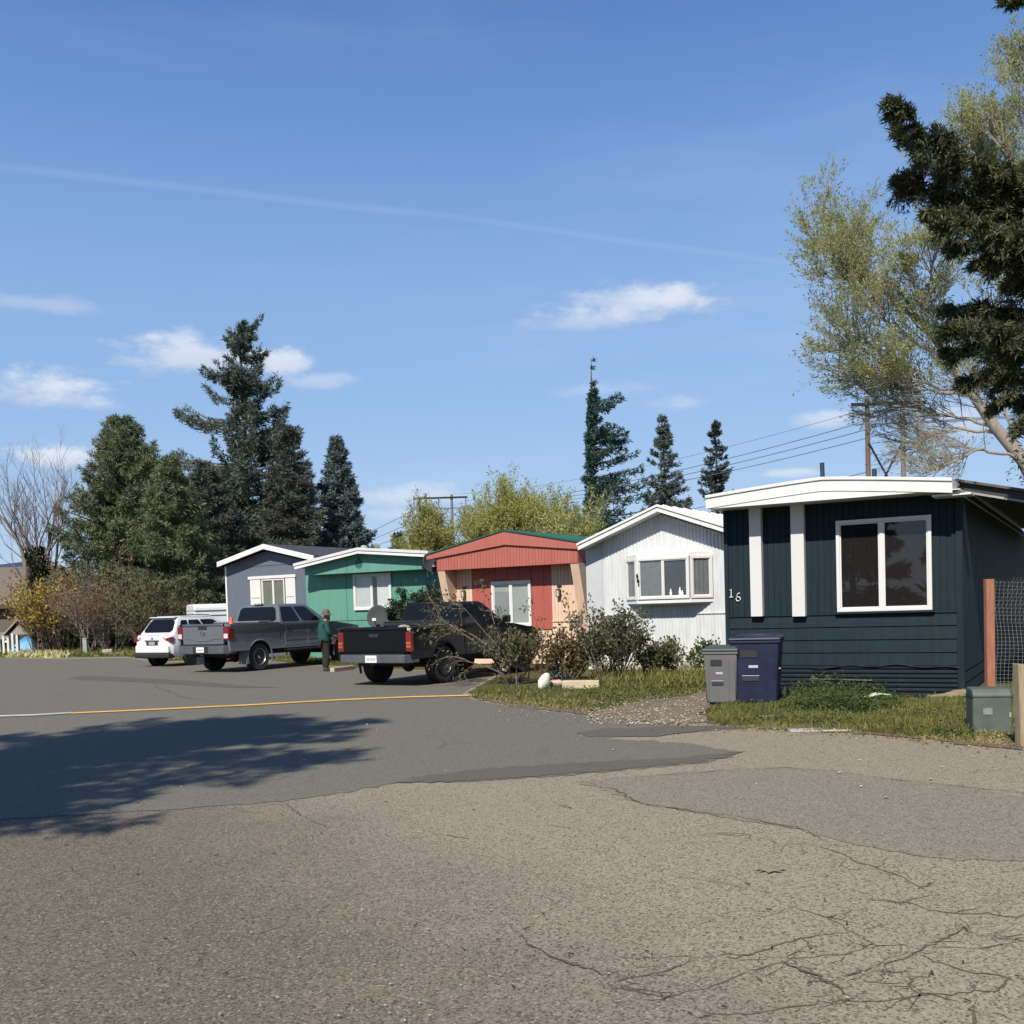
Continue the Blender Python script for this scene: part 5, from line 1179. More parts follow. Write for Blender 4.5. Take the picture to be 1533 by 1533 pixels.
# ---------------------------------------------------------------- white SUV
ps = foot(227, 34.4)
SV = thing('suv', 'white SUV parked behind the grey pickup', 'car', ps, -PSI, 'vehicles parked along the lot')
M_WPAINT = mat('white car paint', (.68, .68, .68), .3, var=.03, scale=2, coat=.6)
def sec(y, hb, hm, ht, zb, zm, zt): return [(-hb, y, zb), (-hm, y, (zb + zm) / 2 + .05), (-hm + .01, y, zm), (-ht, y, zt), (ht, y, zt), (hm - .01, y, zm), (hm, y, (zb + zm) / 2 + .05), (hb, y, zb)]
mb = MB().loft([sec(-.02, .7, .78, .72, .46, .82, 1.02), sec(.1, .82, .89, .82, .34, .85, 1.08), sec(.7, .86, .92, .85, .3, .85, 1.1), sec(1.6, .87, .92, .86, .28, .85, 1.06), sec(3.3, .87, .92, .86, .28, .82, 1.03), sec(3.8, .86, .91, .82, .3, .78, .97), sec(4.45, .78, .85, .68, .34, .68, .84), sec(4.62, .62, .7, .5, .4, .6, .7)])
mb.build('body', M_WPAINT, SV, bevel=.04, seg=3, smooth=45)
B = [(-.84, .16, 1.05), (.84, .16, 1.05), (.85, 3.25, 1.02), (-.85, 3.25, 1.02)]; Tt = [(-.63, .55, 1.62), (.63, .55, 1.62), (.6, 2.2, 1.64), (-.6, 2.2, 1.64)]
cab = MB().loft([B, Tt, [(-.52, .68, 1.69), (.52, .68, 1.69), (.5, 2.0, 1.69), (-.5, 2.0, 1.69)]]).build('cabin', M_WPAINT, SV, bevel=.05, seg=3, smooth=45)
glass_on(cab, (B[0], B[1], Tt[1], Tt[0]), 'rear_window', .06, .94, .16, .9, off=.012, cut=.16)
for s in (1, -1):
    sq = (B[1], B[2], Tt[2], Tt[1]) if s > 0 else (B[3], B[0], Tt[0], Tt[3])
    for a0, a1 in ((.08, .22), (.25, .5), (.53, .86)):
        if s < 0: a0, a1 = 1 - a1, 1 - a0
        glass_on(cab, sq, 'side_window', a0, a1, .14, .86, off=.012, cut=.14)
glass_on(cab, (B[2], B[3], Tt[3], Tt[2]), 'windshield', .06, .94, .06, .94, off=.012)
MB().box(-.6, .6, .42, .62, 1.63, 1.665).build('spoiler', M_WPAINT, SV, bevel=.015)
for s in (-1, 1):
    MB().tube([(s * .58, .7, 1.7), (s * .6, 1.3, 1.725), (s * .58, 2.0, 1.7)], .016, 6).build('roof_rail', M_DARKP, SV)
    l = MB().prism([(s * .5, 1.0), (s * .66, .96), (s * .885, 1.0), (s * .9, .84), (s * .8, .84), (s * .62, .9)], 'y', -.035, .13).build('taillight', M_RED, SV, bevel=.01)
    MB().box(min(s * .56, s * .68), max(s * .56, s * .68), -.04, -.034, .925, .955).build('reversing_lens', M_CLEAR, l)
    for yy in (.95, 3.7):
        wheel(SV, s * .79, yy, .35, .22, M_STEEL, 'alloy', s)
        MB().lathe([(.42, -.03), (.42, .03)], (s * .9, yy, .36), 'x', 24).build('wheel_arch', M_UNDER, SV)
MB().box(-.83, .83, -.1, .2, .3, .46).build('bumper', M_DARKP, SV, bevel=.04)
MB().box(-.8, .8, -.075, .1, .462, .72).build('bumper_cover', M_WPAINT, SV, bevel=.045, seg=3)
MB().box(-.34, .34, -.05, -.02, .86, .9).build('chrome_strip', M_CHROME, SV, bevel=.006)
MB().box(-.27, .27, -.042, -.02, .72, .86).build('plate_recess', M_DARKP, SV)
MB().box(-.15, .15, -.05, -.043, .745, .845).build('license_plate', mat('grey licence plate', (.3, .3, .3), .5), SV)  # plain grey plate, darker than the plates on the pickups
MB().lathe([(.05, 0), (.04, -.012), (.001, -.014)], (0, -.02, .95), 'y', 14).build('emblem', M_CHROME, SV, smooth=40)

# ---------------------------------------------------------------- white box van behind the grey home
pv = foot(285, 47.0)
VN = thing('van', 'white high-roofed van behind the grey mobile home', 'van', pv, -math.radians(62))
M_VAN = mat('white van panel', (.68, .69, .7), .4, var=.05, scale=2)
zt_ = at(300, 905, 48.0).z
mb = MB().loft([[(-.95, y, .4), (-.97, y, 1.1), (-.93, y, zt_ - .12), (-.8, y, zt_), (.8, y, zt_), (.93, y, zt_ - .12), (.97, y, 1.1), (.95, y, .4)] for y in (.0, 4.2)]); mb.build('body', M_VAN, VN, bevel=.06, seg=3, smooth=40)
for z_ in (zt_ - .28, zt_ - .5, 1.1): MB().box(-.985, .985, -.012, 4.1, z_ - .015, z_ + .015).build('panel_rib', mat('grey panel seam', (.4, .41, .42), .5), VN)
MB().loft([[(-.93, 4.2, .4), (-.93, 4.2, 1.2), (-.85, 4.2, zt_ - .15), (.85, 4.2, zt_ - .15), (.93, 4.2, 1.2), (.93, 4.2, .4)], [(-.9, 5.3, .45), (-.9, 5.3, .95), (-.8, 5.0, 1.1), (.8, 5.0, 1.1), (.9, 5.3, .95), (.9, 5.3, .45)]]).build('cab', M_VAN, VN, bevel=.05, smooth=40)
for s in (-1, 1):
    for yy in (.9, 4.4): wheel(VN, s * .82, yy, .34, .2, M_STEEL, 'steel', s)

# ---------------------------------------------------------------- far vehicles behind the bare shrubs
far = dict(old); far.update(paint=mat('silver grey paint', (.34, .34, .33), .4, metal=.3, var=.1), bumper=M_CHROME, zb=.5, zr=1.05, zbelt=1.1, zroof=1.62, wr=.34, ztg=.6, zl0=.7, zl1=1.0, bz=(.4, .55))
pf = foot(128, 60.0)
pickup('pickup_truck', 'silver old pickup truck half hidden behind bare shrubs on the left', pf, math.radians(-98), far)
b = dict(ram); b.update(paint=M_BPAINT, zb=.45, zr=1.15, zbelt=1.2, zroof=1.75, wr=.36, ztg=.65, zl0=.8, zl1=1.1, bz=(.42, .58))
pf = foot(196, 58.0)
pickup('pickup_truck', 'black pickup truck in the shade behind the bare branched tree', pf, math.radians(-80), b)

# ================================================================== person beside the grey truck
def skin_mesh(name, nodes, edges, m, parent, sub=2, root=0):
    me = bpy.data.meshes.new(name); me.from_pydata([n[0] for n in nodes], edges, []); me.materials.append(m)
    o = bpy.data.objects.new(name, me); link(o)
    if parent: o.parent = parent
    md = o.modifiers.new('skin', 'SKIN'); md.use_smooth_shade = True
    for i, n in enumerate(nodes):
        r = n[1]; r = r if isinstance(r, tuple) else (r, r)
        me.skin_vertices[0].data[i].radius = r; me.skin_vertices[0].data[i].use_root = (i == root)
    sb = o.modifiers.new('sub', 'SUBSURF'); sb.levels = sub; sb.render_levels = sub
    return o
pp = gp(488, 1005); 
PE = thing('person', 'person in a brimmed hat and green jacket standing beside the grey pickup', 'person', pp, math.radians(-62))
# local: +y is the way the person faces, x to their right
M_SKIN = mat('skin', (.3, .17, .11), .6, var=.08)
nodes = [((0, 0, .88), (.13, .1)), ((0, 0, 1.1), (.13, .1)), ((0, .0, 1.3), (.16, .1)), ((0, .03, 1.4), (.06, .06)), ((0, .055, 1.46), (.055, .06)), ((0, .075, 1.54), (.078, .092)), ((0, .075, 1.63), (.065, .075)),
 ((.17, 0, 1.34), .055), ((.23, .02, 1.1), .045), ((.16, .2, .98), .036), ((.12, .26, .98), (.032, .02)), ((-.17, 0, 1.34), .055), ((-.23, .02, 1.1), .045), ((-.14, .2, .99), .036), ((-.1, .26, 1.0), (.032, .02)),
 ((.09, 0, .84), .088), ((.1, .02, .46), .06), ((.1, -.03, .1), .045), ((.1, .12, .05), (.04, .035)), ((-.09, 0, .84), .088), ((-.1, .03, .46), .06), ((-.1, .0, .1), .045), ((-.1, .15, .05), (.04, .035)),
 ((0, .155, 1.545), .016), ((0, .185, 1.525), .014)]
edges = [(0, 1), (1, 2), (2, 3), (3, 4), (4, 5), (5, 6), (2, 7), (7, 8), (8, 9), (9, 10), (2, 11), (11, 12), (12, 13), (13, 14), (0, 15), (15, 16), (16, 17), (17, 18), (0, 19), (19, 20), (20, 21), (21, 22), (5, 23), (23, 24)]
for s, wi in ((1, 10), (-1, 14)):
    wx, wy, wz = nodes[wi][0]
    for k, (dx, dz, ln) in enumerate(((.026, .012, .07), (.012, .018, .08), (-.004, .016, .075), (-.018, .01, .06))):
        i = len(nodes); nodes.append(((wx + s * dx * .6, wy + ln * .5, wz + dz * .6), .009)); nodes.append(((wx + s * dx * .5, wy + ln * .85, wz - .03 + dz * .5), .008)); edges += [(wi, i), (i, i + 1)]
    i = len(nodes); nodes.append(((wx - s * .03, wy + .02, wz + .02), .011)); nodes.append(((wx - s * .035, wy + .055, wz + .01), .009)); edges += [(wi, i), (i, i + 1)]
body = skin_mesh('body', nodes, edges, M_SKIN, PE)
for s in (-1, 1):
    MB().ball((s * .03, .155, 1.565), (.012, .008, .008), 8, 6).build('eye', mat('dark eye', (.02, .015, .012), .3), PE)
    MB().ball((s * .083, .07, 1.55), (.012, .02, .03), 8, 6).build('ear', M_SKIN, PE, smooth=60)
jn = [((0, -.005, .74), (.22, .19)), ((0, -.01, .95), (.21, .19)), ((0, -.02, 1.2), (.2, .18)), ((0, -.015, 1.34), (.155, .115)), ((0, .02, 1.41), (.08, .08)), ((.19, 0, 1.33), .08), ((.255, .02, 1.1), .075), ((.18, .17, .99), .055), ((-.19, 0, 1.33), .08), ((-.255, .02, 1.1), .075), ((-.16, .17, 1.0), .055)]
skin_mesh('jacket', jn, [(0, 1), (1, 2), (2, 3), (3, 4), (3, 5), (5, 6), (6, 7), (3, 8), (8, 9), (9, 10)], mat('teal green jacket', (.008, .058, .05), .85, var=.25, scale=5), PE)
tn = [((0, 0, .86), (.15, .125)), ((.095, 0, .8), (.105, .11)), ((.105, .02, .45), (.085, .088)), ((.1, -.02, .09), (.072, .08)), ((-.095, 0, .8), (.105, .11)), ((-.105, .03, .45), (.085, .088)), ((-.1, .0, .09), (.072, .08))]
skin_mesh('trousers', tn, [(0, 1), (1, 2), (2, 3), (0, 4), (4, 5), (5, 6)], mat('dark brown trousers', (.018, .014, .011), .9, var=.3, scale=6), PE)
mb = MB(); mb.lathe([(.001, .13), (.06, .125), (.095, .09), (.112, .03), (.116, .0), (.17, -.03), (.172, -.036), (.112, -.008)], (0, .065, 1.61), 'z', 22); mb.build('hat', mat('grey brown hat', (.1, .082, .075), .85, var=.2), PE, smooth=50)
for s, y_ in ((1, .04), (-1, .07)): 
    mb = MB().loft([[(s * .1 - .05, y_ - .11, .005), (s * .1 + .05, y_ - .11, .005), (s * .1 + .05, y_ - .11, .09), (s * .1 - .05, y_ - .11, .09)], [(s * .1 - .055, y_ + .03, .005), (s * .1 + .055, y_ + .03, .005), (s * .1 + .05, y_ + .03, .1), (s * .1 - .05, y_ + .03, .1)], [(s * .1 - .05, y_ + .15, .005), (s * .1 + .05, y_ + .15, .005), (s * .1 + .04, y_ + .15, .05), (s * .1 - .04, y_ + .15, .05)]])
    mb.build('shoe', mat('dark shoe', (.03, .027, .025), .7), PE, bevel=.02, seg=3)
# ================================================================== bins, fence, boxes, hose, dishes, poles
def bin_(label, c, rotz, h, w, d, m, lidm, wheels=True, grp='rubbish bins beside the navy home'):
    T = thing('wheeled_bin', label, 'bin', c, rotz, grp)
    hb = w / 2; tb = hb * .8; db = d / 2; dtb = db * .78; zt = h - .09
    mb = MB().loft([[(-tb, -dtb, .04), (tb, -dtb, .04), (tb, dtb, .04), (-tb, dtb, .04)], [(-hb * .93, -db * .93, zt * .86), (hb * .93, -db * .93, zt * .86), (hb * .93, db * .93, zt * .86), (-hb * .93, db * .93, zt * .86)], [(-hb * .95, -db * .95, zt), (hb * .95, -db * .95, zt), (hb * .95, db * .95, zt), (-hb * .95, db * .95, zt)]])
    bo = mb.build('bin_body', m, T, bevel=.025, seg=3)
    mb = MB().box(-hb, hb, -db, db, zt - .045, zt); mb.build('rim', m, bo, bevel=.012)
    ld = MB().loft([[(-hb * 1.02, -db * 1.06, zt + .002), (hb * 1.02, -db * 1.06, zt + .002), (hb * 1.02, db * 1.04, zt + .002), (-hb * 1.02, db * 1.04, zt + .002)], [(-hb * 1.0, -db * 1.04, zt + .04), (hb * 1.0, -db * 1.04, zt + .04), (hb, db, zt + .05), (-hb, db, zt + .05)], [(-hb * .75, -db * .75, zt + .075), (hb * .75, -db * .75, zt + .075), (hb * .75, db * .8, zt + .085), (-hb * .75, db * .8, zt + .085)]]).build('lid', lidm, T, bevel=.015, seg=3)
    MB().tube([(-hb * .9, db * 1.12, zt + .01), (hb * .9, db * 1.12, zt + .01)], .018, 8).build('handle', lidm, ld, smooth=50)
    fy = lambda z: -(dtb + (db * .93 - dtb) * (z - .04) / (zt * .86 - .04))
    for (x0, x1, z0, z1) in ((-hb * .55, hb * .1, zt * .74, zt * .85), (-hb * .5, hb * .15, zt * .38, zt * .44)):
        MB().add([(x0, fy(z0) - .012, z0), (x1, fy(z0) - .012, z0), (x1, fy(z1) - .004, z1), (x0, fy(z1) - .004, z1), (x0, fy(z0) + .03, z0), (x1, fy(z0) + .03, z0), (x1, fy(z1) + .03, z1), (x0, fy(z1) + .03, z1)], [(0, 1, 2, 3), (4, 5, 1, 0), (2, 6, 7, 3), (0, 3, 7, 4), (1, 5, 6, 2)]).build('grip_recess', M_DARKP, bo)
    for (x0, x1, z0, z1) in ((-hb * .25, hb * .12, zt * .58, zt * .62), (-hb * .52, hb * .16, zt * .455, zt * .465)):
        MB().add([(x0, fy(z0) - .006, z0), (x1, fy(z0) - .006, z0), (x1, fy(z1) - .006, z1), (x0, fy(z1) - .006, z1)], [(0, 1, 2, 3)]).build('sticker', mat('pale sticker', (.45, .47, .55), .6, var=.3, scale=60), bo)
    for xr_ in (-hb * .72, hb * .42, hb * .75): MB().add([(xr_ - .012, fy(.08) - .008, .08), (xr_ + .012, fy(.08) - .008, .08), (xr_ + .012, fy(zt * .84) - .008, zt * .84), (xr_ - .012, fy(zt * .84) - .008, zt * .84), (xr_ - .018, fy(.08) + .02, .08), (xr_ + .018, fy(.08) + .02, .08), (xr_ + .018, fy(zt * .84) + .02, zt * .84), (xr_ - .018, fy(zt * .84) + .02, zt * .84)], [(0, 1, 2, 3), (4, 5, 1, 0), (2, 6, 7, 3), (0, 3, 7, 4), (1, 5, 6, 2)]).build('rib', m, bo)
    sx = hb * .9
    MB().box(sx - .02, sx + .015, -db * .5, -db * .1, zt * .55, zt * .57).build('sticker', mat('white sticker', (.62, .63, .66), .6, var=.2, scale=60), bo)
    for s in (-1, 1):
        MB().lathe([(.03, -.03), (.12, -.03), (.125, 0), (.12, .03), (.03, .03)], (s * (hb * .86 + .05), db * .8, .125), 'x', 20).build('wheel', M_TYRE, T, smooth=40)
    return T
M_BLUEBIN = mat('navy blue plastic', (.008, .013, .04), .5, var=.1, scale=3, dirt=(.03, .04, .08), dirt_amt=.3)
M_BLUELID = mat('navy blue lid', (.011, .016, .042), .5, var=.1, scale=3, dirt=(.06, .07, .1), dirt_amt=.35)
M_GREYBIN = mat('grey plastic', (.125, .125, .125), .55, var=.08, scale=3, dirt=(.16, .15, .13), dirt_amt=.3)
M_GREYLID = mat('dark green grey lid', (.05, .065, .062), .5, var=.1)
p = gp(1142, 1056); bin_('navy blue wheeled bin with lid in front of the navy home', (p.x, p.y + .3, 0), -math.radians(20), 1.1, .78, .72, M_BLUEBIN, M_BLUELID)
p = gp(1083, 1057); bin_('grey wheeled bin with dark lid left of the navy blue bin', (p.x + .08, p.y + .28, 0), -math.radians(24), .94, .56, .58, M_GREYBIN, M_GREYLID)

# wire fence with reddish post
FE = thing('wire_fence', 'wire mesh fence with a reddish wooden post right of the navy home', 'fence', (0, 0, 0))
p = at(1482, 1000, 13.8); px_, py_ = p.x, p.y; h_ = at(1482, 867, 13.8).z
FE.location = (px_, py_, 0)
M_REDW = mat('reddish wood', (.32, .13, .075), .85, var=.25, scale=4, stretch=(6, 6, .8), bump=.3, bscale=30, dirt=(.2, .12, .08), dirt_amt=.4)
MB().box(-.055, .055, -.045, .045, 0, h_).build('post', M_REDW, FE, bevel=.006)
M_WIRE = mat('galvanised wire', (.26, .25, .23), .6, metal=.1, var=.2)
lines = []; d = Vector((.95, -.12, 0)).normalized(); Lw = 3.2
for i in range(int(Lw / .05) + 1):
    a = i * .05; w0 = .02 * math.sin(a * 9)
    zz = np.linspace(.03, h_ - .02 - .03 * math.sin(a * 2), 12)
    lines.append((np.array([[d.x * a + .012 * math.sin(z * 7 + a * 5), d.y * a + w0 + .015 * math.sin(z * 5 + a * 3), z] for z in zz]), .0018))
for j in range(int(h_ / .05)):
    z = .03 + j * .05
    aa = np.linspace(.05, Lw, 30); lines.append((np.array([[d.x * a, d.y * a + .02 * math.sin(a * 9) + .015 * math.sin(z * 5 + a * 3), z - .03 * math.sin(a * 2) * z / h_] for a in aa]), .0018))
V, Fq = tubes_np(lines, 3); np_mesh('wire_netting', V, [Fq], M_WIRE, FE)
# draped garden net over it
lines = []
for i in range(70):
    a = i * .045
    lines.append((np.array([[d.x * (a + .35 * s), d.y * (a + .35 * s) - .06 - .02 * math.sin(a * 4), h_ + .015 - s * (.5 + .18 * math.sin(a * 2.3))] for s in np.linspace(0, 1, 9)]), .0016))
    lines.append((np.array([[d.x * (a - .3 * s + .3), d.y * (a - .3 * s + .3) - .065 - .02 * math.sin(a * 4), h_ + .015 - s * (.5 + .18 * math.sin(a * 2.3))] for s in np.linspace(0, 1, 9)]), .0016))
V, Fq = tubes_np(lines, 3); np_mesh('draped_net', V, [Fq], mat('grey garden net', (.13, .13, .12), .7), FE)
MB().box(d.x * Lw - .05, d.x * Lw + .05, d.y * Lw - .05, d.y * Lw + .05, 0, h_).build('post', M_REDW, FE, bevel=.006)

# green utility box + weathered post at the right edge
p = gp(1494, 1097); UB = thing('utility_box', 'low green utility box in dry grass beside the weathered post', 'utility box', (p.x, p.y + .22, 0), -math.radians(14))
hb_ = at(1494, 1031, p.y + .05).z
M_UBOX = mat('dull green painted steel', (.07, .092, .076), .6, var=.12, scale=4, dirt=(.14, .15, .12), dirt_amt=.5, dscale=5)
wbx = .215
MB().prism([(-.2, -.01), (.22, -.01), (.22, hb_ - .02), (.16, hb_), (-.14, hb_), (-.195, hb_ - .06)], 'x', -wbx, wbx).build('cabinet', M_UBOX, UB, bevel=.022, seg=3)
MB().box(-wbx - .012, wbx + .012, -.205, .232, 0, .035).build('base', M_UBOX, UB, bevel=.006)
MB().box(-wbx - .004, wbx + .004, -.198, .224, hb_ - .1, hb_ - .09).build('lid_seam', M_UNDER, UB)
MB().box(-.1, .0, -.2035, -.2, hb_ - .3, hb_ - .22).build('label_plate', mat('faded label', (.2, .22, .18), .7, var=.3, scale=40), UB)
MB().box(wbx - .035, wbx - .015, -.212, -.2, .18, .24).build('latch', mat('grey steel', (.3, .3, .3), .5), UB)
p = gp(1532, 1117); ht = at(1530, 993, p.y).z
M_OLDW = mat('weathered timber', (.3, .24, .15), .9, var=.3, scale=4, stretch=(7, 7, .7), bump=.5, bscale=25, dirt=(.12, .1, .07), dirt_amt=.5)
po_ = MB().box(-.075, .09, -.06, .07, -.02, ht); po_.v = [(x + .02 * (z / ht) * -1, y, z - (.02 if (x > 0 and z > .5) else 0)) for x, y, z in po_.v]
tag(po_.build('wooden_post', M_OLDW, None, bevel=.01, loc=(p.x + .02, p.y, 0)), 'short weathered wooden post at the right edge of the photo', 'post')

# stuff lying in the grass by the navy home
rk = MB().ball((0, 0, 0), (.36, .1, .085), 18, 12); rs = random.Random(9)
rk.v = [(x, y + .02 * math.sin(9 * x), z + .035 * (x > .18) + .02 * math.sin(x * 14) + rs.uniform(-.006, .006)) for x, y, z in rk.v]
p = gp(1418, 1048); o = rk.build('driftwood_log', mat('grey brown wood', (.21, .165, .1), .9, var=.25, scale=6, stretch=(1, 5, 5), bump=.4), None, smooth=70, loc=(p.x, p.y - .12, .06)); o.rotation_euler = (0, -.12, -.45)
tag(o, 'grey brown weathered log against the corner of the navy home', 'log')
p = gp(1312, 1055); mb = MB(); 
mb.add([(-.17, -.07, .12), (.02, -.1, .17), (.2, -.05, .15), (.22, .05, .15), (0, .06, .18), (-.18, .05, .12)], [(0, 1, 4, 5), (1, 2, 3, 4)]); o = mb.build('paper_scrap', mat('pale paper', (.55, .54, .45), .8, var=.2), None, loc=p); o.modifiers.new('t', 'SOLIDIFY').thickness = .006
tag(o, 'pale folded scrap lying in the grass before the navy home', 'scrap')
p = gp(1160, 1076); o = MB().box(-.22, .22, -.03, .03, .02, .045).build('board', mat('grey board', (.33, .31, .27), .85, var=.25), None, bevel=.005, loc=p); o.rotation_euler = (0, .05, .12); tag(o, 'grey board lying in grass before the navy blue bin', 'board')
p = gp(1231, 1094); o = MB().box(-.4, .4, -.12, .12, .0, .02).build('cover_slab', mat('pale concrete slab', (.38, .36, .32), .9, var=.15, scale=6, bump=.3), None, bevel=.008, loc=p); o.rotation_euler = (0, 0, -.1); tag(o, 'flat pale concrete utility cover at the asphalt edge', 'cover')
MB().box(-.1, .12, -.05, .05, .0205, .024).build('lid', mat('dark cover lid', (.1, .1, .095), .8), o)

# yellow hose across the lot and its pale tail
def ground_line(name, px, r, m, label, cat, flat=1.0, wob=.012):
    P = [gp(x, y) for x, y in px]; pts = []
    for i in range(len(P) - 1):
        k = max(2, int((P[i + 1] - P[i]).length / .3))
        for j in range(k):
            q = P[i].lerp(P[i + 1], j / k); q.y += wob * math.sin(q.x * 2.1) + wob * .5 * math.sin(q.x * 5.7); pts.append(q)
    pts.append(P[-1]); base = Vector((pts[0].x, pts[0].y, 0))
    mb = MB().tube([(q.x - base.x, q.y - base.y, r * flat + .009) for q in pts], r, 8)
    if flat < 1: mb.v = [(x, y, .009 + (z - .009) * flat) for x, y, z in mb.v]
    o = mb.build(name, m, None, smooth=60, loc=base); return tag(o, label, cat)
ground_line('hose', [(108, 1069.5), (230, 1064), (360, 1058), (500, 1050), (620, 1045), (710, 1042.5)], .03, mat('yellow hose', (.5, .29, .075), .7, var=.15, scale=3, dirt=(.45, .3, .12), dirt_amt=.5), 'long yellow hose lying across the grey asphalt', 'hose', .6)
ground_line('cable', [(-130, 1079), (0, 1074.5), (50, 1073), (108, 1069.5)], .018, mat('pale grey cable', (.34, .34, .34), .6, var=.1), 'pale grey cable continuing left from the yellow hose end', 'cable')

# white rock, pink stone, concrete planter edge, dark tarp by the red home
def rock(name, px, py, r, m, label, cat='stone', seed=1, rot=0, tilt=0):
    p = gp(px, py); rs = random.Random(seed); mb = MB().ball((0, 0, 0), r, 14, 10)
    mb.v = [(x * (1 + .16 * math.sin(5 * y / r[1] + seed)) + rs.uniform(-.01, .01), y * (1 + .1 * math.sin(4 * z / r[2])), z * (1 + .14 * math.sin(3 * x / r[0] + seed))) for x, y, z in mb.v]
    o = mb.build(name, m, None, smooth=40, loc=(p.x, p.y + r[1] * .5, r[2] * .8)); o.rotation_euler = (0, tilt, rot); return tag(o, label, cat)
rock('rock', 815, 1031, (.1, .07, .17), mat('white rock', (.6, .62, .5), .8, var=.12, scale=6), 'upright white rock at the edge of the shrubs', seed=2, tilt=.5)
rock('rock', 833, 1029, (.16, .1, .09), mat('pinkish stone', (.5, .34, .27), .85, var=.2, scale=6), 'pinkish stone beside the upright white rock', seed=5)
p = gp(871, 1032); o = MB().box(-.37, .37, -.09, .09, 0, .17).build('concrete_block', mat('sandy concrete block', (.48, .41, .28), .9, var=.15, scale=5, bump=.4), None, bevel=.02, loc=(p.x, p.y + .1, 0)); o.rotation_euler.z = -.3; tag(o, 'sandy concrete block edging the shrubs before the white home', 'block')
p = gp(835, 1019); mb = MB(); n_ = 8; vs = []; fs = []
for i in range(n_ + 1):
    for j in range(n_ + 1):
        a, b_ = i / n_ - .5, j / n_ - .5; vs.append((a * .6, b_ * .5, .34 - 1.2 * (a * a + b_ * b_) + .02 * math.sin(13 * a + 9 * b_)))
for i in range(n_):
    for j in range(n_): q = i * (n_ + 1) + j; fs.append((q, q + n_ + 1, q + n_ + 2, q + 1))
o = mb.add(vs, fs).build('tarp', mat('dark grey green tarp', (.04, .05, .045), .7, var=.2), None, smooth=70, loc=(p.x, p.y + .3, 0)); tag(o, 'dark grey tarp bundle behind the white rock', 'tarp')
# thin stake and fallen branch
p = gp(751, 1021); tp = at(745, 953, p.y); o = MB().tube([(0, 0, 0), (tp.x - p.x, 0, tp.z)], .012, 6).build('garden_stake', mat('grey stake', (.4, .37, .33), .7), None, loc=p); tag(o, 'thin upright garden stake in front of the black pickup', 'stake')
P = [gp(x, y, .12) for x, y in ((694, 1009), (705, 1004), (730, 1002), (758, 1003))]; b0_ = Vector((P[0].x, P[0].y, 0))
o = MB().tube([q - b0_ for q in P], [.02, .045, .05, .045], 8).build('fallen_branch', mat('pale bark', (.34, .28, .2), .9, var=.3, scale=8), None, smooth=60, loc=b0_); tag(o, 'pale cut branch lying under the side of the black pickup', 'branch')
P = [gp(x, y, .06) for x, y in ((497, 1003), (515, 1000), (528, 999))]; b0_ = Vector((P[0].x, P[0].y, 0))
o = MB().box(0, (P[2] - P[0]).length, -.07, .07, 0, .12).build('concrete_kerb', mat('sandy kerb stone', (.42, .36, .25), .9, var=.15), None, bevel=.015, loc=b0_); o.rotation_euler.z = math.atan2((P[2] - P[0]).y, (P[2] - P[0]).x); tag(o, 'sandy parking kerb stone between the two pickups', 'kerb stone')

# satellite dishes
def dish(label, c, r, facing, tilt, mast, m):
    T = thing('satellite_dish', label, 'satellite dish', c, facing)
    R = Matrix.Rotation(tilt, 4, 'X'); mb = MB(); n = 24; rings = 5; vs = [(0, 0, 0)]; fs = []
    for k in range(1, rings + 1):
        q = k / rings
        for i in range(n): a = 2 * PI * i / n; vs.append((r * q * math.cos(a), -.25 * r * q * q, 1.1 * r * q * math.sin(a)))
    for i in range(n): fs.append((0, 1 + i, 1 + (i + 1) % n))
    for k in range(rings - 1):
        for i in range(n): a = 1 + k * n + i; b = 1 + k * n + (i + 1) % n; fs.append((a, a + n, b + n, b))
    mb.add(vs, fs).xform(R); o = mb.build('dish', m, T, smooth=60); o.modifiers.new('t', 'SOLIDIFY').thickness = .012
    a = R @ Vector((0, -r * 1.0, -r * .55)); MB().tube([tuple(R @ Vector((0, -.2 * r, -r * 1.05))), tuple(a)], .014, 6).build('feed_arm', m, T)
    MB().box(a.x - .06, a.x + .06, a.y - .04, a.y + .05, a.z - .03, a.z + .05).build('receiver', mat('white receiver', (.7, .7, .7), .5), T)
    MB().tube([(0, .03, 0), (0, .12, -.12), (0, .12, -mast)], .025, 8).build('mast', m, T, smooth=50)
M_DISH = mat('grey dish', (.06, .065, .065), .8, var=.1, spec=.05)
p = at(566, 924, 31.0); dish('grey satellite dish on a mast in front of the teal green home', p, .33, math.radians(-10), math.radians(-18), p.z + .0, M_DISH)
p = at(643, 843, 30.4); dish('grey satellite dish on the left eave of the coral red home', p, .27, math.radians(35), math.radians(-12), .4, M_DISH)

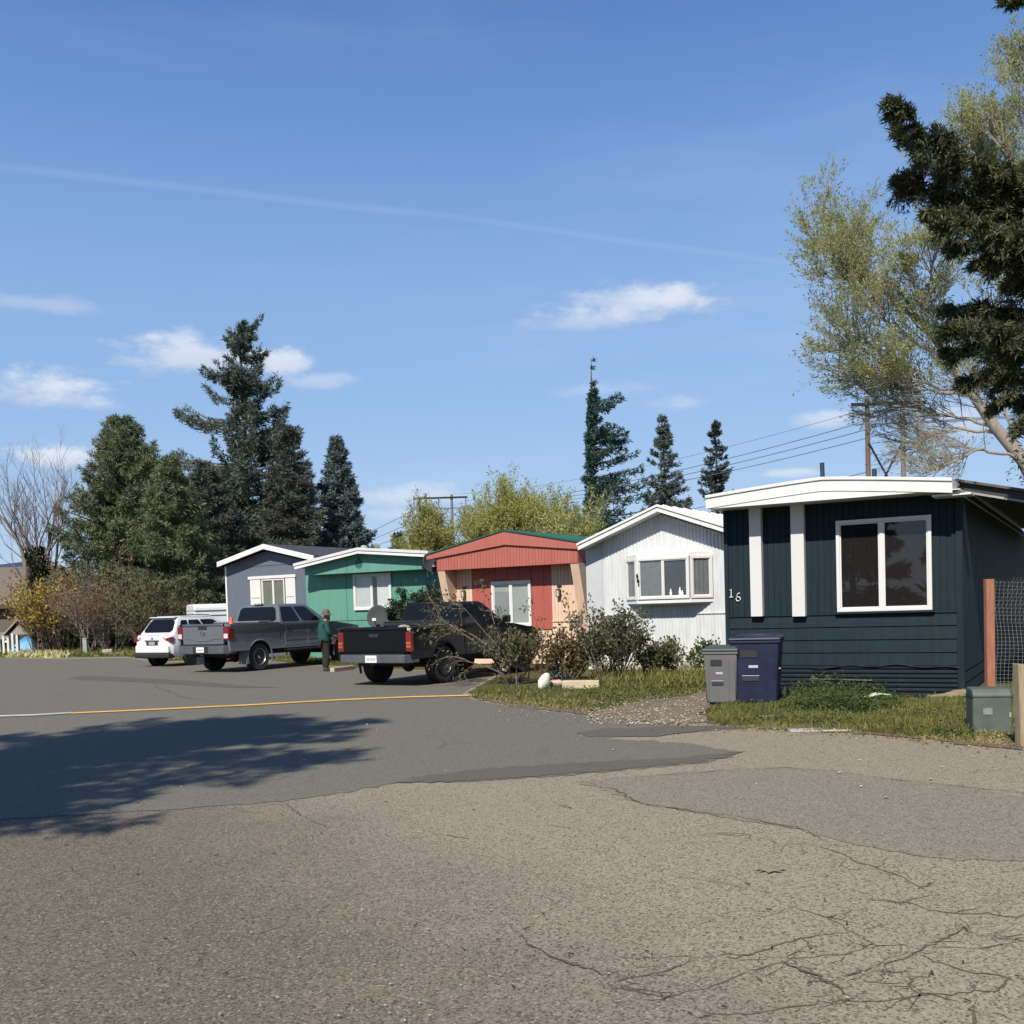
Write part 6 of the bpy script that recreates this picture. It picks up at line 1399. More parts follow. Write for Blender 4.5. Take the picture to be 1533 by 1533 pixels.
# utility H-frame poles and wires
M_POLE = mat('brown utility pole', (.16, .1, .075), .9, var=.25, scale=2, stretch=(5, 5, .5))
M_POLEG = mat('grey utility pole', (.17, .155, .135), .9, var=.2, scale=2)
def hframe(label, pxa, pxb, pytop, Y, arm, m1, m2, low):
    a = foot(pxa, Y); ztop = at(pxa, pytop, Y).z; sp = at(pxb, pytop, Y).x - a.x
    T = thing('utility_pole', label, 'utility pole', a, 0.0, 'utility poles beyond the homes')
    MB().tube([(0, 0, 0), (0, 0, ztop + .5)], [.2, .15], 12).build('pole', m1, T, smooth=50)
    MB().tube([(sp, 0, 0), (sp, 0, ztop + .3)], [.2, .15], 12).build('pole', m2, T, smooth=50)
    MB().box(-arm, sp + arm * 1.3, -.28, -.16, ztop - .2, ztop + .02).build('crossarm', M_UNDER, T)
    MB().tube([(0, -.2, ztop - 2.7), (sp, -.2, ztop - 7.2)], .07, 6).tube([(0, .2, ztop - 7.2), (sp, .2, ztop - 2.7)], .07, 6).build('cross_brace', M_UNDER, T)
    for x in (-arm + .1, sp / 2, sp + arm * 1.15):
        mb = MB()
        for k in range(6): mb.lathe([(.03, 0), (.11, -.03), (.11, -.07), (.03, -.09)], (x, -.22, ztop - .25 - k * .19), 'z', 10)
        mb.tube([(x, -.22, ztop - .2), (x, -.22, ztop - 1.45)], .02, 5).build('insulator', mat('dark glass insulator', (.05, .045, .05), .3), T, smooth=50)
    return [Vector((a.x + x, Y - .22, ztop - 1.45)) for x in (-arm + .1, sp / 2, sp + arm * 1.15)] + [Vector((a.x, Y, ztop - 4.6)), Vector((a.x + sp, Y, ztop + .3))]
h1 = hframe('tall H frame utility pole above the navy home roof', 1303, 1351, 604, 70, 1.15, M_POLE, M_POLEG, 0)
h2 = hframe('distant H frame utility pole among the willows behind the red home', 643, 676, 745, 125, 1.5, M_POLEG, M_POLEG, 0)
M_CABLE = mat('power line', (.12, .13, .16), .6)
def wire(a, b, sag, r):
    pts = [a.lerp(b, i / 40) - Vector((0, 0, sag * 4 * (i / 40) * (1 - i / 40))) for i in range(41)]
    base = Vector((a.x, a.y, 0))
    o = MB().tube([q - base for q in pts], r, 5).build('power_line', M_CABLE, None, loc=base); return o
names = ['uppermost power line slung left from the H frame pole', 'second power line below the top one on the H frame', 'outer right power line on the H frame crossarm', 'lowest power line strung beneath the crossarm of the H frame', 'thin earth wire between the pole tops']
for i in range(5):
    tag(wire(h1[i], h2[i], 1.2, .028 if i < 4 else .016), names[i], 'power line', 'power lines between the poles')
far3 = [Vector((q.x - 30, q.y + 55, q.z - 3)) for q in h2[:3]]
for i in range(3): tag(wire(h2[i], far3[i], 1.0, .035), ['left', 'middle', 'right'][i] + ' power line running on beyond the distant H frame', 'power line', 'power lines between the poles')
right = [Vector((q.x + 60, q.y - 38, q.z + 1)) for q in h1[:3]]
for i in range(3): tag(wire(h1[i], right[i], 1.5, .026), ['left', 'middle', 'right'][i] + ' power line passing right behind the willow tree', 'power line', 'power lines between the poles')

# ---------------------------------------------------------------- far left: brown roofed house and yard clutter
YH = 66.0
HL = thing('house', 'low house with a wide brown shingle roof at the left edge', 'house', foot(-60, YH))
o0 = HL.location
zE_ = at(20, 908, YH).z; xr = at(46, 900, YH).x - o0.x; zTop = at(20, 852, YH + 5).z
M_BSH = mat('brown shingles', (.15, .115, .095), .9, var=.25, scale=6, stretch=(1, 1, 4), bump=.4, bscale=12)
MB().prism([(-.6, zE_), (5, zTop), (10.6, zE_), (10.6, zE_ + .14), (5, zTop + .14), (-.6, zE_ + .14)], 'x', -12, xr).build('roof', M_BSH, HL)
MB().prism([(0, 0), (10, 0), (10, zE_ + .1), (5, zTop - .1), (0, zE_ + .1)], 'x', -11.6, xr - .5).build('wall', mat('dark brown wall', (.12, .1, .08), .85, var=.2), HL)
MB().box(-12, xr, -.66, -.6, zE_ - .12, zE_ + .1).build('fascia', mat('dark brown fascia', (.08, .05, .04), .7), HL)
for xx in (-3.0, -.2): window(HL, (xx, 0), (xx + 1.4, 0), 1.0, 2.1, .07, (.5,), .06)
PF = thing('picket_fence', 'short white picket fence at the left edge of the lawn', 'fence', foot(-30, 53), 0)
M_PICK = mat('white picket paint', (.6, .6, .56), .7, var=.12)
x0 = foot(-30, 53).x; x1 = foot(24, 53).x; mb = MB(); n_ = 9
for i in range(n_):
    x = (x1 - x0) * i / (n_ - 1); hh = random.uniform(.85, 1.15); mb.prism([(x - .055, .05), (x + .055, .05), (x + .055, hh - .08), (x, hh), (x - .055, hh - .08)], 'y', -.02, .02)
mb.build('pickets', M_PICK, PF)
MB().box(-.1, x1 - x0 + .1, .021, .06, .3, .38).box(-.1, x1 - x0 + .1, .021, .06, .72, .8).build('rail', mat('dark fence rail', (.06, .05, .045), .8), PF)
for x in (0, x1 - x0): MB().box(x - .06, x + .06, .061, .16, 0, .95).build('post', mat('dark fence rail', (.06, .05, .045), .8), PF)
PH = thing('playhouse', 'small grey playhouse with a pointed roof behind the picket fence', 'playhouse', foot(31, 58), .2)
MB().box(-.55, .55, -.5, .5, 0, .95).build('wall', mat('dark blue grey wall', (.04, .05, .06), .8), PH)
MB().prism([(-.8, .9), (0, 1.75), (.8, .9), (.8, 1.0), (0, 1.87), (-.8, 1.0)], 'y', -.65, .65).build('roof', mat('grey pink shingle', (.33, .27, .25), .85, var=.2), PH)
MB().prism([(-.5, .95), (.5, .95), (0, 1.6)], 'y', -.5, .5).build('gable', mat('grey pink shingle', (.33, .27, .25), .85), PH)
p = foot(38, 55.5); mb = MB(); vs = []; fs = []; n_ = 8
for i in range(n_ + 1):
    for j in range(n_ + 1):
        a, b_ = i / n_ - .5, j / n_ - .5; r_ = max(abs(a), abs(b_)) * 2; vs.append((a * 1.4, b_ * 1.0, .85 * (1 - r_ ** 1.6) + .05 * math.sin(9 * a + 4 * b_) + .03))
for i in range(n_):
    for j in range(n_): q = i * (n_ + 1) + j; fs.append((q, q + n_ + 1, q + n_ + 2, q + 1))
tag(mb.add(vs, fs).build('blue_tarp', mat('blue tarp', (.06, .25, .42), .5, var=.25, scale=4), None, smooth=40, loc=p), 'heap under a bright blue tarp in front of the small playhouse', 'tarp')
for (px, hh, ww_, lab, cc) in ((122, .95, .05, 'thin dark post beside the grey pedestal on the left lawn', (.07, .06, .05)), (128.5, .72, .2, 'short pale grey utility pedestal on the left lawn', (.3, .31, .28))):
    p = gp(px, 979); mb = MB().box(-ww_ / 2, ww_ / 2, -ww_ / 2, ww_ / 2, 0, hh)
    if ww_ > .1: mb.box(-ww_ / 2 - .015, ww_ / 2 + .015, -ww_ / 2 - .015, ww_ / 2 + .015, hh + .001, hh + .05)
    tag(mb.build('utility_pedestal' if ww_ > .1 else 'marker_post', mat(lab[:18], cc, .8, var=.15), None, bevel=.012, loc=p), lab, 'pedestal' if ww_ > .1 else 'post')
p = gp(178, 978); T = thing('board_stack', 'pair of pale boards lying at the edge of the left lawn', 'boards', p, .05)
MB().box(-.7, .9, -.1, .1, .0, .06).build('board', mat('pale board', (.4, .35, .27), .9, var=.2), T); MB().box(-.75, -.3, -.12, .12, .061, .22).build('block', mat('pale board', (.4, .35, .27), .9), T)
# ================================================================== trees and shrubs
M_BARK = mat('brown bark', (.085, .065, .05), .95, var=.35, scale=5, stretch=(4, 4, .8), bump=.6, bscale=12)
M_BARKG = mat('grey bark', (.17, .145, .12), .95, var=.3, scale=5, stretch=(4, 4, .8), bump=.5, bscale=12)
M_BTWIG = mat('bare grey twig', (.16, .13, .115), .95, var=.3, scale=2)
M_FIR = leafmat('fir needles', [(.050, .071, .057), (.101, .134, .104), (.168, .202, .155)], .22, nscale=.5)
M_SPR = leafmat('blue spruce needles', [(.058, .087, .084), (.123, .167, .157), (.203, .249, .232)], .22, nscale=.6)
M_PINE = leafmat('pine needles', [(.065, .085, .046), (.131, .162, .080), (.216, .239, .123)], .22, nscale=.5)
M_NEAR = leafmat('near fir needles', [(.025, .035, .020), (.062, .074, .037), (.156, .162, .070)], .22, nscale=.9)
M_WILLOW = leafmat('young willow leaves', [(.195, .225, .083), (.315, .352, .150), (.480, .495, .255)], .5, nscale=.4)
M_WILLOW2 = leafmat('yellow green willow leaves', [(.224, .239, .060), (.389, .389, .112), (.538, .523, .194)], .5, nscale=.3)
M_IVY = leafmat('ivy leaves', [(.026, .034, .016), (.058, .072, .033)], .15)

def conifer(name, label, base, H, prof, seed, nb=150, z0=.05, mat_=M_FIR, bark=M_BARK, trunk_r=.28, lean=(0, 0), elev=(-.05, .5), droop=.25, dens=34, L=(.28, .5), W=.085, spread=.3, asym=None, gap=0.0, puff=False, group=None, tipup=.15, clump=1.0, custom=None):
    rg = np.random.default_rng(seed); T = thing(name, label, 'tree', base, 0, group)
    n = 14; zz = np.linspace(0, 1, n); wob = np.cumsum(rg.normal(size=(n, 2)) * .012 * H / 10, 0); wob -= wob[0]
    tp = np.stack([lean[0] * zz ** 1.3 + wob[:, 0], lean[1] * zz ** 1.3 + wob[:, 1], zz * H], 1)
    tr = trunk_r * (1 - zz) ** .9 + .02
    lines = [(tp, tr)]; P_all = []; D_all = []; L_all = []
    zs = np.sort(z0 + (1 - z0) * rg.random(nb) ** .9) ; gold = rg.random() * 6
    blist = []
    for i, q in enumerate(zs):
        az = gold + i * 2.39996 + rg.normal() * .4
        ln = prof(q) * rg.uniform(.72, 1.12)
        if asym: ln *= asym(az, q)
        if rg.random() < gap: ln *= .35
        if ln < .12: continue
        el = elev[0] + (elev[1] - elev[0]) * q + rg.normal() * .1
        blist.append((q, az, ln, el))
    if custom: blist += custom
    for q, az, ln, el in blist:
        b = np.array([np.interp(q, zz, tp[:, k]) for k in range(3)])
        s = np.linspace(0, 1, 7); out = np.array([math.cos(az), math.sin(az), 0])
        pts = b + out * (s * ln * math.cos(el))[:, None]
        pts[:, 2] += s * ln * math.sin(el) - droop * ln * s ** 1.6 * (1 - tipup * s ** 2 * 2.5)
        pts[:, :2] += (rg.normal(size=(7, 2)) * .03 * ln) * s[:, None]
        lines.append((pts, np.linspace(max(.012, .022 * ln), .006, 7)))
        m = int(dens * ln * (1 + .5 * (ln < 1))); 
        if m < 3: m = 3
        u_ = rg.uniform(.12, 1.0, m) ** .8; lat = np.array([-out[1], out[0], 0])
        side_ = rg.choice([-1, 1], m); wd = spread * ln * (1.05 - u_) * rg.random(m) ** .7 * side_ + rg.normal(size=m) * .05
        B = np.stack([np.interp(u_, s, pts[:, k]) for k in range(3)], 1) + lat * wd[:, None]
        B[:, 2] -= np.abs(wd) * .25 + rg.random(m) * .12 * ln * clump
        tang = pts[-1] - pts[0]; tang = tang / np.linalg.norm(tang)
        d = tang[None] * .8 + lat[None] * (side_ * .6)[:, None] + rg.normal(size=(m, 3)) * .35; d[:, 2] += .05
        P_all.append(B); D_all.append(d)
    P = np.concatenate(P_all); D = unit(np.concatenate(D_all))
    k = 7 if puff else 4; amp = 1.1 if puff else .55
    P2 = np.repeat(P, k, 0); D2 = np.repeat(D, k, 0) + rg.normal(size=(len(P) * k, 3)) * amp
    P2 = P2 + rg.normal(size=P2.shape) * (.03 if puff else .06)
    V, F = cards(P2, D2, rg.uniform(L[0], L[1], len(P2)), W * rg.uniform(.6, 1.4, len(P2)), rg)
    V2, F2 = tubes_np(lines, 6)
    np_mesh('trunk', V2, [F2], bark, T, True); np_mesh('crown', V, [F], mat_, T)
    return T

def lerp_prof(pts):
    xs = [p[0] for p in pts]; ys = [p[1] for p in pts]
    return lambda q: float(np.interp(q, xs, ys))
# big dense pine, left
YP = 60.0; s_ = YP / FPX
b = foot(207, YP); Hp = at(192, 632, YP).z
conifer('pine_tree', 'dense dark green pine with a rounded crown, left of the tall fir', b, Hp, lerp_prof([(0, 4.9), (.25, 5.1), (.45, 4.3), (.65, 3.1), (.82, 2.0), (.93, 1.25), (1, .5)]), 11, nb=330, z0=.04, mat_=M_PINE, lean=(-.5, 0), elev=(-.1, .75), droop=.1, dens=20, L=(.22, .42), W=.05, spread=.36, puff=True, tipup=.5)
b = foot(262, 56.5)
conifer('pine_tree', 'lower bushy pine filling the gap right of the dense pine', b, at(250, 690, 56.5).z, lerp_prof([(0, 2.9), (.4, 2.9), (.7, 1.9), (1, .4)]), 12, nb=200, z0=.04, mat_=M_PINE, elev=(-.1, .75), droop=.1, dens=20, L=(.22, .42), W=.05, spread=.36, puff=True)
# tall ragged fir
YF = 76.0; b = foot(378, YF); Hf = at(375, 488, YF).z
def asym_f(az, q):
    r = math.cos(az)
    k = 1.0
    if q > .72: k *= .75 + .45 * (math.sin(q * 60 + az * 2) > .2)
    if .55 < q < .75 and r < 0: k *= .35
    return k
cust = [(.835, PI, 3.0, .1), (.84, PI + .2, 2.6, .12), (.985, .35, 1.9, .5), (.97, .2, 1.6, .55), (.96, 2.6, 1.2, .6), (.9, .1, 2.0, .15), (.69, PI, 5.0, .12), (.68, PI + .3, 4.6, .1), (.7, PI - .25, 4.6, .15), (.55, PI, 5.2, .1), (.54, PI + .3, 5.0, .1), (.56, PI - .2, 5.0, .1), (.42, PI + .1, 5.6, .05), (.41, PI - .3, 5.6, .05), (.8, -.1, 2.6, .2), (.72, .2, 3.2, .1), (.6, 0, 4.2, .2), (.62, .3, 4.2, .2)]
conifer('fir_tree', 'tallest ragged fir with a bent forked tip behind the grey home', b, Hf, lerp_prof([(0, 6.4), (.2, 6.2), (.4, 5.6), (.55, 4.4), (.7, 3.2), (.85, 1.7), (.95, 1.0), (1, .5)]), 21, nb=250, z0=.03, mat_=M_FIR, trunk_r=.5, lean=(-.1, 0), elev=(-.12, .35), droop=.14, dens=29, L=(.25, .48), W=.075, spread=.26, asym=asym_f, gap=.18, tipup=.9, custom=cust)
b = foot(440, 70.0)
conifer('fir_tree', 'grey brown half bare fir between the tallest fir and the blue spruce', b, at(440, 640, 70).z, lerp_prof([(0, 3.3), (.35, 3.2), (.7, 2.1), (1, .5)]), 22, nb=190, z0=.03, mat_=leafmat('dull grey fir needles', [(.05, .058, .044), (.095, .105, .08), (.15, .155, .125)], .22), elev=(-.15, .4), droop=.2, dens=36, L=(.2, .38), W=.06, spread=.3, gap=.1)
b = foot(316, 68.0)
conifer('fir_tree', 'grey green fir below and left of the tallest fir', b, at(316, 690, 68).z, lerp_prof([(0, 3.0), (.35, 3.0), (.7, 2.0), (1, .5)]), 24, nb=170, z0=.03, mat_=leafmat('dull grey fir needles', [(.05, .058, .044), (.095, .105, .08), (.15, .155, .125)], .22), elev=(-.15, .4), droop=.2, dens=36, L=(.2, .38), W=.06, spread=.3, gap=.1)
# blue spruce
b = foot(516, 74.0)
conifer('spruce_tree', 'symmetrical blue green spruce right of the tallest fir', b, at(506, 656, 74).z, lerp_prof([(0, 3.6), (.2, 3.3), (.5, 2.2), (.8, 1.05), (.95, .45), (1, .2)]), 31, nb=300, z0=.03, mat_=M_SPR, lean=(-.2, 0), elev=(-.05, .7), droop=.05, dens=30, L=(.24, .42), W=.09, spread=.34, tipup=.8)
# lopsided fir behind the red and white homes
YT = 90.0; b = foot(887, YT)
asym_t = lambda az, q: (1.0 if math.cos(az) > .1 else .18) * (1 if q < .72 else .5)
cust = [(.81, 0, 2.9, .35), (.8, .3, 2.2, .3), (.83, -.2, 2.5, .3), (.72, 0, 3.2, .0), (.7, .2, 3.6, -.02), (.6, 0, 4.2, .25), (.55, .15, 5.0, .2), (.5, -.1, 5.3, .15), (.4, 0, 5.8, .1), (.36, .2, 6.2, .05), (.33, -.2, 6.2, .0)]
conifer('fir_tree', 'lopsided fir with branches only on the right and a bare left side', b, at(890, 538, YT).z, lerp_prof([(0, 6.4), (.3, 5.8), (.5, 4.6), (.7, 3.2), (.8, 2.0), (.9, .75), (1, .35)]), 41, nb=170, z0=.1, mat_=leafmat('dark teal fir needles', [(.023, .052, .044), (.052, .098, .078), (.091, .143, .117)], .22), trunk_r=.42, lean=(.55, 0), elev=(-.1, .4), droop=.06, dens=17, L=(.25, .45), W=.1, spread=.13, asym=asym_t, gap=.35, tipup=.7, custom=cust)
LT = bpy.data.objects[[o.name for o in COL.objects if o.get('label', '').startswith('lopsided fir')][0]]
n_ = 3600; z = 1.5 + (at(890, 538, YT).z - 4.5) * RNG.random(n_) ; a = RNG.uniform(0, 2 * PI, n_); r_ = RNG.uniform(.1, .62, n_) * (1.15 - .6 * z / z.max()); xo = .55 * (z / at(890, 538, YT).z) ** 1.3
V, F = cards(np.stack([xo + r_ * np.cos(a), r_ * np.sin(a), z], 1), np.stack([np.cos(a), np.sin(a), RNG.normal(size=n_) * .6], 1) + RNG.normal(size=(n_, 3)) * .5, .3, .17); np_mesh('ivy', V, [F], leafmat('dark teal fir needles', [(.018, .04, .034)]), LT)
b = foot(1000, 112.0)
conifer('spruce_tree', 'left of the two distant spruces above the white home roof', b, at(997, 623, 112).z, lerp_prof([(0, 4.6), (.4, 3.7), (.7, 2.0), (.9, .8), (1, .25)]), 51, nb=210, z0=.1, mat_=M_FIR, elev=(-.2, .4), droop=.1, dens=15, L=(.3, .5), W=.12, spread=.2, gap=.15, group='distant spruces beyond the white home', tipup=.9)
b = foot(1076, 118.0)
conifer('spruce_tree', 'right of the two distant spruces, narrower, beside the navy home roof', b, at(1079, 632, 118).z, lerp_prof([(0, 3.8), (.4, 3.0), (.7, 2.0), (.9, 1.0), (1, .4)]), 52, nb=170, z0=.1, mat_=leafmat('dark spruce needles', [(.039, .052, .043), (.078, .098, .078)], .22), elev=(-.2, .45), droop=.06, dens=16, L=(.3, .5), W=.12, spread=.2, gap=.15, group='distant spruces beyond the white home', tipup=.9)
b = foot(600, 92.0)
conifer('fir_tree', 'small dark round evergreen tip between the spruce and the willows', b, at(602, 803, 92).z, lerp_prof([(0, 1.3), (.5, 1.3), (.85, .9), (1, .4)]), 53, nb=90, z0=.05, mat_=M_FIR, elev=(0, .6), droop=.05, dens=28, L=(.25, .45), W=.12, spread=.4)

# --- broadleaf growth
def grow(rg, p, d, ln, r, lv, mx, lines, tips, curve=.25, up=.15, split=(3, 5), ratio=(.55, .8), ang=.6, k=6, rr=.6):
    pts = [p]; dd = d.copy(); st = ln / k
    for i in range(k):
        dd = dd + rg.normal(size=3) * curve * .35; dd[2] += up * .25; dd /= np.linalg.norm(dd); pts.append(pts[-1] + dd * st)
    pts = np.array(pts); lines.append((pts, np.linspace(r, r * (.55 if lv < mx else .3), k + 1)))
    if lv == mx: tips.append(pts); return
    for c in range(rg.integers(split[0], split[1] + 1)):
        s = rg.uniform(.3, 1.0) if c else 1.0
        q = np.array([np.interp(s * k, np.arange(k + 1), pts[:, j]) for j in range(3)])
        a = unit(np.cross(dd, rg.normal(size=3))); an = ang * rg.uniform(.5, 1.25)
        nd = dd * math.cos(an) + a * math.sin(an); nd[2] += up; nd /= np.linalg.norm(nd)
        grow(rg, q, nd, ln * rg.uniform(*ratio), max(.004, r * rr * rg.uniform(.8, 1.1)), lv + 1, mx, lines, tips, curve, up, split, ratio, ang, k, rr)

def broadleaf(name, label, base, starts, seed, mx=4, leaf=None, bark=M_BARKG, lper=8, lsz=(.08, .14), lw=.04, cat='tree', group=None, sides=4, leafstart=.2, jit=.06, **kw):
    rg = np.random.default_rng(seed); T = thing(name, label, cat, base, 0, group); lines = []; tips = []
    for (p, d, ln, r) in starts: grow(rg, np.array(p, float), unit(np.array(d, float)), ln, r, 0, mx, lines, tips, **kw)
    big = [l for l in lines if l[1][0] > .03]; small = [l for l in lines if l[1][0] <= .03]
    Vs, Fs, off = [], [], 0
    for ls, ns in ((big, 7), (small, 3)):
        if ls: V, F = tubes_np(ls, ns); Vs.append(V); Fs.append(F + off); off += len(V)
    np_mesh('trunk' if cat == 'tree' else 'stems', np.concatenate(Vs), [np.concatenate(Fs)], bark, T, True)
    if leaf is not None and lper > 0:
        P = []; D = []
        for t_ in tips:
            m = rg.poisson(lper)
            if m == 0: continue
            u_ = rg.uniform(leafstart, 1, m) * (len(t_) - 1); i = np.minimum(u_.astype(int), len(t_) - 2); f = (u_ - i)[:, None]
            q = t_[i] * (1 - f) + t_[i + 1] * f; tg = unit(t_[i + 1] - t_[i]); P.append(q + rg.normal(size=q.shape) * jit); D.append(tg * .8 + rg.normal(size=q.shape) * .6)
        P = np.concatenate(P); D = np.concatenate(D)
        V, F = cards(P, D, rg.uniform(lsz[0], lsz[1], len(P)), lw * rg.uniform(.7, 1.3, len(P)), rg)
        np_mesh('crown' if cat == 'tree' else 'foliage', V, [F], leaf, T)
    return T
def fan(rg, n, ln, r, spread, up=1.0, rad=.3, lnv=.25, dirx=0.0):
    o = []
    for i in range(n):
        a = rg.uniform(0, 2 * PI); s = spread * rg.uniform(.3, 1)
        o.append(((rad * math.cos(a) * rg.random(), rad * math.sin(a) * rg.random(), 0), (math.cos(a) * s + dirx, math.sin(a) * s, up), ln * rg.uniform(1 - lnv, 1 + lnv), r * rg.uniform(.7, 1.2)))
    return o
rgT = np.random.default_rng(99)
# willow group in the middle distance
def willow(label, px, pytop, Y, wpx, seed, n, leaf, lper=11, mx=3, grp='willow trees behind the red home'):
    b = foot(px, Y); Ht = at(px, pytop - 4, Y).z; wd = wpx * Y / FPX / 2; rg = np.random.default_rng(seed)
    st = []
    for i in range(n):
        a = rg.uniform(0, 2 * PI); rad = wd * rg.random() ** .55 * .85
        st.append(((.35 * math.cos(a) * rad, .35 * math.sin(a) * rad, 0), (math.cos(a) * rad / Ht * 1.1, math.sin(a) * rad / Ht * 1.1, 1), Ht * .5 * (1.08 - .42 * (rad / wd) ** 2) * rg.uniform(.85, 1.08), .1))
    return broadleaf('willow_tree', label, b, st, seed, mx=mx, leaf=leaf, lper=lper, lsz=(.16, .34), lw=.075, group=grp, curve=.22, up=.28, split=(4, 6), ratio=(.42, .62), ang=.5, k=5, rr=.42, jit=.14, leafstart=.05)
willow('leftmost budding willow, around the distant H frame pole', 655, 752, 84, 100, 61, 20, M_WILLOW2, 15)
willow('largest round budding willow directly behind the red home peak', 772, 712, 82, 170, 62, 46, M_WILLOW2, 16)
willow('right budding willow, lower and browner, beside the lopsided fir', 842, 748, 80, 95, 63, 24, M_WILLOW, 15)
willow('lowest willow thicket just above the green home roof', 612, 806, 90, 100, 64, 12, M_WILLOW2, 16)
broadleaf('shrub', 'small yellow green bush at the foot of the lopsided fir', foot(886, 62), fan(np.random.default_rng(5), 16, at(886, 785, 62).z * .62, .04, .45, 1, .6), 65, mx=2, leaf=M_WILLOW2, lper=16, lsz=(.15, .3), lw=.1, cat='shrub', split=(4, 6), ratio=(.4, .6), up=.2, jit=.1)

# large willow behind the navy home (right)
YW = 36.0
def wpt(px, py, dy=0.0): return at(px, py, YW + dy)
base = foot(1620, YW)
rg = np.random.default_rng(71); lines = []; tips = []
def limb(pxs, r0, r1, dy0=0, dy1=0):
    P = np.array([list(wpt(x, y, dy0 + (dy1 - dy0) * i / (len(pxs) - 1)) - base) for i, (x, y) in enumerate(pxs)])
    s = np.linspace(0, 1, len(P)); t2 = np.linspace(0, 1, len(P) * 4); Q = np.stack([np.interp(t2, s, P[:, k]) for k in range(3)], 1)
    Q[1:-1] += rg.normal(size=(len(Q) - 2, 3)) * .04
    lines.append((Q, np.linspace(r0, r1, len(Q)))); return Q
tr_ = np.array([[0, 0, -.1], [-.05, 0, 2.0]] + [list(wpt(x, y) - base) for x, y in ((1560, 740), (1533, 690), (1490, 640), (1455, 590), (1420, 540), (1385, 490), (1350, 440))])
lines.append((tr_, np.array([.42, .38, .3, .25, .2, .15, .11, .08, .05])))
def spray(Q, n, ln, up, ang=.75, frm=.25, r=.022, mx=2, bias=None, split=(4, 6)):
    for i in range(n):
        s = rg.uniform(frm, 1.0) * (len(Q) - 1); j = int(min(s, len(Q) - 2)); q = Q[j] + (Q[j + 1] - Q[j]) * (s - j); d = unit(Q[j + 1] - Q[j])
        a = unit(np.cross(d, rg.normal(size=3))); an = ang * rg.uniform(.4, 1.3); nd = d * math.cos(an) + a * math.sin(an)
        if bias is not None: nd = nd + np.array(bias)
        nd[2] += up; nd = unit(nd)
        grow(rg, q, nd, ln * rg.uniform(.6, 1.15), r, 0, mx, lines, tips, .3, .1, split, (.45, .7), .5, 6, .5)
spray(tr_[3:], 34, 2.0, .1, frm=.2, bias=(-.3, 0, .1))
for pxs, n, ln in ((((1420, 540), (1350, 500), (1290, 450), (1255, 380)), 26, 1.7), (((1385, 490), (1310, 430), (1270, 390), (1240, 350)), 20, 1.4), (((1455, 590), (1380, 570), (1310, 540), (1262, 500)), 26, 1.7), (((1430, 550), (1400, 490), (1390, 430), (1395, 390)), 20, 1.2),
                   (((1350, 440), (1320, 420), (1290, 400), (1285, 380)), 16, 1.2), (((1455, 590), (1390, 585), (1330, 570), (1290, 560)), 20, 1.4), (((1490, 640), (1420, 620), (1370, 610), (1330, 610)), 34, 1.3),
                   (((1500, 650), (1440, 640), (1400, 650), (1370, 665)), 30, 1.2), (((1533, 690), (1470, 670), (1430, 690), (1400, 705)), 30, 1.2), (((1533, 690), (1500, 600), (1490, 500), (1500, 420)), 20, 1.7)):
    Q = limb(pxs, .06, .02, 0, rg.uniform(-2.5, 2.5)); spray(Q, int(n * 1.25), ln, .12, bias=(-.15, 0, .15))
# upper crown behind the dark fir
for pxs in (((1560, 700), (1580, 480), (1540, 320), (1500, 200)), ((1580, 480), (1530, 340), (1480, 260), (1450, 215)), ((1590, 500), (1600, 320), (1590, 200), (1560, 130)), ((1580, 400), (1560, 250), (1540, 170), (1535, 120))):
    Q = limb(pxs, .14, .03, 0, rg.uniform(-1.5, 2.5)); spray(Q, 30, 1.35, .45, bias=(-.05, 0, .35), frm=.45)
WT = thing('willow_tree', 'large pale budding willow rising behind the navy home', 'tree', base)
Vs, Fs, off = [], [], 0
for ls, ns in (([l for l in lines if l[1][0] > .03], 8), ([l for l in lines if l[1][0] <= .03], 3)):
    V, F = tubes_np(ls, ns); Vs.append(V); Fs.append(F + off); off += len(V)
np_mesh('trunk', np.concatenate(Vs), [np.concatenate(Fs)], mat('pale grey bark', (.27, .235, .19), .95, var=.25, scale=5, stretch=(4, 4, .8), bump=.5, bscale=12), WT, True)
P = []; D = []
for t_ in tips:
    lowright = t_[0][0] + base.x > at(1275, 600, YW).x and t_[0][2] < at(1330, 585, YW).z
    m = rg.poisson(.9 if lowright else 8)
    if m == 0: continue
    u_ = rg.uniform(.1, 1, m) * (len(t_) - 1); i = np.minimum(u_.astype(int), len(t_) - 2); f = (u_ - i)[:, None]
    q = t_[i] * (1 - f) + t_[i + 1] * f; P.append(q + rg.normal(size=q.shape) * .04); D.append(unit(t_[i + 1] - t_[i]) + rg.normal(size=q.shape) * .5)
P = np.concatenate(P); D = np.concatenate(D); V, F = cards(P, D, rg.uniform(.07, .15, len(P)), rg.uniform(.028, .055, len(P)), rg); np_mesh('crown', V, [F], leafmat('pale willow buds', [(.22, .24, .06), (.35, .37, .13), (.46, .47, .22)], .5, nscale=.5), WT)

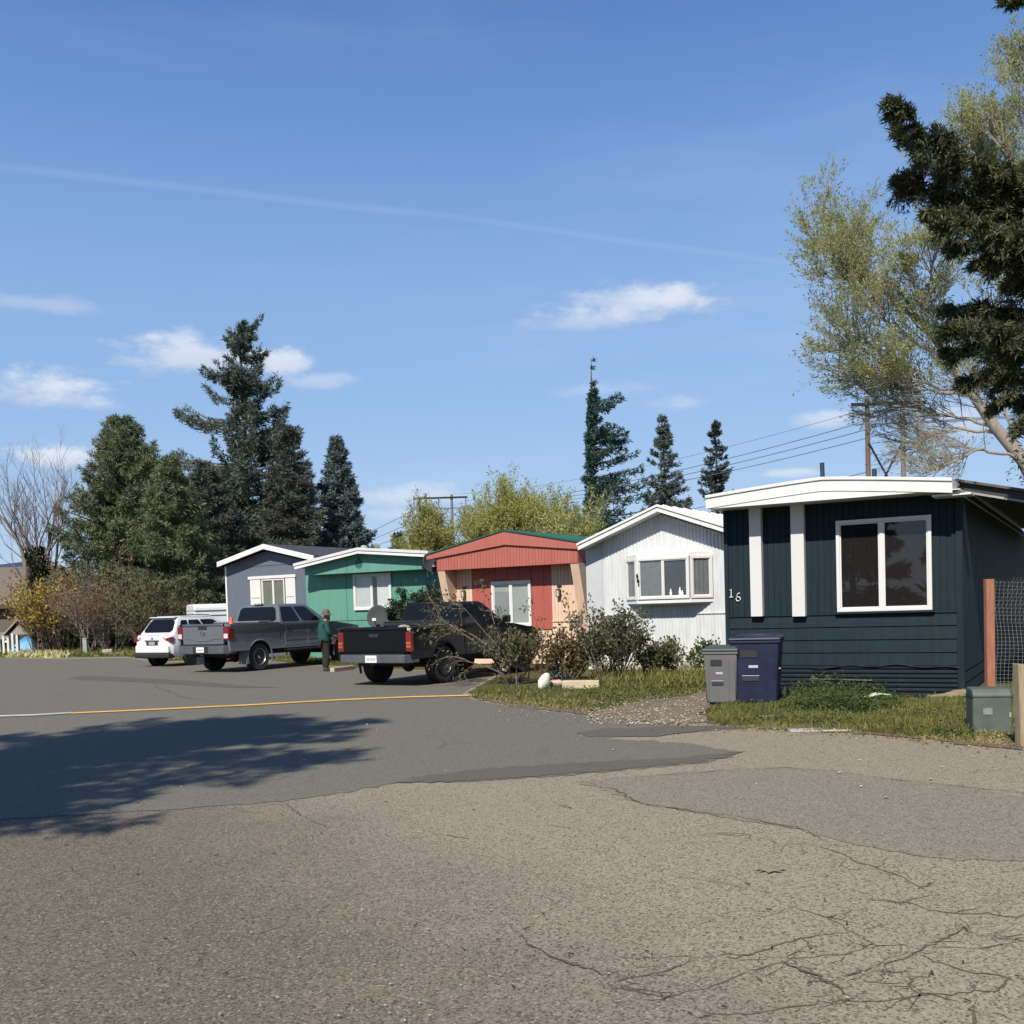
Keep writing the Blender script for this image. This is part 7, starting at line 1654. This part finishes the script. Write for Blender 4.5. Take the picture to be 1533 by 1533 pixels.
# dark fir limbs entering on the right (trunk stands just outside the frame)
YN = 15.5; baseN = foot(1655, YN); rg = np.random.default_rng(81)
FT = thing('fir_tree', 'dark shaded fir whose heavy limbs reach in from the right edge', 'tree', baseN)
Hn = 13.5
trunk = (np.array([[0, 0, -.1], [.05, 0, 4], [0, .05, 8], [.02, 0, 12], [0, 0, Hn]]), np.array([.32, .26, .18, .08, .02]))
lines = [trunk]; P_all = []; D_all = []; LS = []
def fir_limb(pxs, wid, dy, dens=1.0, hang=.35, npx=None):
    wid *= .8; dy *= .8
    k = len(pxs); P = np.array([list(at(x, y, YN + dy * i / (k - 1)) - baseN) for i, (x, y) in enumerate(pxs)])
    s = np.linspace(0, 1, k); t2 = np.linspace(0, 1, 16); Q = np.stack([np.interp(t2, s, P[:, j]) for j in range(3)], 1); Q[1:-1] += rg.normal(size=(14, 3)) * .03
    lines.append((Q, np.linspace(.06, .01, 16)))
    ln = np.linalg.norm(np.diff(Q, axis=0), axis=1).sum(); tang = unit(Q[-1] - Q[0])
    side_ = unit(np.cross(tang, [0, 0, 1]))
    ph_ = rg.uniform(0, 6); nt_ = int(ln * 34 * dens)
    for i in range(nt_):     # side twigs
        u_ = rg.uniform(.08, 1.0); q = np.array([np.interp(u_ * 15, np.arange(16), Q[:, j]) for j in range(3)])
        w_ = wid * (1.08 - u_) ** .7 * rg.uniform(.25, 1.15) * (.5 + .75 * abs(math.sin(u_ * 9 + ph_))); sg = rg.choice([-1, 1]); 
        d = unit(tang * .75 + side_ * sg * rg.uniform(.25, 1.0) + np.array([0, 0, rg.uniform(-.9, .45)]) + rg.normal(size=3) * .15)
        tl = max(.07, w_); kk = 6; ss = np.linspace(0, 1, kk); pts = q + d * (ss * tl)[:, None]; pts[:, 2] -= hang * tl * ss ** 1.7
        lines.append((pts, np.linspace(.012, .004, kk)))
        m = int(46 * tl) + 8; uu = rg.uniform(.05, 1, m); B = np.stack([np.interp(uu * (kk - 1), np.arange(kk), pts[:, j]) for j in range(3)], 1) + rg.normal(size=(m, 3)) * .05 * min(1, tl)
        P_all.append(B); dd = unit(pts[-1] - pts[0]); D_all.append(dd[None] + rg.normal(size=(m, 3)) * .55)
for a in (([(1655, 330), (1560, 290), (1450, 235), (1390, 200), (1332, 150)], .75, -1.0, 1.0), ([(1655, 320), (1540, 300), (1440, 270), (1380, 225), (1345, 185)], .8, .6, 1.0), ([(1655, 350), (1540, 330), (1440, 300), (1385, 280), (1342, 268)], .85, 0, 1.1),
          ([(1655, 380), (1540, 350), (1450, 330), (1390, 315)], .8, -1.4, 1.1), ([(1655, 400), (1550, 375), (1470, 365), (1420, 370)], .75, .8, 1.1), ([(1655, 420), (1570, 395), (1500, 385), (1455, 395)], .6, -.4, 1.1), ([(1655, 300), (1580, 270), (1520, 255), (1470, 250)], .7, 1.0, 1.0), ([(1655, 290), (1590, 270), (1540, 262)], .7, -1.0, 1.0),
          ([(1655, 500), (1560, 470), (1480, 462), (1412, 462)], .85, .3, 1.1), ([(1655, 530), (1560, 500), (1470, 490), (1408, 492)], .75, -1.2, 1.1), ([(1655, 560), (1560, 530), (1480, 520), (1412, 528)], .75, .7, 1.1), ([(1655, 590), (1570, 560), (1500, 555), (1445, 572)], .7, -.5, 1.1), ([(1655, 480), (1590, 440), (1545, 425), (1510, 420)], .5, .4, 1.0), ([(1655, 620), (1580, 590), (1520, 595), (1485, 612)], .6, .5, 1.0), ([(1655, 660), (1590, 620), (1550, 625), (1525, 640)], .6, -.9, 1.0), ([(1655, 540), (1600, 510), (1550, 500)], .8, 1.3, 1.1),
          ([(1655, -60), (1590, -30), (1540, -8), (1506, 1)], .28, .0, .9), ([(1655, 40), (1620, 30), (1580, 40)], .4, .5, 1.0), ([(1655, 120), (1600, 110), (1570, 120)], .5, -.5, 1.0), ([(1655, 720), (1610, 690), (1580, 690)], .5, .5, 1.0)):
    fir_limb(*a)
for q_, az_ in [(z, a) for z in np.arange(4.2, 13.0, .4) for a in (rg.uniform(-1.4, 1.4), rg.uniform(-1.2, 2.2))]:   # the side away from the lot
    ln = 3.6 * (1 - q_ / 14) + .5; e = np.array([math.cos(az_), math.sin(az_), -.12]); Q = np.array([0, 0, q_]) + e * np.linspace(0, ln, 6)[:, None]; lines.append((Q, np.linspace(.05, .01, 6)))
    m = int(230 * ln); u_ = rg.uniform(.1, 1, m); B = Q[0] + (Q[-1] - Q[0]) * u_[:, None] + rg.normal(size=(m, 3)) * .24; P_all.append(B); D_all.append(e[None] + rg.normal(size=(m, 3)) * .6)
P = np.concatenate(P_all); D = unit(np.concatenate(D_all)); k = 5
P2 = np.repeat(P, k, 0); D2 = np.repeat(D, k, 0) + rg.normal(size=(len(P) * k, 3)) * .45
V, F = cards(P2 + rg.normal(size=P2.shape) * .025, D2, rg.uniform(.06, .14, len(P2)), rg.uniform(.013, .026, len(P2)), rg)
V2, F2 = tubes_np(lines, 5); np_mesh('trunk', V2, [F2], M_BARK, FT, True); np_mesh('crown', V, [F], M_NEAR, FT)

# conifer outside the frame on the left, whose shade lies on the lot
def prof_sh(q): return float(np.interp(q, [0, .42, .46, .6, .75, .9, 1], [.3, .6, 2.6, 3.6, 3.3, 2.3, .5]))
SX, SY, SH = -9.6, 1.0, 15.2
conifer('fir_tree', 'tall fir standing left of the photographer and shading the lot', (SX, SY, 0), SH, prof_sh, 91, nb=120, z0=.44, mat_=M_FIR, trunk_r=.3, elev=(.0, .2), droop=.05, dens=30, L=(.2, .4), W=.07, spread=.14, gap=.05)

# bare tree with an ivy covered trunk, far left
YB = 58.0; b = foot(60, YB); st = [((0, 0, 0), (0.02, 0, 1), 6.0, .3)]
Hb = at(60, 715, YB).z; rg5 = np.random.default_rng(14)
starts = [((0, 0, 0), (.01, 0, 1), 5.2, .2)]
BT = broadleaf('bare_tree', 'bare grey tree with an ivy covered trunk at the far left', b, starts + [((0, 0, rg5.uniform(2.0, 5.2)), (math.cos(a) * rg5.uniform(.25, .9), math.sin(a) * .5, 1), Hb * .37 * rg5.uniform(.75, 1.05), .055) for a in np.linspace(0, 2 * PI, 13)], 15, mx=4, leaf=None, bark=M_BTWIG, curve=.3, up=.16, split=(3, 4), ratio=(.45, .68), ang=.45, k=5, rr=.5)
n_ = 2600; a = RNG.uniform(0, 2 * PI, n_); z = RNG.uniform(.3, 5.8, n_); r_ = .32 + .18 * np.sin(z * 3 + a) * RNG.random(n_) + .15 * RNG.random(n_)
V, F = cards(np.stack([r_ * np.cos(a), r_ * np.sin(a), z], 1), np.stack([np.cos(a), np.sin(a), RNG.normal(size=n_) * .6], 1) + RNG.normal(size=(n_, 3)) * .6, .22, .16); np_mesh('ivy', V, [F], M_IVY, BT)
broadleaf('bare_tree', 'pale slim bare tree just right of the ivy covered trunk', foot(75, 59), [((0, 0, 0), (.02, 0, 1), 6.5, .12)] + [((.05, 0, rg5.uniform(3, 6)), (rg5.normal() * .3, rg5.normal() * .3, 1), 3.0, .04) for _ in range(7)], 16, mx=3, leaf=None, bark=mat('pale bare bark', (.3, .26, .23), .95, var=.2), curve=.2, up=.15, split=(3, 4), ratio=(.45, .65), ang=.45, k=5, rr=.5)
# yellow forsythia, brown bare shrubs, multi stemmed bare tree on the left lawn
M_FORS = leafmat('yellow blossom', [(.2, .13, .03), (.42, .3, .06), (.55, .42, .12)], .35)
M_BRNLEAF = leafmat('brown dead leaves', [(.117, .065, .033), (.221, .130, .065), (.312, .208, .117)], .2)
M_BSTEM = mat('brown shrub stem', (.15, .105, .075), .95, var=.35, scale=4)
def shrub(label, px, Y, pytop, n, spread, seed, leaf, lper, lsz, lw, bark=M_BSTEM, mx=2, group=None, split=(3, 5), r=.025, name='shrub', up=.12, dirx=0, rad=.3, base=None, ratio=(.45, .7), ang=.55, curve=.3, jit=.05, lnk=.62):
    b = base if base is not None else foot(px, Y); Ht = at(px, pytop, b.y).z
    return broadleaf(name, label, b, fan(np.random.default_rng(seed), n, Ht * lnk, r, spread, 1, rad, dirx=dirx), seed, mx=mx, leaf=leaf, lper=lper, lsz=lsz, lw=lw, bark=bark, cat='shrub', group=group, split=split, ratio=ratio, ang=ang, up=up, k=5, rr=.5, curve=curve, jit=jit)
shrub('bright yellow flowering shrub behind the blue tarp', 62, 54, 888, 26, .45, 17, M_FORS, 6, (.12, .22), .09, up=.2, rad=.7)
shrub('brown leafy shrub behind the yellow flowering one', 95, 57, 878, 20, .6, 18, M_BRNLEAF, 4, (.1, .2), .08, mx=3, split=(3, 4), rad=.8)
shrub('brown twiggy shrub left of the white suv, under the dense pine', 165, 53, 876, 24, .8, 19, M_BRNLEAF, 2.5, (.08, .18), .06, mx=3, split=(3, 4), rad=.6, bark=M_BTWIG)
shrub('olive brown shrub behind the white suv and the van', 240, 49, 893, 24, .8, 20, leafmat('olive shrub leaves', [(.05, .05, .02), (.1, .1, .045), (.16, .15, .08)], .25), 6, (.1, .18), .07, mx=3, split=(3, 4), rad=.8)
b = gp(136, 977)
broadleaf('bare_tree', 'small many stemmed bare tree beside the pedestal on the left lawn', b, fan(np.random.default_rng(3), 9, at(136, 880, b.y).z * .58, .05, .75, 1, .15), 25, mx=4, leaf=M_BRNLEAF, lper=1.2, lsz=(.06, .12), lw=.05, bark=M_BTWIG, curve=.35, up=.1, split=(3, 4), ratio=(.5, .7), ang=.55, k=5, rr=.55)
# fallen yellow leaves / daffodils along the left kerb
fb = MB(); n_ = 900; pxs = RNG.uniform(12, 102, n_); P = np.array([list(gp(x, y)) for x, y in zip(pxs, RNG.uniform(978, 985, n_))])
V, F = cards(P, RNG.normal(size=(n_, 3)) + [0, 0, 1.2], RNG.uniform(.12, .3, n_), .09); tag(np_mesh('daffodils', V, [F], leafmat('pale yellow flowers', [(.4, .36, .1), (.6, .56, .26), (.66, .63, .4)], .3)), kind='stuff')

# shrubs before the homes
M_ROSE = leafmat('dark rose leaves', [(.051, .054, .025), (.108, .114, .057), (.186, .186, .100)], .3)
M_RUST = leafmat('rust and green leaves', [(.108, .054, .024), (.156, .102, .036), (.120, .120, .042), (.240, .156, .084)], .25)
M_GSTEM = mat('grey shrub stem', (.13, .11, .09), .95, var=.3, scale=5)
b = gp(770, 1023)
shrub('dark green arching shrub beside the front of the black pickup', 775, 0, 893, 11, .75, 26, M_ROSE, 4.5, (.05, .1), .045, bark=M_GSTEM, mx=3, split=(3, 4), r=.02, base=b, rad=.4, ratio=(.4, .6), lnk=.34)
broadleaf('shrub', 'long arching shrub shoots reaching over the black pickup hood', b + Vector((-.15, -.3, 0)), [((0, 0, .3), (-.75, -.15, .9), 1.75, .018), ((0, 0, .3), (-1.05, -.2, .8), 1.8, .018), ((0, 0, .2), (-1.2, -.1, .45), 1.3, .016), ((.1, 0, .4), (-.5, 0, 1), 1.7, .018), ((.0, 0, .5), (-.25, 0, 1), 1.5, .016)], 27, mx=2, leaf=M_ROSE, lper=6, lsz=(.045, .09), lw=.04, bark=M_BTWIG, cat='shrub', curve=.3, up=-.05, split=(4, 6), ratio=(.25, .42), ang=.7, k=8, rr=.5)
b = gp(846, 1021)
shrub('rust and green leaved shrub before the red home right panel', 846, 0, 925, 15, .75, 28, M_RUST, 5, (.05, .1), .05, bark=M_BSTEM, mx=3, split=(3, 4), r=.018, base=b, rad=.3, ratio=(.4, .6), lnk=.4)
broadleaf('shrub', 'few tall thin sprigs rising over the rust coloured shrub', b, [((.1, 0, .2), (.12, 0, 1), 1.5, .01), ((.25, 0, .2), (.3, 0, 1), 1.25, .01), ((-.15, 0, .2), (-.35, 0, 1), 1.5, .01), ((-.3, 0, .2), (.65, 0, 1), 1.6, .01)], 29, mx=1, leaf=M_RUST, lper=9, lsz=(.05, .09), lw=.05, bark=M_BSTEM, cat='shrub', split=(4, 6), ratio=(.12, .25), up=.1, k=6)
b = gp(914, 1023)
shrub('large dark grey green shrub before the left corner of the white home', 918, 0, 912, 25, .5, 30, M_ROSE, 4, (.05, .1), .045, bark=M_BTWIG, mx=3, split=(3, 4), r=.02, base=b, rad=.3, ratio=(.4, .58), lnk=.5)
b = gp(985, 1018)
shrub('lower loose shrub under the bay window of the white home', 985, 0, 950, 13, .75, 31, M_ROSE, 3.8, (.05, .09), .045, bark=M_BTWIG, mx=3, split=(3, 4), r=.016, base=b, rad=.25, ratio=(.4, .58), lnk=.44)
b = gp(1028, 1012)
shrub('small leafy weed clump at the skirting of the white home', 1028, 0, 962, 9, .8, 32, leafmat('green shrub leaves', [(.03, .045, .012), (.07, .1, .03), (.12, .15, .05)], .3), 7, (.05, .1), .05, bark=M_GSTEM, mx=2, split=(3, 5), r=.012, base=b, rad=.35)
b = foot(627, 32.0)
shrub('rounded dark evergreen shrub between the green and the red home', 627, 0, 884, 26, .6, 33, leafmat('dark evergreen leaves', [(.012, .028, .012), (.03, .055, .025)], .2), 12, (.06, .11), .05, bark=M_GSTEM, mx=3, split=(3, 4), r=.02, base=b, rad=.3, ratio=(.35, .55), lnk=.55)
# tall weeds before the navy home
n_ = 1500; P = []; D = []; Ls = []
for i in range(n_):
    px = random.gauss(1250, 48); py = random.uniform(1036, 1068); q = gp(px, py)
    if not 1130 < px < 1350: continue
    env = max(.1, 1 - ((px - 1255) / 120) ** 2); hh = env * (.42 if py < 1050 else .26) * random.uniform(.25, 1.15)
    lx, ly = random.gauss(0, .22), random.gauss(0, .22)
    for j in range(7):
        s_ = random.uniform(.15, 1); a = random.uniform(0, 2 * PI); zz_ = hh * s_
        P.append((q.x + lx * zz_ + .012 * math.cos(a), q.y + ly * zz_ + .012 * math.sin(a), zz_)); D.append((math.cos(a), math.sin(a), random.uniform(-.3, 1.1))); Ls.append(random.uniform(.03, .095) * (1.15 - .5 * s_))
V, F = cards(np.array(P), np.array(D), np.array(Ls), np.array(Ls) * .36); tag(np_mesh('weeds', V, [F], M_WEED), kind='stuff')
n_ = 500; P = []; D = []; Ls = []
for i in range(n_):
    px = random.uniform(890, 1058); py = random.uniform(1008, 1036); q = gp(px, py)
    for j in range(5): P.append((q.x, q.y, random.uniform(0, .2))); D.append((random.gauss(0, .5), random.gauss(0, .5), 1)); Ls.append(random.uniform(.1, .25))
V, F = cards(np.array(P), np.array(D), np.array(Ls), .016); tag(np_mesh('weeds', V, [F], M_GRASS), kind='stuff')

# trees standing behind the photographer; the windows mirror them
for k, (x, y, hh, sd) in enumerate(((-13.5, -22, 13, 1), (-20, -24, 15, 2), (-27, -20, 12, 3), (-9, -31, 14, 4), (3, -30, 13, 5))):
    conifer('fir_tree', ['rounded', 'tall', 'short', 'slim', 'lone'][k] + ' fir standing behind the photographer, outside the photo', (x, y, 0), hh, lerp_prof([(0, 3.6), (.4, 3.2), (.8, 1.4), (1, .3)]), 200 + sd, nb=110, z0=.06, mat_=M_FIR, elev=(-.05, .4), droop=.1, dens=11, L=(.4, .8), W=.22, spread=.36, group='firs behind the photographer')
